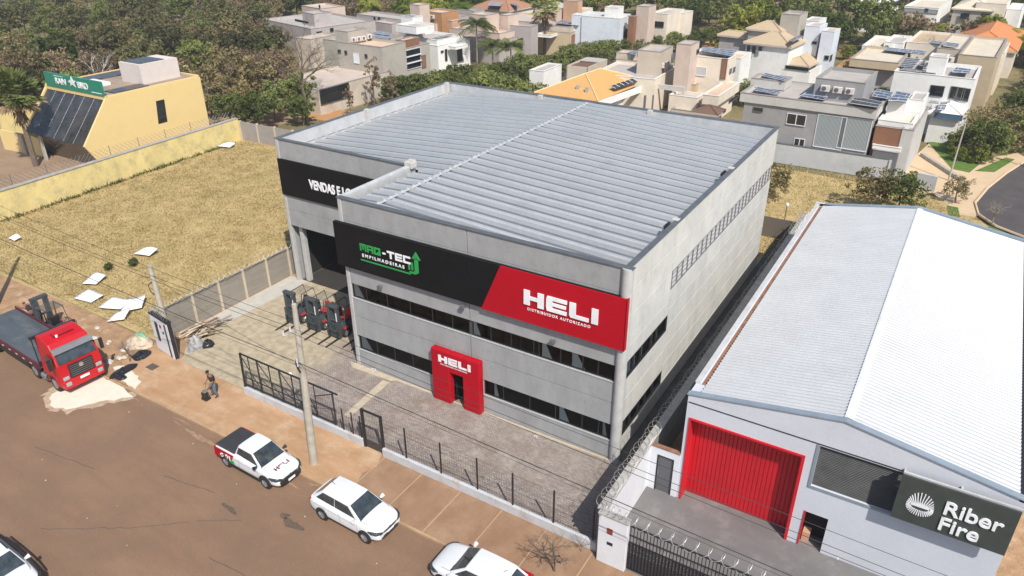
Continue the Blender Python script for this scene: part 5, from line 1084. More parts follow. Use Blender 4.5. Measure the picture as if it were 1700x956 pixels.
def cabin(parent, P, body, roofm=None, split=(.5,), zr=.03):
    """P: windscreen foot, windscreen top, rear top, rear foot as (x, halfwidth, z)"""
    L_ = [Vector((x, w, z)) for x, w, z in P]; R_ = [Vector((x, -w, z)) for x, w, z in P]
    mb = MB(); mb.hexa([R_[3], R_[0], L_[0], L_[3], R_[2], R_[1], L_[1], L_[2]])
    o = mb.build('cabin', body, parent, bevel=.045, smooth=False)
    rt = MB(); a, c_ = L_[1], L_[2]; n = 5
    for i in range(n):
        for j in range(4):
            def q(ii, jj):
                t, s = ii/n, jj/4; x = a.x+(c_.x-a.x)*t; wv = (a.y+(c_.y-a.y)*t)*.97; y = wv*(1-2*s)
                return (x, y, a.z+(c_.z-a.z)*t+zr*(1-(2*s-1)**2)*.9+zr*math.sin(math.pi*min(1, max(0, t)))*.8+.004)
            rt.face(q(i, j), q(i+1, j), q(i+1, j+1), q(i, j+1))
    rt.build('roof', roofm or body, parent, smooth=True)
    def pane(A, B_, C_, D_, u0, u1, v0, v1, off):   # bilinear patch
        def q(u, v): return (A.lerp(B_, u)).lerp(D_.lerp(C_, u), v)
        pts = [q(u0, v0), q(u1, v0), q(u1, v1), q(u0, v1)]; nrm = (pts[1]-pts[0]).cross(pts[3]-pts[0]).normalized()
        return MB().face(*[p+nrm*off for p in pts])
    pane(R_[0], L_[0], L_[1], R_[1], .035, .965, .02, .95, .014).build('windscreen', 'car_glass', parent)
    pane(L_[3], R_[3], R_[2], L_[2], .10, .90, .12, .85, .014).build('rear_window', 'car_glass', parent)
    for S_, sg in ((R_, 1), (L_, -1)):
        us = [.07]+list(split)+[.93]
        for u0, u1 in zip(us, us[1:]):
            A, B_, C_, D_ = (S_[3], S_[0], S_[1], S_[2]) if sg == 1 else (S_[0], S_[3], S_[2], S_[1])
            uu = (u0+.006, u1-.006) if sg == 1 else (1-u1+.006, 1-u0-.006)
            pane(A, B_, C_, D_, uu[0], uu[1], .10, .88, .02).build('side_window', 'car_glass', parent)
def small_car(name, label, cat, kind='hatch', body='car_white', group=None):
    t = thing(name, label, cat, group=group)
    if kind == 'hatch':
        st = [(-2.04, .76, .40, .80, .92), (-2.02, .80, .34, .86, .97), (-1.9, .85, .26, .89, .985), (-1.5, .88, .22, .90, .99), (-.5, .885, .20, .90, .97), (.5, .885, .20, .90, .97), (1.0, .88, .22, .89, .98), (1.45, .87, .24, .83, .93), (1.78, .83, .25, .74, .86), (1.94, .74, .26, .66, .77), (2.0, .68, .28, .62, .72), (2.02, .62, .30, .60, .66)]
        cab = [(1.02, .76, .93), (.28, .60, 1.41), (-1.35, .57, 1.42), (-1.93, .70, .97)]; wb = (1.30, -1.25); split = (.48,)
    elif kind == 'pickup':
        st = [(-2.24, .80, .42, .88, .99), (-2.20, .83, .34, .92, 1.0), (-1.6, .865, .26, .93, 1.02), (-.8, .865, .22, .93, 1.01), (.3, .865, .20, .90, .98), (.95, .86, .22, .90, .98), (1.6, .86, .24, .84, .92), (1.98, .82, .26, .76, .86), (2.14, .75, .28, .68, .78), (2.21, .68, .29, .63, .72), (2.23, .62, .30, .60, .66)]
        cab = [(1.12, .75, .94), (.42, .60, 1.46), (-.55, .60, 1.47), (-.80, .70, 1.0)]; wb = (1.42, -1.40); split = ()
    bo = loft(t, 'body', st, body)
    cabin(t, cab, body, split=split)
    for x in wb:
        for sd in (1, -1):
            MB().cyl((x, sd*.845, .33), (x, sd*.883, .33), .365, 20).build('wheel_arch', 'black_plastic', bo)
            wheel('wheel', t, x, sd*.81, .31, .2, sd)
    xf = st[-1][0]
    for sd in (1, -1):
        MB().tube([(xf-.52, sd*.845, .72), (xf-.34, sd*.82, .70), (xf-.15, sd*.73, .67), (xf-.035, sd*.56, .63), (xf-.01, sd*.46, .61)], [.03, .075, .085, .075, .04], 8).build('headlight', 'car_glass', t, smooth=True)
        MB().tube([(-abs(st[0][0])+.10, sd*.78, .82), (-abs(st[0][0])+.02, sd*.62, .84)], [.09, .06], 6).build('tail_light', 'truck_red', t)
        MB().tube([(cab[0][0]-.22, sd*.80, 1.0), (cab[0][0]-.20, sd*.99, 1.04)], [.05, .10], 8).build('mirror', body if kind == 'hatch' else 'black_plastic', t)
        MB().box(-.9, 1.0, sd*.88-.012, sd*.88+.012, .34, .37).build('sill_trim', 'black_plastic', t)
        MB().box(-.05, .12, sd*.885-.012, sd*.885+.012, .80, .83).build('door_handle', body, t)
    gr = MB().tube([(xf-.05, -.50, .60), (xf+.0, -.25, .60), (xf+.01, 0, .60), (xf+.0, .25, .60), (xf-.05, .50, .60)], .045, 6); gr.tube([(xf-.10, -.66, .36), (xf+.0, -.4, .34), (xf+.01, 0, .34), (xf+.0, .4, .34), (xf-.10, .66, .36)], .06, 6)
    gr.build('grille', 'black_plastic', t)
    MB().box(xf-.10, xf+.005, -.44, .44, .36, .44).build('lower_grille', 'black_plastic', t, bevel=.02)
    sm_ = mat('seam', (.2, .2, .21), .6)
    seam = MB()
    for sd in (1, -1):
        seam.tube([(cab[0][0]-.02, sd*.735, 1.0), (1.35, sd*.70, .955), (xf-.45, sd*.62, .80)], .008, 4)
        for xd in ((.92, -.12, -1.02) if kind == 'hatch' else (1.0, -.35)): seam.tube([(xd, sd*.884, .32), (xd, sd*.889, .6), (xd-.03, sd*.872, .88)], .007, 4)
        seam.tube([(xf-1.2, sd*.882, .76), (-1.7, sd*.880, .80)], .006, 4)
    seam.build('panel_seams', sm_, t)
    MB().tube([(xf-.06, -.12, .66), (xf-.02, 0, .665), (xf-.06, .12, .66)], .03, 6).build('badge', 'chrome', t)
    MB().box(xf-.02, xf+.03, -.2, .2, .44, .55).build('number_plate', 'letter_white', t)
    MB().cyl((-1.1, 0, 1.44), (-1.3, 0, 1.62), .01, 4).build('aerial', 'black_plastic', t)
    MB().tube([(cab[0][0]-.03, .5, .98), (cab[0][0]-.12, -.2, 1.0)], .012, 4).build('wiper', 'black_plastic', t)
    return t
C1 = small_car('parked_car', 'white compact hatchback parked alone between the pickup and the half hidden car', 'car')
place(C1, (8.42, -9.42, -.10), R(-1))
C2 = small_car('pickup_truck', 'small white pickup with black cargo cover and red rear sides parked beside the concrete pole', 'pickup', 'pickup')
MB().hexa([(-2.16, -.80, 1.0), (-.72, -.80, 1.02), (-.72, .80, 1.02), (-2.16, .80, 1.0), (-2.12, -.72, 1.07), (-.72, -.74, 1.10), (-.72, .74, 1.10), (-2.12, .72, 1.07)]).build('cargo_cover', mat('cover_black', (.035, .035, .04), .7, bump=.1), C2, bevel=.03)
for sd in (1, -1):
    MB().hexa([(-2.2, sd*.872-.01, .42), (-1.0, sd*.872-.01, .42), (-1.0, sd*.872+.01, .42), (-2.2, sd*.872+.01, .42), (-2.17, sd*.86-.01, .95), (-.72, sd*.868-.01, .95), (-.72, sd*.868+.01, .95), (-2.17, sd*.86+.01, .95)]).build('red_side_panel', 'red_panel', C2)
    MB().box(-1.05, -.75, sd*.888-.006, sd*.888+.006, .42, .62).build('green_stripe', 'letter_green', C2)
MB().hexa([(1.70, -.84, .24), (2.27, -.58, .28), (2.27, .58, .28), (1.70, .84, .24), (1.74, -.87, .52), (2.29, -.62, .57), (2.29, .62, .57), (1.74, .87, .52)]).build('front_bumper', 'black_plastic', C2, bevel=.06)
MB().box(2.285, 2.31, -.2, .2, .36, .47).build('number_plate', 'letter_white', C2)
for sd in (1, -1):
    MB().box(-1.0, 1.0, sd*.885-.012, sd*.885+.012, .24, .36).build('side_cladding', 'black_plastic', C2)
    for x_ in (1.42, -1.40): MB().tube([(x_+.40*math.cos(a_), sd*.87, .31+.40*math.sin(a_)) for a_ in [math.pi*k/8 for k in range(9)]], .035, 6).build('arch_trim', 'black_plastic', C2)
text('o.', .5, Matrix(((1, 0, 0, -1.75), (0, 0, -1, -.885), (0, 1, 0, .52), (0, 0, 0, 1))), 'letter_white', C2, sx=1, bold=.01, extr=.01)
text('91', .42, Matrix(((1, 0, 0, -1.35), (0, 0, -1, -.885), (0, 1, 0, .52), (0, 0, 0, 1))), 'letter_white', C2, sx=1, bold=.01, extr=.01)
q_, w_ = heli(4.1)
hm = Matrix.Translation((1.55, -.42, .925)) @ Matrix(((0, -.985, .1, 0), (1, 0, 0, 0), (0, .1, .985, 0), (0, 0, 0, 1)))
flat_letters(q_, Matrix(((0, -.21, 0, 1.80), (.84/w_, 0, 0, -.42), (0, .032, 0, .885), (0, 0, 0, 1))), mat('letter_dark', (.12, .01, .02), .5), C2, d=0)
place(C2, (2.02, -9.28, -.10), R(-1.5))
C3 = small_car('parked_car', 'white compact car with a red rear at the bottom edge beside the leafless shrub', 'car')
MB().hexa([(-2.07, -.88, .3), (-1.0, -.90, .3), (-1.0, .90, .3), (-2.07, .88, .3), (-2.05, -.84, 1.03), (-.75, -.87, 1.02), (-.75, .87, 1.02), (-2.05, .84, 1.03)]).build('red_rear_panel', 'red_panel', C3, bevel=.08)
place(C3, (15.25, -9.6, -.10), R(180.5))
C4 = small_car('parked_car', 'white car with black side trim cut off by the bottom left corner of the street', 'car')
for sd in (1, -1): MB().tube([(-1.5, sd*.88, .98), (-.4, sd*.90, .97), (.9, sd*.90, .93), (1.6, sd*.87, .80)], .05, 6).build('side_trim', 'black_plastic', C4); MB().tube([(-1.25, sd*.52, 1.46), (-.4, sd*.55, 1.50), (.2, sd*.55, 1.46)], .025, 6).build('roof_rail', 'black_plastic', C4)
place(C4, (-1.75, -19.6, -.10), R(-2))

# the red truck
T_ = thing('flatbed_truck', 'red flatbed truck with a grey sun visor standing on spilt pale sand', 'truck')
hw = 1.2
cabm = MB()
prof = [(-2.05, .95), (-.02, .95), (.02, 1.35), (-.06, 1.95), (-.42, 2.75), (-.75, 3.05), (-1.5, 3.28), (-2.05, 3.25)]
k = 0; wv = [1.2, 1.2, 1.2, 1.2, 1.10, 1.04, 1.02, 1.04]
L0 = [(x, w, z) for (x, z), w in zip(prof, wv)]; R0 = [(x, -w, z) for (x, z), w in zip(prof, wv)]
cabm.v = L0+R0; n = len(prof)
cabm.f = [tuple(range(n)), tuple(n+i for i in reversed(range(n)))]+[(i, n+i, n+(i+1) % n, (i+1) % n) for i in range(n)]; cabm.m = [0]*len(cabm.f)
cabm.build('cab', 'truck_red', T_, bevel=.07)
MB().hexa([(-.75, -1.22, .42), (.12, -1.12, .42), (.12, 1.12, .42), (-.75, 1.22, .42), (-.75, -1.23, .98), (.06, -1.18, .98), (.06, 1.18, .98), (-.75, 1.23, .98)]).build('front_bumper', 'truck_red', T_, bevel=.08)
ws = MB().face((-.055, -1.06, 1.98), (-.055, 1.06, 1.98), (-.37, 1.0, 2.68), (-.37, -1.0, 2.68)); ws.v = [(x+.03, y, z+.012) for x, y, z in ws.v]; ws.build('windscreen', 'car_glass', T_)
MB().hexa([(-.42, -1.08, 2.66), (-.14, -1.1, 2.60), (-.14, 1.1, 2.60), (-.42, 1.08, 2.66), (-.48, -1.08, 2.86), (-.26, -1.1, 2.84), (-.26, 1.1, 2.84), (-.48, 1.08, 2.86)]).build('sun_visor', mat('visor_grey', (.18, .19, .2), .3), T_, bevel=.03)
gr = MB().box(.03, .07, -.68, .68, 1.02, 1.86); gro = gr.build('grille', 'black_plastic', T_, bevel=.02)
sl_ = MB()
for k in range(6): sl_.box(.07, .10, -.62, .62, 1.10+k*.125, 1.13+k*.125)
sl_.build('grille_slats', 'flashing', gro)
MB().cyl((.09, 0, 1.62), (.12, 0, 1.62), .13, 16).build('badge', 'chrome', T_)
MB().box(.12, .14, -.26, .26, .78, .92).build('number_plate', 'letter_white', T_)
for sd in (1, -1):
    MB().box(.0, .07, sd*.92-.17, sd*.92+.17, 1.0, 1.22).build('headlight', 'lamp_clear', T_, bevel=.03); MB().box(.06, .13, sd*.90-.15, sd*.90+.15, .62, .86).build('headlight', 'lamp_clear', T_, bevel=.03)
    MB().box(-1.25, -.35, sd*1.205-.012, sd*1.205+.012, 1.75, 2.4).build('side_window', 'car_glass', T_)
    MB().tube([(-.2, sd*1.15, 2.5), (-.15, sd*1.45, 2.5)], .02, 5).box(-.22, -.10, sd*1.45-.09, sd*1.45+.09, 1.85, 2.5).build('mirror', 'black_plastic', T_)
    for x, r_, nm in ((-1.0, .5, 'wheel'), (-3.3, .5, 'wheel'), (-8.3, .5, 'wheel'), (-9.5, .5, 'wheel')):
        wheel(nm, T_, x, sd*1.04, r_, .32, sd)
    fa = MB(); pts = [(-1.0+.62*math.cos(a), sd*1.13, .5+.62*math.sin(a)) for a in [math.pi*k/8 for k in range(9)]]
    fa.tube(pts, .09, 6).build('mudguard', 'truck_red', T_)
MB().box(-10.5, .0, -.45, .45, .55, .95).build('chassis', 'black_plastic', T_)
MB().box(-10.6, -2.25, -1.25, 1.25, 1.08, 1.2).build('bed_floor', mat('bed_blue', (.075, .09, .105), .6, var=.25, scale=1.2, stretch=(.3, 1.5, 1), dirt=(.18, .17, .15), dscale=1.1, dlo=.55, dhi=.8), T_)
for sd in (1, -1):
    MB().box(-10.6, -2.25, sd*1.25-.04, sd*1.25+.04, 1.02, 1.38).build('side_board', mat('board_red', (.10, .015, .025), .5), T_)
    mk = MB()
    for k in range(9): mk.box(-10.2+k*.85, -9.95+k*.85, sd*1.295-.004, sd*1.295+.004, 1.1, 1.14)
    mk.build('reflector_strip', 'letter_white', T_)
    MB().box(-7.4, -4.0, sd*1.05-.15, sd*1.05+.15, .45, 1.0).build('tool_box', 'black_plastic', T_, bevel=.03)
hb = MB().box(-2.3, -2.22, -1.2, 1.2, 1.2, 1.5)
for k in range(13): hb.box(-2.3, -2.22, -1.2+k*.2-.02, -1.2+k*.2+.02, 1.2, 3.05)
hb.box(-2.34, -2.18, -1.28, 1.28, 3.0, 3.14); hb.build('headboard', 'black_plastic', T_)
MB().box(-2.9, -2.75, -.45, .25, 1.205, 1.22).build('wooden_plank', mat('plank', (.5, .38, .16), .8), T_)
MB().cyl((-2.55, -1.0, .5), (-2.0, -1.0, .5), .26, 14).build('fuel_tank', 'chrome', T_, bevel=.03)
MB().cyl((-1.0, -.35, 3.18), (-1.0, -.35, 3.30), .07, 10).build('roof_beacon', 'letter_white', T_)
MB().box(-1.1, -1.04, -.5, .6, 3.19, 3.24).box(-1.5, -1.1, -.5, -.44, 3.22, 3.27).build('roof_bar', mat('dark_red', (.15, .01, .015), .5), T_)
place(T_, (-11.75, -9.72, -.10), R(-3.5))

# forklifts
def forklift(label, body):
    cw = body; body = 'forklift_grey'
    t = thing('forklift', label, 'forklift')
    MB().hexa([(-.95, -.52, .18), (.6, -.5, .18), (.6, .5, .18), (-.95, .52, .18), (-1.1, -.5, .95), (.45, -.5, .72), (.45, .5, .72), (-1.1, .5, .95)]).build('body', body, t, bevel=.07)
    MB().hexa([(-1.25, -.5, .25), (-.75, -.54, .2), (-.75, .54, .2), (-1.25, .5, .25), (-1.2, -.46, 1.0), (-.7, -.52, 1.02), (-.7, .52, 1.02), (-1.2, .46, 1.0)]).build('counterweight', cw, t, bevel=.1)
    MB().box(-.35, .1, -.24, .24, .98, 1.06).hexa([(-.42, -.24, 1.0), (-.32, -.24, 1.0), (-.32, .24, 1.0), (-.42, .24, 1.0), (-.55, -.22, 1.5), (-.45, -.22, 1.5), (-.45, .22, 1.5), (-.55, .22, 1.5)]).build('seat', cw if cw == 'forklift_red' else 'black_plastic', t, bevel=.03)
    MB().tube([(.42, 0, .72), (.25, 0, 1.15)], .03, 6).tube([(.25+.17*math.cos(a)*.35, .17*math.sin(a), 1.15+.17*math.cos(a)) for a in [2*math.pi*k/12 for k in range(12)]], .014, 5, closed=True).build('steering_wheel', 'black_plastic', t)
    g = MB()
    for sd in (1, -1): g.tube([(.52, sd*.48, .7), (.28, sd*.46, 2.02), (-.75, sd*.46, 2.05), (-1.0, sd*.46, 1.0)], .035, 6)
    for k in range(9): g.tube([(.28-k*.128, -.46, 2.03), (.28-k*.128, .46, 2.03)], .016, 4)
    g.build('overhead_guard', 'forklift_grey', t)
    m = MB()
    for sd in (1, -1): m.box(.76, .97, sd*.34-.11, sd*.34+.11, .1, 2.25).box(.68, .80, sd*.20-.06, sd*.20+.06, .15, 2.2)
    m.box(.72, .99, -.47, .47, 2.2, 2.36).box(.8, .92, -.34, .34, 1.2, 1.3).box(.8, .92, -.34, .34, .3, .4)
    mo = m.build('mast', 'forklift_grey', t, bevel=.012)
    MB().box(.972, .978, .30, .37, 1.3, 1.9).build('mast_lettering', 'letter_white', mo)
    c_ = MB().box(.98, 1.04, -.52, .52, .18, .26).box(.98, 1.04, -.52, .52, .55, .63).box(.98, 1.03, -.52, .52, 1.12, 1.17)
    for k in range(8): c_.box(.99, 1.02, -.52+k*.145, -.47+k*.145, .26, 1.15)
    c_.build('load_backrest', 'forklift_grey', t)
    for sd in (1, -1): MB().box(1.04, 1.09, sd*.33-.06, sd*.33+.06, .06, .62).hexa([(1.04, sd*.33-.06, .06), (2.15, sd*.33-.05, .06), (2.15, sd*.33+.05, .06), (1.04, sd*.33+.06, .06), (1.04, sd*.33-.06, .11), (2.15, sd*.33-.05, .075), (2.15, sd*.33+.05, .075), (1.04, sd*.33+.06, .11)]).build('fork', 'black_plastic', t)
    for x, r_, sd in ((.45, .32, 1), (.45, .32, -1), (-.8, .26, 1), (-.8, .26, -1)): wheel('wheel', t, x, sd*.48, r_, .2, sd)
    for sd in (1, -1): MB().box(.2, .62, sd*.52-.1, sd*.52+.1, .62, .70).build('mudguard', 'forklift_red', t, bevel=.02); MB().tube([(.35, sd*.42, 1.95), (.42, sd*.42, 1.93)], .05, 8).build('work_lamp', 'lamp_clear', t)
    return t
for k, (x, y, bm, lb) in enumerate(((-6.72, 2.25, 'forklift_grey', 'leftmost dark grey forklift in the row, out in the full sun'), (-4.90, 2.35, 'forklift_red', 'middle forklift of the row with red body between two grey masts'), (-3.14, 2.4, 'forklift_red', 'third forklift of the row with red bodywork at the edge of the shade'), (-1.55, 2.95, 'forklift_grey', 'forklift standing in the shade against the warehouse side wall'))):
    f_ = forklift(lb, bm); f_['group'] = 'forklifts lined up in the yard'; place(f_, (x, y, 0.004), R(-90))
f_ = forklift('dark forklift standing beyond the truck bed behind the red cab', 'forklift_grey'); place(f_, (-18.6, -7.5, -.012), R(178), 1.1)

# ---------------------------------------------------------------- people
def person(label, J, E_, rad, loc, rz, parts):
    """J joints, E_ edges, rad radii: one skinned body"""
    me = bpy.data.meshes.new('person'); me.from_pydata(J, E_, []); me.materials.append(MATS['skin'])
    o = bpy.data.objects.new('person', me); col.objects.link(o); tag(o, label, 'person')
    sk = o.modifiers.new('skin', 'SKIN'); sk.use_smooth_shade = True
    for i, v in enumerate(me.skin_vertices[0].data): v.radius = (rad[i], rad[i]); v.use_root = (i == 0)
    ss = o.modifiers.new('sub', 'SUBSURF'); ss.levels = 1; ss.render_levels = 1
    for nm, pts, rr, m in parts:
        c_ = MB().tube(pts, rr, 10).build(nm, m, o, smooth=True, subsurf=1)
    o.location = loc; o.rotation_euler = (0, 0, rz); return o
def hand(J, E_, rad, wrist, d, root):
    """palm, four fingers and a thumb from the wrist along d"""
    d = Vector(d).normalized(); s = d.cross(Vector((0, 0, 1))).normalized(); w_ = Vector(wrist)
    p = w_+d*.07; J.append(tuple(p)); E_.append((root, len(J)-1)); rad.append(.026); pi_ = len(J)-1
    for k, l in enumerate((.065, .075, .07, .055)):
        a = p+s*(k-1.5)*.019+d*.025; c_ = a+d*l*.55; e = c_+d*l*.35+Vector((0, 0, -.02))
        for q, r_ in ((a, .009), (c_, .008), (e, .007)): J.append(tuple(q)); rad.append(r_)
        n = len(J); E_ += [(pi_, n-3), (n-3, n-2), (n-2, n-1)]
    a = w_+d*.03+s*-.04; c_ = a+d*.035+s*-.012; J += [tuple(a), tuple(c_)]; rad += [.01, .008]; n = len(J); E_ += [(root, n-2), (n-2, n-1)]
J = [(0, 0, .88), (0, 0, 1.05), (.05, 0, 1.25), (.10, 0, 1.40), (.15, 0, 1.50), (.20, 0, 1.60), (.21, 0, 1.68),
     (.08, .19, 1.38), (.10, .26, 1.12), (.28, .24, .95), (.08, -.19, 1.38), (.12, -.27, 1.12), (.32, -.20, .95),
     (0, .10, .84), (.10, .17, .47), (0, .20, .08), (.12, .22, .03), (0, -.10, .84), (.14, -.14, .48), (.02, -.16, .08), (.14, -.17, .03)]
E_ = [(0, 1), (1, 2), (2, 3), (3, 4), (4, 5), (5, 6), (3, 7), (7, 8), (8, 9), (3, 10), (10, 11), (11, 12), (0, 13), (13, 14), (14, 15), (15, 16), (0, 17), (17, 18), (18, 19), (19, 20)]
rad = [.14, .13, .14, .13, .055, .095, .09, .06, .042, .03, .06, .042, .03, .09, .06, .042, .035, .09, .06, .042, .035]
hand(J, E_, rad, J[9], (1, 0, -.3), 9); hand(J, E_, rad, J[12], (1, 0, -.3), 12)
P1 = person('worker in a dark shirt, grey trousers and yellow belt bending on the dusty pavement', J, E_, rad, (-4.6, -6.55, 0.004), R(-100),
 [('shirt', [(0, 0, .98), (.02, 0, 1.12), (.06, 0, 1.28), (.10, 0, 1.42)], [.165, .165, .19, .15], 'shirt_dark'),
  ('shirt_sleeve', [(.08, .14, 1.40), (.085, .22, 1.32), (.10, .265, 1.12)], [.08, .075, .06], 'shirt_dark'), ('shirt_sleeve', [(.08, -.14, 1.40), (.09, -.22, 1.32), (.12, -.275, 1.12)], [.08, .075, .06], 'shirt_dark'),
  ('belt', [(0, 0, .93), (0, 0, 1.0)], [.182, .182], 'belt_yellow'),
  ('trouser_leg', [(0, .08, .94), (.05, .13, .68), (.10, .17, .47), (.04, .19, .25), (0, .20, .10)], [.13, .105, .085, .075, .07], 'jeans'), ('trouser_leg', [(0, -.08, .94), (.08, -.12, .68), (.14, -.14, .48), (.06, -.15, .25), (.02, -.16, .10)], [.13, .105, .085, .075, .07], 'jeans'),
  ('shoe', [(-.05, .20, .05), (.08, .21, .05), (.18, .22, .035)], [.05, .055, .04], 'shoe'), ('shoe', [(-.03, -.16, .05), (.10, -.17, .05), (.20, -.17, .035)], [.05, .055, .04], 'shoe'),
  ('cap', [(.17, 0, 1.64), (.19, 0, 1.72), (.20, 0, 1.77)], [.118, .11, .05], 'hair'), ('nose', [(.30, 0, 1.62), (.325, 0, 1.60)], [.018, .015], 'skin'), ('ear', [(.20, .10, 1.62), (.20, .115, 1.64)], [.02, .02], 'skin'), ('ear', [(.20, -.10, 1.62), (.20, -.115, 1.64)], [.02, .02], 'skin'),
  ('eye', [(.288, .035, 1.65), (.30, .035, 1.65)], [.012, .01], 'hair'), ('eye', [(.288, -.035, 1.65), (.30, -.035, 1.65)], [.012, .01], 'hair'), ('mouth', [(.295, -.025, 1.57), (.295, .025, 1.57)], [.008, .008], 'hair')])
J = [(0, 0, .90), (.06, 0, 1.05), (.20, 0, 1.18), (.33, 0, 1.28), (.42, 0, 1.33), (.52, 0, 1.38), (.58, 0, 1.40),
     (.33, .19, 1.25), (.58, .26, 1.22), (.82, .22, 1.28), (.33, -.19, 1.25), (.58, -.26, 1.20), (.82, -.20, 1.22),
     (0, .10, .86), (.05, .14, .47), (-.05, .15, .08), (.08, .16, .03), (0, -.10, .86), (.08, -.13, .48), (-.02, -.15, .08), (.12, -.15, .03)]
E_ = [(0, 1), (1, 2), (2, 3), (3, 4), (4, 5), (5, 6), (3, 7), (7, 8), (8, 9), (3, 10), (10, 11), (11, 12), (0, 13), (13, 14), (14, 15), (15, 16), (0, 17), (17, 18), (18, 19), (19, 20)]
rad = [.14, .14, .15, .14, .055, .095, .09, .06, .042, .03, .06, .042, .03, .09, .06, .042, .035, .09, .06, .042, .035]
hand(J, E_, rad, J[9], (1, 0, .1), 9); hand(J, E_, rad, J[12], (1, 0, .1), 12)
P2_ = person('worker in dark clothes reaching with bare arms over the far side of the truck bed', J, E_, rad, (-21.3, -7.4, -.012), R(185),
 [('shirt', [(.03, 0, 1.0), (.12, 0, 1.12), (.22, 0, 1.2), (.36, 0, 1.30)], [.165, .17, .185, .15], 'shirt_dark'), ('hair', [(.50, 0, 1.42), (.55, 0, 1.47), (.57, 0, 1.5)], [.10, .10, .04], 'hair'),
  ('trouser_leg', [(0, .08, .95), (.05, .14, .47), (-.05, .15, .10)], [.14, .09, .07], 'shirt_dark'), ('trouser_leg', [(0, -.08, .95), (.08, -.13, .48), (-.02, -.15, .10)], [.14, .09, .07], 'shirt_dark'),
  ('shoe', [(-.1, .15, .05), (.12, .16, .035)], [.05, .045], 'shoe'), ('shoe', [(-.07, -.15, .05), (.15, -.15, .035)], [.05, .045], 'shoe')])
t = thing('plate_compactor', 'small black and grey machine held upright in front of the bending worker', 'machine', (-4.75, -7.05, 0.004))
MB().box(-4.98, -4.55, -7.25, -6.9, .02, .14).box(-4.93, -4.6, -7.22, -6.95, .14, .48).build('engine', 'black_plastic', t, bevel=.03); MB().box(-4.88, -4.64, -7.18, -7.0, .48, .60).build('fuel_tank', 'rim', t, bevel=.03)
MB().tube([(-4.92, -7.0, .2), (-4.92, -6.80, .9), (-4.60, -6.80, .9), (-4.60, -7.0, .2)], .018, 6).build('handle', 'flashing', t)

# ---------------------------------------------------------------- litter, sheets, bags
sheets = [(-24.6, 3.0, 1.5, .9, 15, 'lone white foam sheet lying highest up in the grass lot above the short pole'), (-23.6, -1.9, 1.0, 1.2, 30, 'curled white foam sheet leaning in the grass near the path of the wires'), (-21.5, -3.6, 1.5, 1.0, 12, 'white foam sheet lying flat behind the truck nearest the kerb line'), (-18.9, -3.3, 1.6, 1.2, 25, 'left white foam sheet of the overlapping pile beside the meter wall'),
          (-17.8, -2.7, 1.3, 1.5, 50, 'right white foam sheet of the overlapping pile tilted upward'), (-17.2, -4.2, 1.1, 1.0, 40, 'small white foam sheet in front of the overlapping pile'), (-42.0, 25.2, 1.8, .9, 10, 'white sheet against the far end of the yellow boundary wall'), (-36.3, -.8, .9, .5, 0, 'small dull white scrap at the left side of the grass lot')]
for i, (x, y, a, c_, an, lb) in enumerate(sheets):
    rr = random.Random(i+3); mb = MB(); n = 6; z0 = .16+.06*(i in (3, 4))
    def hz(u, v): return z0+.13*(1+math.sin(u*2.6+i))*(.3+.7*v)+.10*v
    cA, sA = math.cos(R(an)), math.sin(R(an)); o_ = len(mb.v)
    for ii in range(n+1):
        for jj in range(n+1):
            u, v = ii/n, jj/n; lx = (u-.5)*a*(1-.15*v)+.25*v; ly = (v-.5)*c_; mb.v.append((x+lx*cA-ly*sA, y+lx*sA+ly*cA, max(.03, hz(u, v))))
    for ii in range(n):
        for jj in range(n): p = ii*(n+1)+jj; mb.f.append((p, p+n+1, p+n+2, p+1)); mb.m.append(0)
    s_ = mb.build('foam_sheet', 'foam', smooth=True); sm = s_.modifiers.new('thick', 'SOLIDIFY'); sm.thickness = .03; tag(s_, lb, 'foam sheet', 'foam sheets littering the grass')
def lump(name, label, cat, x, y, rx, ry, h, m, seed, group=None, n=10):
    rr = random.Random(seed); mb = MB(); N_ = 14; k = 7
    for j in range(k):
        t = j/(k-1); rr_ = math.sqrt(max(0, 1-t**1.8))
        for i in range(N_):
            a = 2*math.pi*i/N_; q = rr.uniform(.72, 1.18); mb.v.append((x+rx*rr_*q*math.cos(a), y+ry*rr_*q*math.sin(a), h*t*rr.uniform(.6, 1.25)))
    for j in range(k-1):
        for i in range(N_): a, b_ = j*N_+i, j*N_+(i+1) % N_; mb.f.append((a, b_, b_+N_, a+N_)); mb.m.append(0)
    return tag(mb.build(name, m, smooth=False, subsurf=1), label, cat, group)
lump('rubbish_bag', 'crumpled black tarpaulin lying across the kerb by the spilt sand', 'tarpaulin', -11.25, -7.75, .38, .95, .28, 'trash_black', 3)
lump('rubbish_bag', 'smaller crumpled black tarpaulin further up beside the bare shrub', 'tarpaulin', -11.9, -6.15, .55, .6, .3, 'trash_black', 4)
lump('rubbish_bag', 'black tarpaulin strip next to the kerb edge of the pavement', 'tarpaulin', -10.9, -8.25, .6, .3, .2, 'trash_black', 8)
lump('rubbish_bag', 'bulging pale grey plastic sack behind the white meter wall', 'sack', -9.75, -3.9, .42, .6, .85, 'trash_grey', 5)
lump('rubbish_bag', 'black plastic sack beside the pale grey sack', 'sack', -9.3, -3.3, .35, .4, .5, 'trash_black', 6)
t = thing('timber_pile', 'untidy pile of scrap boards and planks stacked against the slab wall', 'timber pile', (-10.8, -2.4, 0))
rr = random.Random(5)
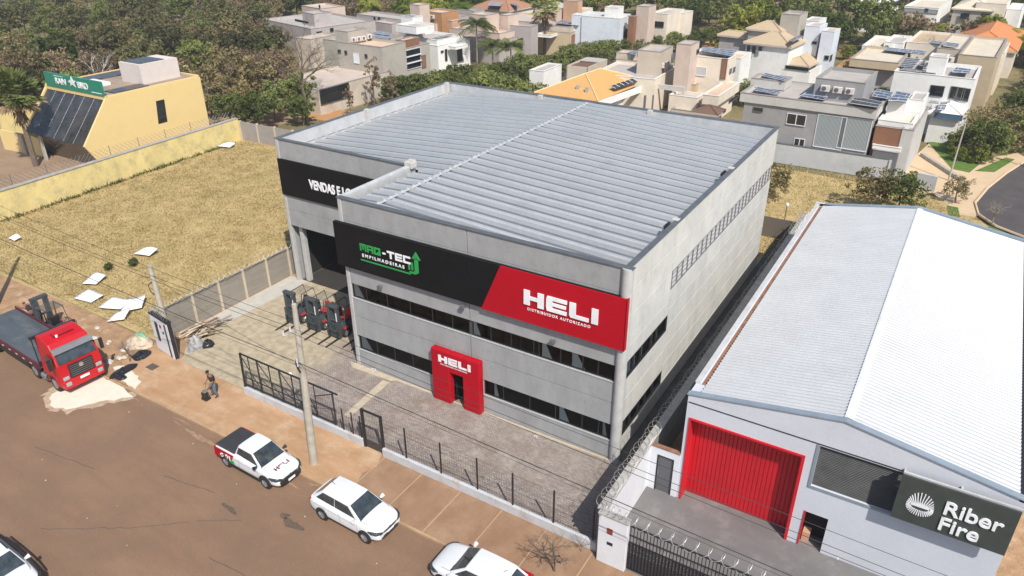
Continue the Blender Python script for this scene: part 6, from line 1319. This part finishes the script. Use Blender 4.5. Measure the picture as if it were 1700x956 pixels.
for i in range(26):
    x, y, a = rr.uniform(-11.6, -9.9), rr.uniform(-3.6, -1.0), rr.uniform(-.5, .9); l = rr.uniform(.6, 1.5); z = .05+.03*i*rr.random()+.02
    dx, dy = math.cos(a+.6)*l/2, math.sin(a+.6)*l/2; MB().tube([(x-dx, y-dy, z), (x+dx, y+dy, z+rr.uniform(0, .35))], rr.uniform(.035, .07), 4).build('board', ('wood', 'bark_pale', 'joint_yellow')[i % 3], t)
lump('rubble_heap', 'heap of pale rubble and green sheeting beside the white meter wall', 'rubble heap', -13.2, -5.4, 1.1, .7, .5, mat('rubble', (.50, .42, .32), .95, var=.3, scale=4, bump=.8, bscale=10), 7)
lump('green_sheet', 'pale green plastic sheet draped over the rubble heap', 'sheet', -13.5, -5.0, .75, .25, .62, mat('sheet_green', (.25, .46, .30), .7), 9)
RUB = []
for i in range(26):
    rr = random.Random(100+i); x, y = rr.uniform(-17.5, -12.5), rr.uniform(-8.2, -5.2)
    if x < -15 and y < -7.2: y += 1.5
    s = rr.uniform(.08, .28); o = lump('rubble_piece', 'broken chunk of pale rubble scattered over the dirt verge beside the truck', 'rubble', x, y, s, s*.7, s*.5, ('rubble', 'light_flashing', 'dirt')[i % 3], i, 'rubble scattered on the dirt verge'); RUB.append((x, o, ('pale rubble', 'grey concrete', 'reddish earth')[i % 3]))
ORD = ['first', 'second', 'third', 'fourth', 'fifth', 'sixth', 'seventh', 'eighth', 'ninth', 'tenth', 'eleventh', 'twelfth', 'thirteenth', 'fourteenth', 'fifteenth', 'sixteenth']
for kd in ('pale rubble', 'grey concrete', 'reddish earth'):
    for i, (x, o) in enumerate(sorted(((x, o) for x, o, k in RUB if k == kd), key=lambda t: t[0])): o['label'] = f'chunk of {kd} on the dirt verge beside the truck, {ORD[i]} from the left'
lump('stone', 'small white stone on the sandy driveway behind the truss frame', 'stone', -2.6, -2.9, .13, .1, .12, 'foam', 31)
# ---------------------------------------------------------------- vegetation
def leafball(mb, c, r, n, s, rr, flat=1., up=.0):
    for _ in range(n):
        while True:
            d = Vector((rr.uniform(-1, 1), rr.uniform(-1, 1), rr.uniform(-1, 1)))
            if .05 < d.length < 1: break
        d = d.normalized()*(.45+.55*rr.random())*r; p = c+Vector((d.x, d.y, d.z*flat))
        a = Vector((rr.gauss(0, 1), rr.gauss(0, 1), rr.gauss(0, 1)+up)).normalized(); b = a.orthogonal().normalized(); b.rotate(Matrix.Rotation(rr.uniform(0, 6.3), 3, a)); e = a.cross(b)
        k = s*rr.uniform(.6, 1.3); b = b*k; e = e*k*.55
        mb.face(p-b, p+e*.9, p+b, p-e)
def tree_proto(label, h, rx, rz, leafm, seed, nclump=60, per=34, ls=.22, trunk=.18, barkm='bark', name='tree', cat='tree', low=.35, clr=.55):
    rr = random.Random(seed); t = thing(name, label, cat); tr = MB()
    zc = h-rz; tr.tube([(0, 0, -.2), (rr.uniform(-.2, .2), rr.uniform(-.2, .2), zc*.6), (rr.uniform(-.3, .3), rr.uniform(-.3, .3), zc)], [trunk, trunk*.75, trunk*.5], 6)
    cr = MB(); sub = []
    for i in range(nclump):
        while True:
            d = Vector((rr.uniform(-1, 1), rr.uniform(-1, 1), rr.uniform(-.75, 1)))
            if .3 < d.length < 1: break
        k = rr.uniform(.72, 1.12); c = Vector((d.x*rx*k, d.y*rx*k, zc+d.z*rz*k)); sub.append(c)
        leafball(cr, c, clr*rr.uniform(.6, 1.35)*rx*.42, per, ls, rr, .75, .6)
    for c in sub[::max(1, nclump//12)]:
        tr.tube([(0, 0, zc*rr.uniform(.5, .9)), (c.x*.5, c.y*.5, zc+(c.z-zc)*.3), tuple(c)], [trunk*.4, trunk*.25, .02], 4)
    tr.build('trunk', barkm, t); cr.build('crown', leafm, t); return t
def bare_tree(label, h, seed, spread=.6, depth=5, r0=.12, barkm='bark', name='leafless_tree', n0=4, cat='tree'):
    rr = random.Random(seed); t = thing(name, label, cat); mb = MB(); tw = MB()
    def grow(p, d, l, r, k):
        q = p+d*l*.5+Vector((rr.uniform(-.1, .1), rr.uniform(-.1, .1), 0))*l; e = p+d*l
        (mb if k > 2 else tw).tube([p, q, e], [r, r*.8, r*.62], 5 if k > 2 else 3, cap=False)
        if k == 0: return
        for _ in range(rr.choice((2, 3, 3)) if k < depth else n0):
            nd = (d+Vector((rr.gauss(0, spread), rr.gauss(0, spread), rr.gauss(.08, spread*.5)))).normalized()
            grow(p.lerp(e, rr.uniform(.55, 1)) if k < depth else e, nd, l*rr.uniform(.6, .8), r*.55, k-1)
    grow(Vector((0, 0, -.1)), Vector((0, 0, 1)), h*.33, r0, depth)
    mb.build('trunk', barkm, t); tw.build('twigs', barkm, t); return t
def fan_palm(label, h, R_, seed, skirt=True):
    rr = random.Random(seed); t = thing('fan_palm', label, 'palm'); tr = MB(); tr.tube([(0, 0, -.1), (.1, .05, h*.5), (0, 0, h)], [.32, .26, .22], 8)
    tr.build('trunk', 'bark', t); g = MB(); d_ = MB()
    for i in range(70):
        el = rr.uniform(-.8, 1.5); az = rr.uniform(0, 6.3); dead = el < -.35
        d = Vector((math.cos(az)*math.cos(el), math.sin(az)*math.cos(el), math.sin(el))); L = R_*rr.uniform(.45, .6); p = Vector((0, 0, h+.1)); e = p+d*L
        mb = d_ if dead else g
        mb.tube([p, e], .02, 3); s = d.cross(Vector((0, 0, 1))).normalized(); u = s.cross(d)
        for k in range(11):
            a = (k-5)*.28; dd = (d*math.cos(a)+s*math.sin(a)).normalized(); f = e+dd*R_*rr.uniform(.38, .5); f.z -= R_*.05; wn_ = Vector((rr.gauss(0, 1), rr.gauss(0, 1), rr.gauss(0, 1))); ww = dd.cross(wn_).normalized()*.052*R_; m_ = e.lerp(f, .5)+Vector((0, 0, .03))
            mb.face(e, m_-ww, f, m_+ww)
    if skirt:
        for i in range(90):
            az = rr.uniform(0, 6.3); z = h-rr.uniform(.2, 2.2); p = Vector((math.cos(az)*.25, math.sin(az)*.25, z)); q = p+Vector((math.cos(az)*rr.uniform(.3, .7), math.sin(az)*rr.uniform(.3, .7), -rr.uniform(.6, 1.3))); s = Vector((-math.sin(az), math.cos(az), 0))*.16
            d_.face(p, (p+q)/2-s, q, (p+q)/2+s)
    g.build('fronds', 'leaf_palm', t); d_.build('dead_fronds', 'leaf_brown', t); return t
foliage('leaf_olive_palm', (.075, .10, .022), (.24, .27, .08)); foliage('leaf_palm', (.14, .17, .045), (.40, .42, .16))
def feather_palm(label, h, R_, seed, n=16, leafm='leaf_green', stems=1, cat='palm'):
    rr = random.Random(seed); t = thing('feather_palm', label, cat); tr = MB(); g = MB()
    for s_ in range(stems):
        ox, oy = (rr.uniform(-.5, .5), rr.uniform(-.5, .5)) if stems > 1 else (0, 0); hh = h*rr.uniform(.7, 1) if stems > 1 else h
        tr.tube([(ox*.3, oy*.3, -.1), (ox, oy, hh)], [.14, .09], 6)
        for i in range(n):
            az = rr.uniform(0, 6.3); el = rr.uniform(.1, 1.25); L = R_*rr.uniform(.8, 1.1); pts = []
            for k in range(8):
                q = k/7; x = L*q*math.cos(el*(1-.2*q)); z = L*q*math.sin(el)-L*.55*q*q; pts.append(Vector((ox+math.cos(az)*x, oy+math.sin(az)*x, hh+z)))
            g.tube(pts, .015, 3); s = Vector((-math.sin(az), math.cos(az), 0))
            for a, b in zip(pts[1:], pts[2:]):
                for sg in (1, -1):
                    for f in (0, .5):
                        o = a.lerp(b, f); e = o+s*sg*L*.24+(b-a)*.7+Vector((0, 0, -.12*L)); g.face(o, o+(b-a)*.4, e)
    tr.build('trunk', 'bark_pale', t); g.build('fronds', leafm, t); return t
protos = {}
def spread(kind, spots, labels=None, group=None):
    pr = protos[kind]
    for i, (x, y, s, rz) in enumerate(spots):
        if not pr.get('used'): o = pr['o']; pr['used'] = True
        else: o = copy_tree(pr['o'])
        place(o, (x, y, -.16), rz, s, labels[i] if labels else None, group)
L_FOREST = ['tall dark green tree in the dense woodland behind the yellow shop', 'mid green bushy tree in the dense woodland behind the yellow shop', 'olive brown dry tree in the dense woodland behind the yellow shop', 'reddish brown half bare tree in the dense woodland behind the yellow shop', 'bright green round tree in the dense woodland behind the yellow shop']
protos['f0'] = dict(o=tree_proto(L_FOREST[0], 9.5, 3.6, 3.6, 'leaf_dark', 1, 70, 42, .30))
protos['f1'] = dict(o=tree_proto(L_FOREST[1], 8, 3.4, 3.0, 'leaf_green', 2, 60, 42, .28))
protos['f2'] = dict(o=tree_proto(L_FOREST[2], 8.5, 3.2, 3.4, 'leaf_olive', 3, 50, 36, .26))
protos['f3'] = dict(o=tree_proto(L_FOREST[3], 9, 3.0, 3.6, 'leaf_brown', 4, 44, 26, .22))
protos['f4'] = dict(o=tree_proto(L_FOREST[4], 7, 3.2, 2.6, 'leaf_olive_palm', 5, 60, 40, .26))
AUTO = {}
SHORT = dict(zip(('the', 'from'), ('', '')))
def spread_auto(kind, x, y, s, rz, group, look, name_obj='tree'):
    pr = protos[kind]
    if not pr.get('used'): o = pr['o']; pr['used'] = True
    else: o = copy_tree(pr['o'])
    place(o, (x, y, -.16), rz, s, None, group); AUTO.setdefault(group, []).append((o, look)); return o
CAMI = None
def px_of(o):
    q = (cam.matrix_basis.inverted() @ Vector(o.location)); f = 36/26.123
    return 850+850*2*q.x/(-q.z)/f, 478-1700*q.y/(-q.z)/f
ORD_ = ['first', 'second', 'third', 'fourth', 'fifth', 'sixth', 'seventh', 'eighth', 'ninth', 'tenth', 'eleventh', 'twelfth', 'thirteenth', 'fourteenth', 'fifteenth', 'sixteenth']
def autolabel(group, zones, rows):
    d = {}
    for o, look in AUTO.get(group, []):
        u, v = px_of(o); z = next((n for l, n in zones if u < l), zones[-1][1]); r = next((n for l, n in rows if v < l), rows[-1][1])
        d.setdefault((look, z, r), []).append((u, o))
    for (look, z, r), L_ in d.items():
        L_.sort(key=lambda t: t[0])
        for i, (u, o) in enumerate(L_):
            o['label'] = f'{look} {z}{r}' + (f', {ORD[min(i, 15)]} from left' if len(L_) > 1 else '')
FAR = []
def merge_far(name, label):
    vs, fs, mi, mats_ = [], [], [], []
    for kind, x, y, s, rz in FAR:
        M = Matrix.Translation((x, y, -.16)) @ Matrix.Rotation(rz, 4, 'Z') @ Matrix.Scale(s, 4)
        for ch in protos[kind]['o'].children:
            me = ch.data; m = me.materials[0]
            if m not in mats_: mats_.append(m)
            k = mats_.index(m); n = len(vs); vs += [tuple(M @ v.co) for v in me.vertices]
            for p_ in me.polygons: fs.append(tuple(n+i for i in p_.vertices)); mi.append(k)
    me = bpy.data.meshes.new(name); me.from_pydata(vs, [], fs)
    for m in mats_: me.materials.append(m)
    me.polygons.foreach_set('material_index', mi); o = bpy.data.objects.new(name, me); col.objects.link(o); tag(o, label, 'woodland', kind='stuff')
    FAR.clear()
def inside(x, y, P):
    c = False
    for i in range(len(P)):
        (x1, y1), (x2, y2) = P[i-1], P[i]
        if (y1 > y) != (y2 > y) and x < (x2-x1)*(y-y1)/(y2-y1)+x1: c = not c
    return c
FP = [(-47, 29.5), (-38.5, 30.5), (-39.5, 35), (-41.5, 38), (-44, 41), (-54, 44), (-66, 57), (-88, 66), (-96, 84), (-112, 100), (-140, 128), (-178, 106), (-215, 90), (-110, 20), (-84, 20), (-70, 16), (-68.5, 42), (-60, 42), (-58, 30)]
rr = random.Random(11); pts = []
tries = 0
while len(pts) < 240 and tries < 14000:
    tries += 1; x, y = rr.uniform(-215, -41), rr.uniform(15, 128)
    if not inside(x, y, FP): continue
    dmin = 3.9 if x > -100 else 6.5
    if all((x-a)**2+(y-b)**2 > dmin*dmin for a, b in pts): pts.append((x, y))
for (x, y) in pts:
    k = rr.choices(range(5), (22, 18, 26, 22, 12))[0]; s = rr.uniform(.6, 1.0)
    if x > -50: s *= .8; k = rr.choice((1, 2, 4, 4))
    if -68 < x < -57 and y < 42: s *= .8
    if x < -98 or (y > 70 and x < -88): FAR.append(('f%d' % k, x, y, s, rr.uniform(0, 6.3)))
    else: spread_auto('f%d' % k, x, y, s, rr.uniform(0, 6.3), 'woodland trees behind the yellow shop', ['dark green tree', 'mid green tree', 'olive brown tree', 'reddish dry tree', 'yellow green tree'][k])
merge_far('far_woodland', 'distant part of the dense woodland filling the top left corner')
# row of bushy street trees between the two rows of houses
protos['h0'] = dict(o=tree_proto('low dark green bushy tree in the row between the two lines of houses', 3.8, 2.3, 1.6, 'leaf_green', 21, 60, 34, .17, .1, name='street_tree'))
protos['h1'] = dict(o=tree_proto('low yellowish green bushy tree in the row between the two lines of houses', 3.6, 2.3, 1.5, 'leaf_olive_palm', 22, 60, 34, .17, .1, name='street_tree'))
line = [(-37.5, 50), (-34.0, 60), (-31, 70), (-28.0, 84), (-23, 99), (-18, 113)]
for i in range(64):
    t = i/63*5; k = min(4, int(t)); f = t-k; x = line[k][0]+(line[k+1][0]-line[k][0])*f; y = line[k][1]+(line[k+1][1]-line[k][1])*f
    k_ = rr.choice((0, 0, 1)); spread_auto('h%d' % k_, x+rr.uniform(-2.6, 2.6), y+rr.uniform(-1, 1), rr.uniform(.7, 1.05), rr.uniform(0, 6.3), 'street trees between the rows of houses', ['low dark green street tree', 'low yellowish street tree'][k_])
for q_ in ((-26.5, 55.5, 1.3, 1), (-23.5, 56.5, 1.15, 2), (-28, 52.5, 1.1, 3), (-20.5, 55, 1.1, 3)): spread_auto('h0', *q_, 'trees beside the orange roof', 'round dark green tree')
# trees beyond the houses
protos['g0'] = dict(o=tree_proto('broad dark green tree beyond the last row of houses', 7.5, 4.0, 3.0, 'leaf_green', 31, 60, 34, .34, .2))
protos['g1'] = dict(o=tree_proto('yellowish green tree beyond the last row of houses', 6.5, 3.8, 2.7, 'leaf_lime', 32, 60, 34, .34, .2))
protos['g2'] = dict(o=tree_proto('brown dry tree beyond the last row of houses', 6, 3.6, 2.4, 'leaf_brown', 33, 50, 26, .3, .2))
n = 0; pts = []
while n < 230:
    x, y = rr.uniform(-140, 60), rr.uniform(97, 200)
    if y < 128 and -50 < x < -15: continue
    if x < -62 and y < 97: continue
    if x > 2 and y > 136 and y < 165: continue
    if y < 112 and x > -62: continue
    if 8 < x < 35 and y < 118: continue
    if -70 < x < -30 and y < 122: continue
    if any((x-a)**2+(y-b)**2 < (20 if y < 150 else 40) for a, b in pts): continue
    pts.append((x, y)); n += 1; k = rr.choices((0, 1, 2), (5, 3, 2))[0]
    if y > 131: FAR.append(('g%d' % k, x, y, rr.uniform(.7, 1.2), rr.uniform(0, 6.3)))
    else: spread_auto('g%d' % k, x, y, rr.uniform(.7, 1.2), rr.uniform(0, 6.3), 'trees beyond the last houses', ['broad dark green tree', 'yellowish green tree', 'brown dry tree'][k])
merge_far('far_woodland', 'belt of distant trees along the top edge beyond the last houses')
# gardens on the right
protos['r0'] = dict(o=tree_proto('lush dark green garden tree on the right side of the housing estate', 4.6, 2.2, 1.9, 'leaf_green', 41, 60, 36, .17, .12))
protos['r1'] = dict(o=tree_proto('bright lime green shrub on the right side of the housing estate', 2.6, 1.5, 1.2, 'leaf_lime', 42, 50, 34, .13, .08, name='shrub', cat='shrub'))
protos['r2'] = dict(o=tree_proto('dusty brown green tree on the right side of the housing estate', 4.2, 2.2, 1.7, 'leaf_olive', 43, 50, 30, .15, .12))
spots = {'r0': [], 'r1': [], 'r2': []}
RP = [(29.5, 60), (33, 68), (60, 78), (70, 120), (36, 112), (34, 86), (31, 78), (28.5, 68)]
pts = []; tr_ = 0
while len(pts) < 100 and tr_ < 8000:
    tr_ += 1; x, y = rr.uniform(28, 46), rr.uniform(58, 120)
    if inside(x, y, RP) and all((x-a)**2+(y-b)**2 > 4.2 for a, b in pts): pts.append((x, y)); k = rr.choices(('r0', 'r1', 'r2'), (5, 3, 4))[0]; spots[k].append((x, y, rr.uniform(.7, 1.15), rr.uniform(0, 6)))
for (x, y) in ((12, 96), (14, 100), (10, 101), (16, 106), (13, 109), (20, 104), (22, 112), (26, 116), (30, 120), (18, 118), (14, 124), (22, 126), (28, 130), (33, 128), (8, 112), (36, 134), (10, 134), (2, 96), (-4, 92), (-8, 98), (-2, 104), (-10, 106), (13.5, 90), (14.5, 86)):
    k = rr.choice(('r0', 'r1', 'r2')); spots[k].append((x+rr.uniform(-1, 1), y+rr.uniform(-1, 1), rr.uniform(.7, 1.2), rr.uniform(0, 6)))
for k in spots:
    for q_ in spots[k]: spread_auto(k, *q_, 'garden trees and shrubs of the housing estate', dict(r0='dark green garden tree', r1='lime green shrub', r2='dusty green tree')[k])
for kk, x, y, s, lb in (('r1', 27.9, 60.6, .62, 'rounded clipped bright green shrub standing on the small front lawn'), ('r0', 30.2, 62.6, 1.0, 'round grey green tree on the corner beside the front lawn'), ('r0', 27.2, 63.5, .55, 'dark glossy hedge shrub behind the front lawn'), ('r0', 28.3, 65.0, .6, 'second dark glossy hedge shrub further behind the front lawn'),
                        ('r1', 24.6, 52.2, .35, 'small cream flowered bush in the bed beside the beige driveway'), ('r2', 28.6, 47.3, .60, 'small round olive tree in the pavement of the housing estate street'), ('r0', 2.2, 72.5, .75, 'glossy dark green tree between the garage house and the grey house'), ('r0', 4.5, 74, .7, 'grey green palm like bush behind the solar roof of the grey house'), ('r1', 1.0, 74.5, .8, 'pale green bush against the cream two storey house'),
                        ('r1', -6.6, 55.0, .6, 'low bright green shrub behind the far parapet beside the orange roof'), ('r0', -4.6, 73.0, .5, 'dark hedge under the cream tower behind the yellow terrace'),
                        ('r2', 22.4, 41.2, .95, 'leafy pale green sapling in the back lot left of the shed ridge'), ('r0', 24.4, 42.0, .85, 'leafy sapling in the back lot just behind the shed roof'), ('r2', 14.4, 40.0, .8, 'dry bush beside the far corner of the warehouse'), ('r2', 14.0, 36.0, .9, 'brownish weedy bush in the back lot against the warehouse corner')):
    o = copy_tree(protos[kk]['o']); 
    if 'group' in o: del o['group']
    place(o, (x, y, -.02), rr.uniform(0, 6), s, lb)
for (x, y, s, m, lb) in ((-24.5, -.1, .38, 'leaf_green', 'left one of two small dark green weeds in the grass by the short pole'), (-23.5, 1.3, .42, 'leaf_green', 'right one of two small dark green weeds in the grass by the short pole')):
    o = tree_proto(lb, 1.6, 1.3, .8, 'leaf_green', 77, 20, 20, .2, .05, name='weed', cat='weed'); place(o, (x, y, 0), 0, s)
o = fan_palm('stout fan palm with a dead leaf skirt in front of the yellow shop', 7.4, 3.0, 1); place(o, (-54, 10.7, -.1))
o = fan_palm('fan palm with a thick skirt of brown leaves standing before the brown bungalow', 7.3, 2.9, 2); place(o, (-38.2, 91.0, -.1))
for i, (x, y, h, R_, lb) in enumerate(((-42.9, 76.8, 6.4, 3.4, 'tall feather palm with drooping fronds in front of the white single storey house'), (-38.1, 74.1, 3.9, 2.8, 'shorter feather palm right of the tall feather palm'), (-35.6, 75.5, 3.9, 2.8, 'feather palm at the end of the street tree row next to the low white house'))):
    o = feather_palm(lb, h, R_, 50+i, 34, 'leaf_green'); place(o, (x, y, -.1))
fp = feather_palm('feathery garden palm among the houses', 3.2, 2.0, 60, 16, 'leaf_lime', 3)
sp = [(13.2, 93, .8), (15.2, 97, 1), (12.6, 87, .7), (15.0, 89, .7), (24, 120, 1.1), (30, 126, 1.3), (27, 122, 1.2), (33, 121, 1.2), (20, 128, 1.2), (35.5, 80, 1), (36.5, 88, 1.2), (34.8, 73, 1), (38, 95, 1.2), (17.8, 80.5, .7), (16.8, 79, .7), (-84, 98, 1.5), (-72, 98, 1.6), (-64, 102, 1.6), (-77, 106, 1.5), (-2, 114, 1.2), (4, 118, 1.2)]
for i, (x, y, s) in enumerate(sp):
    o = fp if i == 0 else copy_tree(fp); place(o, (x, y, -.1), i*1.1, s, None, 'garden palms'); AUTO.setdefault('garden palms', []).append((o, 'feathery garden palm'))
o = bare_tree('tall leafless tree with spreading grey branches at the edge of the woodland', 14.5, 5, .62, 6, .24); place(o, (-42.0, 37.5, -.1))
o = bare_tree('bare white trunked tree behind the yellow shop roof', 9, 8, .4, 4, .12, 'tank_white'); place(o, (-72, 30, 0))
o = bare_tree('leafless bush at the bottom edge beside the white car with the red rear', 1.9, 12, .75, 5, .035, name='leafless_shrub', n0=8, cat='shrub'); place(o, (17.5, -7.5, 0), 0, 1.5)
o = bare_tree('wispy leafless weed at the street end of the low white wall', 1.3, 14, .6, 4, .02, name='leafless_shrub', n0=6, cat='shrub'); place(o, (18.0, -6.0, 0))
o = bare_tree('small leafless shrub growing by the black tarpaulin on the dirt verge', 1.8, 15, .65, 5, .04, name='leafless_shrub', n0=6, cat='shrub'); place(o, (-11.9, -6.9, 0))
o = bare_tree('bare grey bush beside the dark estate street', 2.6, 16, .7, 5, .06, 'bark_pale', name='leafless_shrub', n0=7, cat='shrub'); place(o, (31.6, 43.4, 0))
for i, (x, y, s, lb) in enumerate(((16, 108, 1, 'leafless pinkish brown tree behind the flat tan house'), (20.5, 107, 1.15, 'broad leafless brown tree behind the large beige house'), (34.5, 66, .7, 'leafless tree by the estate pavement at the right edge'))):
    o = bare_tree(lb, 6.5, 20+i, .7, 5, .14, 'rust' if i == 0 else 'bark_pale', n0=6); place(o, (x, y, 0), 0, s)
dk = tree_proto('slender dark brown leaved tree in front of the portal house', 6.5, 1.15, 2.5, 'leaf_brown', 70, 40, 20, .15, .1); place(dk, (-39.2, 47.0, 0))
o = copy_tree(dk); place(o, (-38.4, 41.5, 0), 1, .62, 'small dark brown leaved tree just behind the warehouse parapet')
o = copy_tree(dk); place(o, (-35.5, 46.5, 0), 2, .8, 'bushy brown leaved tree between the portal house and the warehouse')
o = copy_tree(protos['h0']['o']); place(o, (-38.0, 50.0, 0), 2, 1.0, 'dark green bush under the glass portal of the grey beige house'); del o['group']
# dry grass: one sheet of blades, too many to count
def grass(name, label, P, n, hmin, hmax, m, seed, wd=.02):
    rr = random.Random(seed); xs_ = [p[0] for p in P]; ys_ = [p[1] for p in P]; mb = MB(); k = 0; tufts = []
    for _ in range(n//30): tufts.append((rr.uniform(min(xs_), max(xs_)), rr.uniform(min(ys_), max(ys_))))
    while k < n:
        if rr.random() < .7: c = rr.choice(tufts); x, y = c[0]+rr.gauss(0, .35), c[1]+rr.gauss(0, .35)
        else: x, y = rr.uniform(min(xs_), max(xs_)), rr.uniform(min(ys_), max(ys_))
        if not inside(x, y, P): k += 1; continue
        a = rr.uniform(0, 6.3); h = rr.uniform(hmin, hmax); l = rr.uniform(.3, 1.5)*h; w_ = rr.uniform(.6, 1.6)*wd; s = Vector((math.cos(a), math.sin(a), 0)); t = Vector((-s.y, s.x, 0))
        p = Vector((x, y, -.01)); mb.face(p-t*w_, p+t*w_, p+s*l+Vector((0, 0, h))); k += 1
    return tag(mb.build(name, m), label, 'grass', kind='stuff')
LOT = [(-12.6, -4.4), (-12.6, 28), (-42.6, 28), (-41.3, -4.6)]
grass('dry_grass', 'straw coloured dry grass covering the empty lot', LOT, 85000, .06, .2, 'straw', 5, .028)
grass('green_weeds', 'patches of greener weeds in the dry grass lot', LOT, 26000, .05, .16, 'straw_green', 6, .03)
grass('wall_weeds', 'green weeds along the foot of the yellow wall', [(-41.3, -4), (-40.7, -4), (-42.3, 27), (-42.8, 27)], 5000, .1, .4, 'leaf_olive_palm', 8, .05)
BL = [(8, 27), (60, 27), (60, 37.5), (34, 39.5), (30.5, 42.5), (29, 45), (27, 47), (22, 50.5), (8, 50.5)]
grass('dry_grass', 'straw coloured dry grass of the back lot behind the sheds', BL, 45000, .05, .2, 'straw', 7, .03)
grass('green_weeds', 'greener weeds mixed into the back lot grass', BL, 14000, .06, .25, 'straw_green', 9, .03)

# labels that tell the single trees apart
autolabel('woodland trees behind the yellow shop', [(80, 'behind the fan palm'), (190, 'above the green roof sign'), (300, 'behind the white tank room'), (400, 'right of the yellow shop'), (9999, 'beside the leafless tree')], [(60, ' at the top'), (120, ' midway up'), (9999, ' at the bottom')])
autolabel('street trees between the rows of houses', [(720, 'below the glass portal house'), (860, 'below the white house and palms'), (960, 'below the brown bungalow'), (1040, 'below the pale blue house'), (9999, 'at the far end of the row')], [(9999, '')])
autolabel('trees beside the orange roof', [(9999, 'over the far parapet beside the orange roof')], [(9999, '')])
autolabel('trees beyond the last houses', [(560, 'behind the mauve house'), (760, 'behind the orange brown block house'), (900, 'behind the terracotta roof'), (1060, 'behind the pale blue house'), (1200, 'behind the cream house'), (1350, 'behind the blue white tower house'), (1500, 'behind the large beige house'), (9999, 'near the orange hipped roof')], [(9999, '')])
autolabel('garden trees and shrubs of the housing estate', [(1200, 'left of the tan hipped house'), (1420, 'right of the blue white tower'), (1520, 'behind the flat tan house'), (1600, 'behind the large beige house'), (1650, 'right of the long white house'), (9999, 'at the right edge')], [(90, ' at the top'), (130, ' high up'), (170, ' halfway down'), (210, ' lower down'), (9999, ' by the street')])
autolabel('garden palms', [(560, 'behind the mauve house'), (760, 'beyond the orange brown block house'), (1200, 'behind the cream house'), (1420, 'right of the blue white tower'), (1530, 'between the flat tan house and grey house'), (9999, 'right of the long white house')], [(90, ' at the top'), (9999, '')])

# thin dry season haze over the whole place
hm_ = bpy.data.materials.new('haze_air'); hm_.use_nodes = True; hn = hm_.node_tree.nodes; hn.remove(hn['Principled BSDF'])
pv = hn.new('ShaderNodeVolumePrincipled'); pv.inputs['Density'].default_value = .00035; pv.inputs['Color'].default_value = (.88, .92, 1, 1)
hm_.node_tree.links.new(pv.outputs[0], hn['Material Output'].inputs['Volume'])
tag(MB().box(-895, 895, -495, 1490, -1.5, 27.5).build('haze', hm_), 'thin pale dust haze in the air', 'haze', kind='stuff')
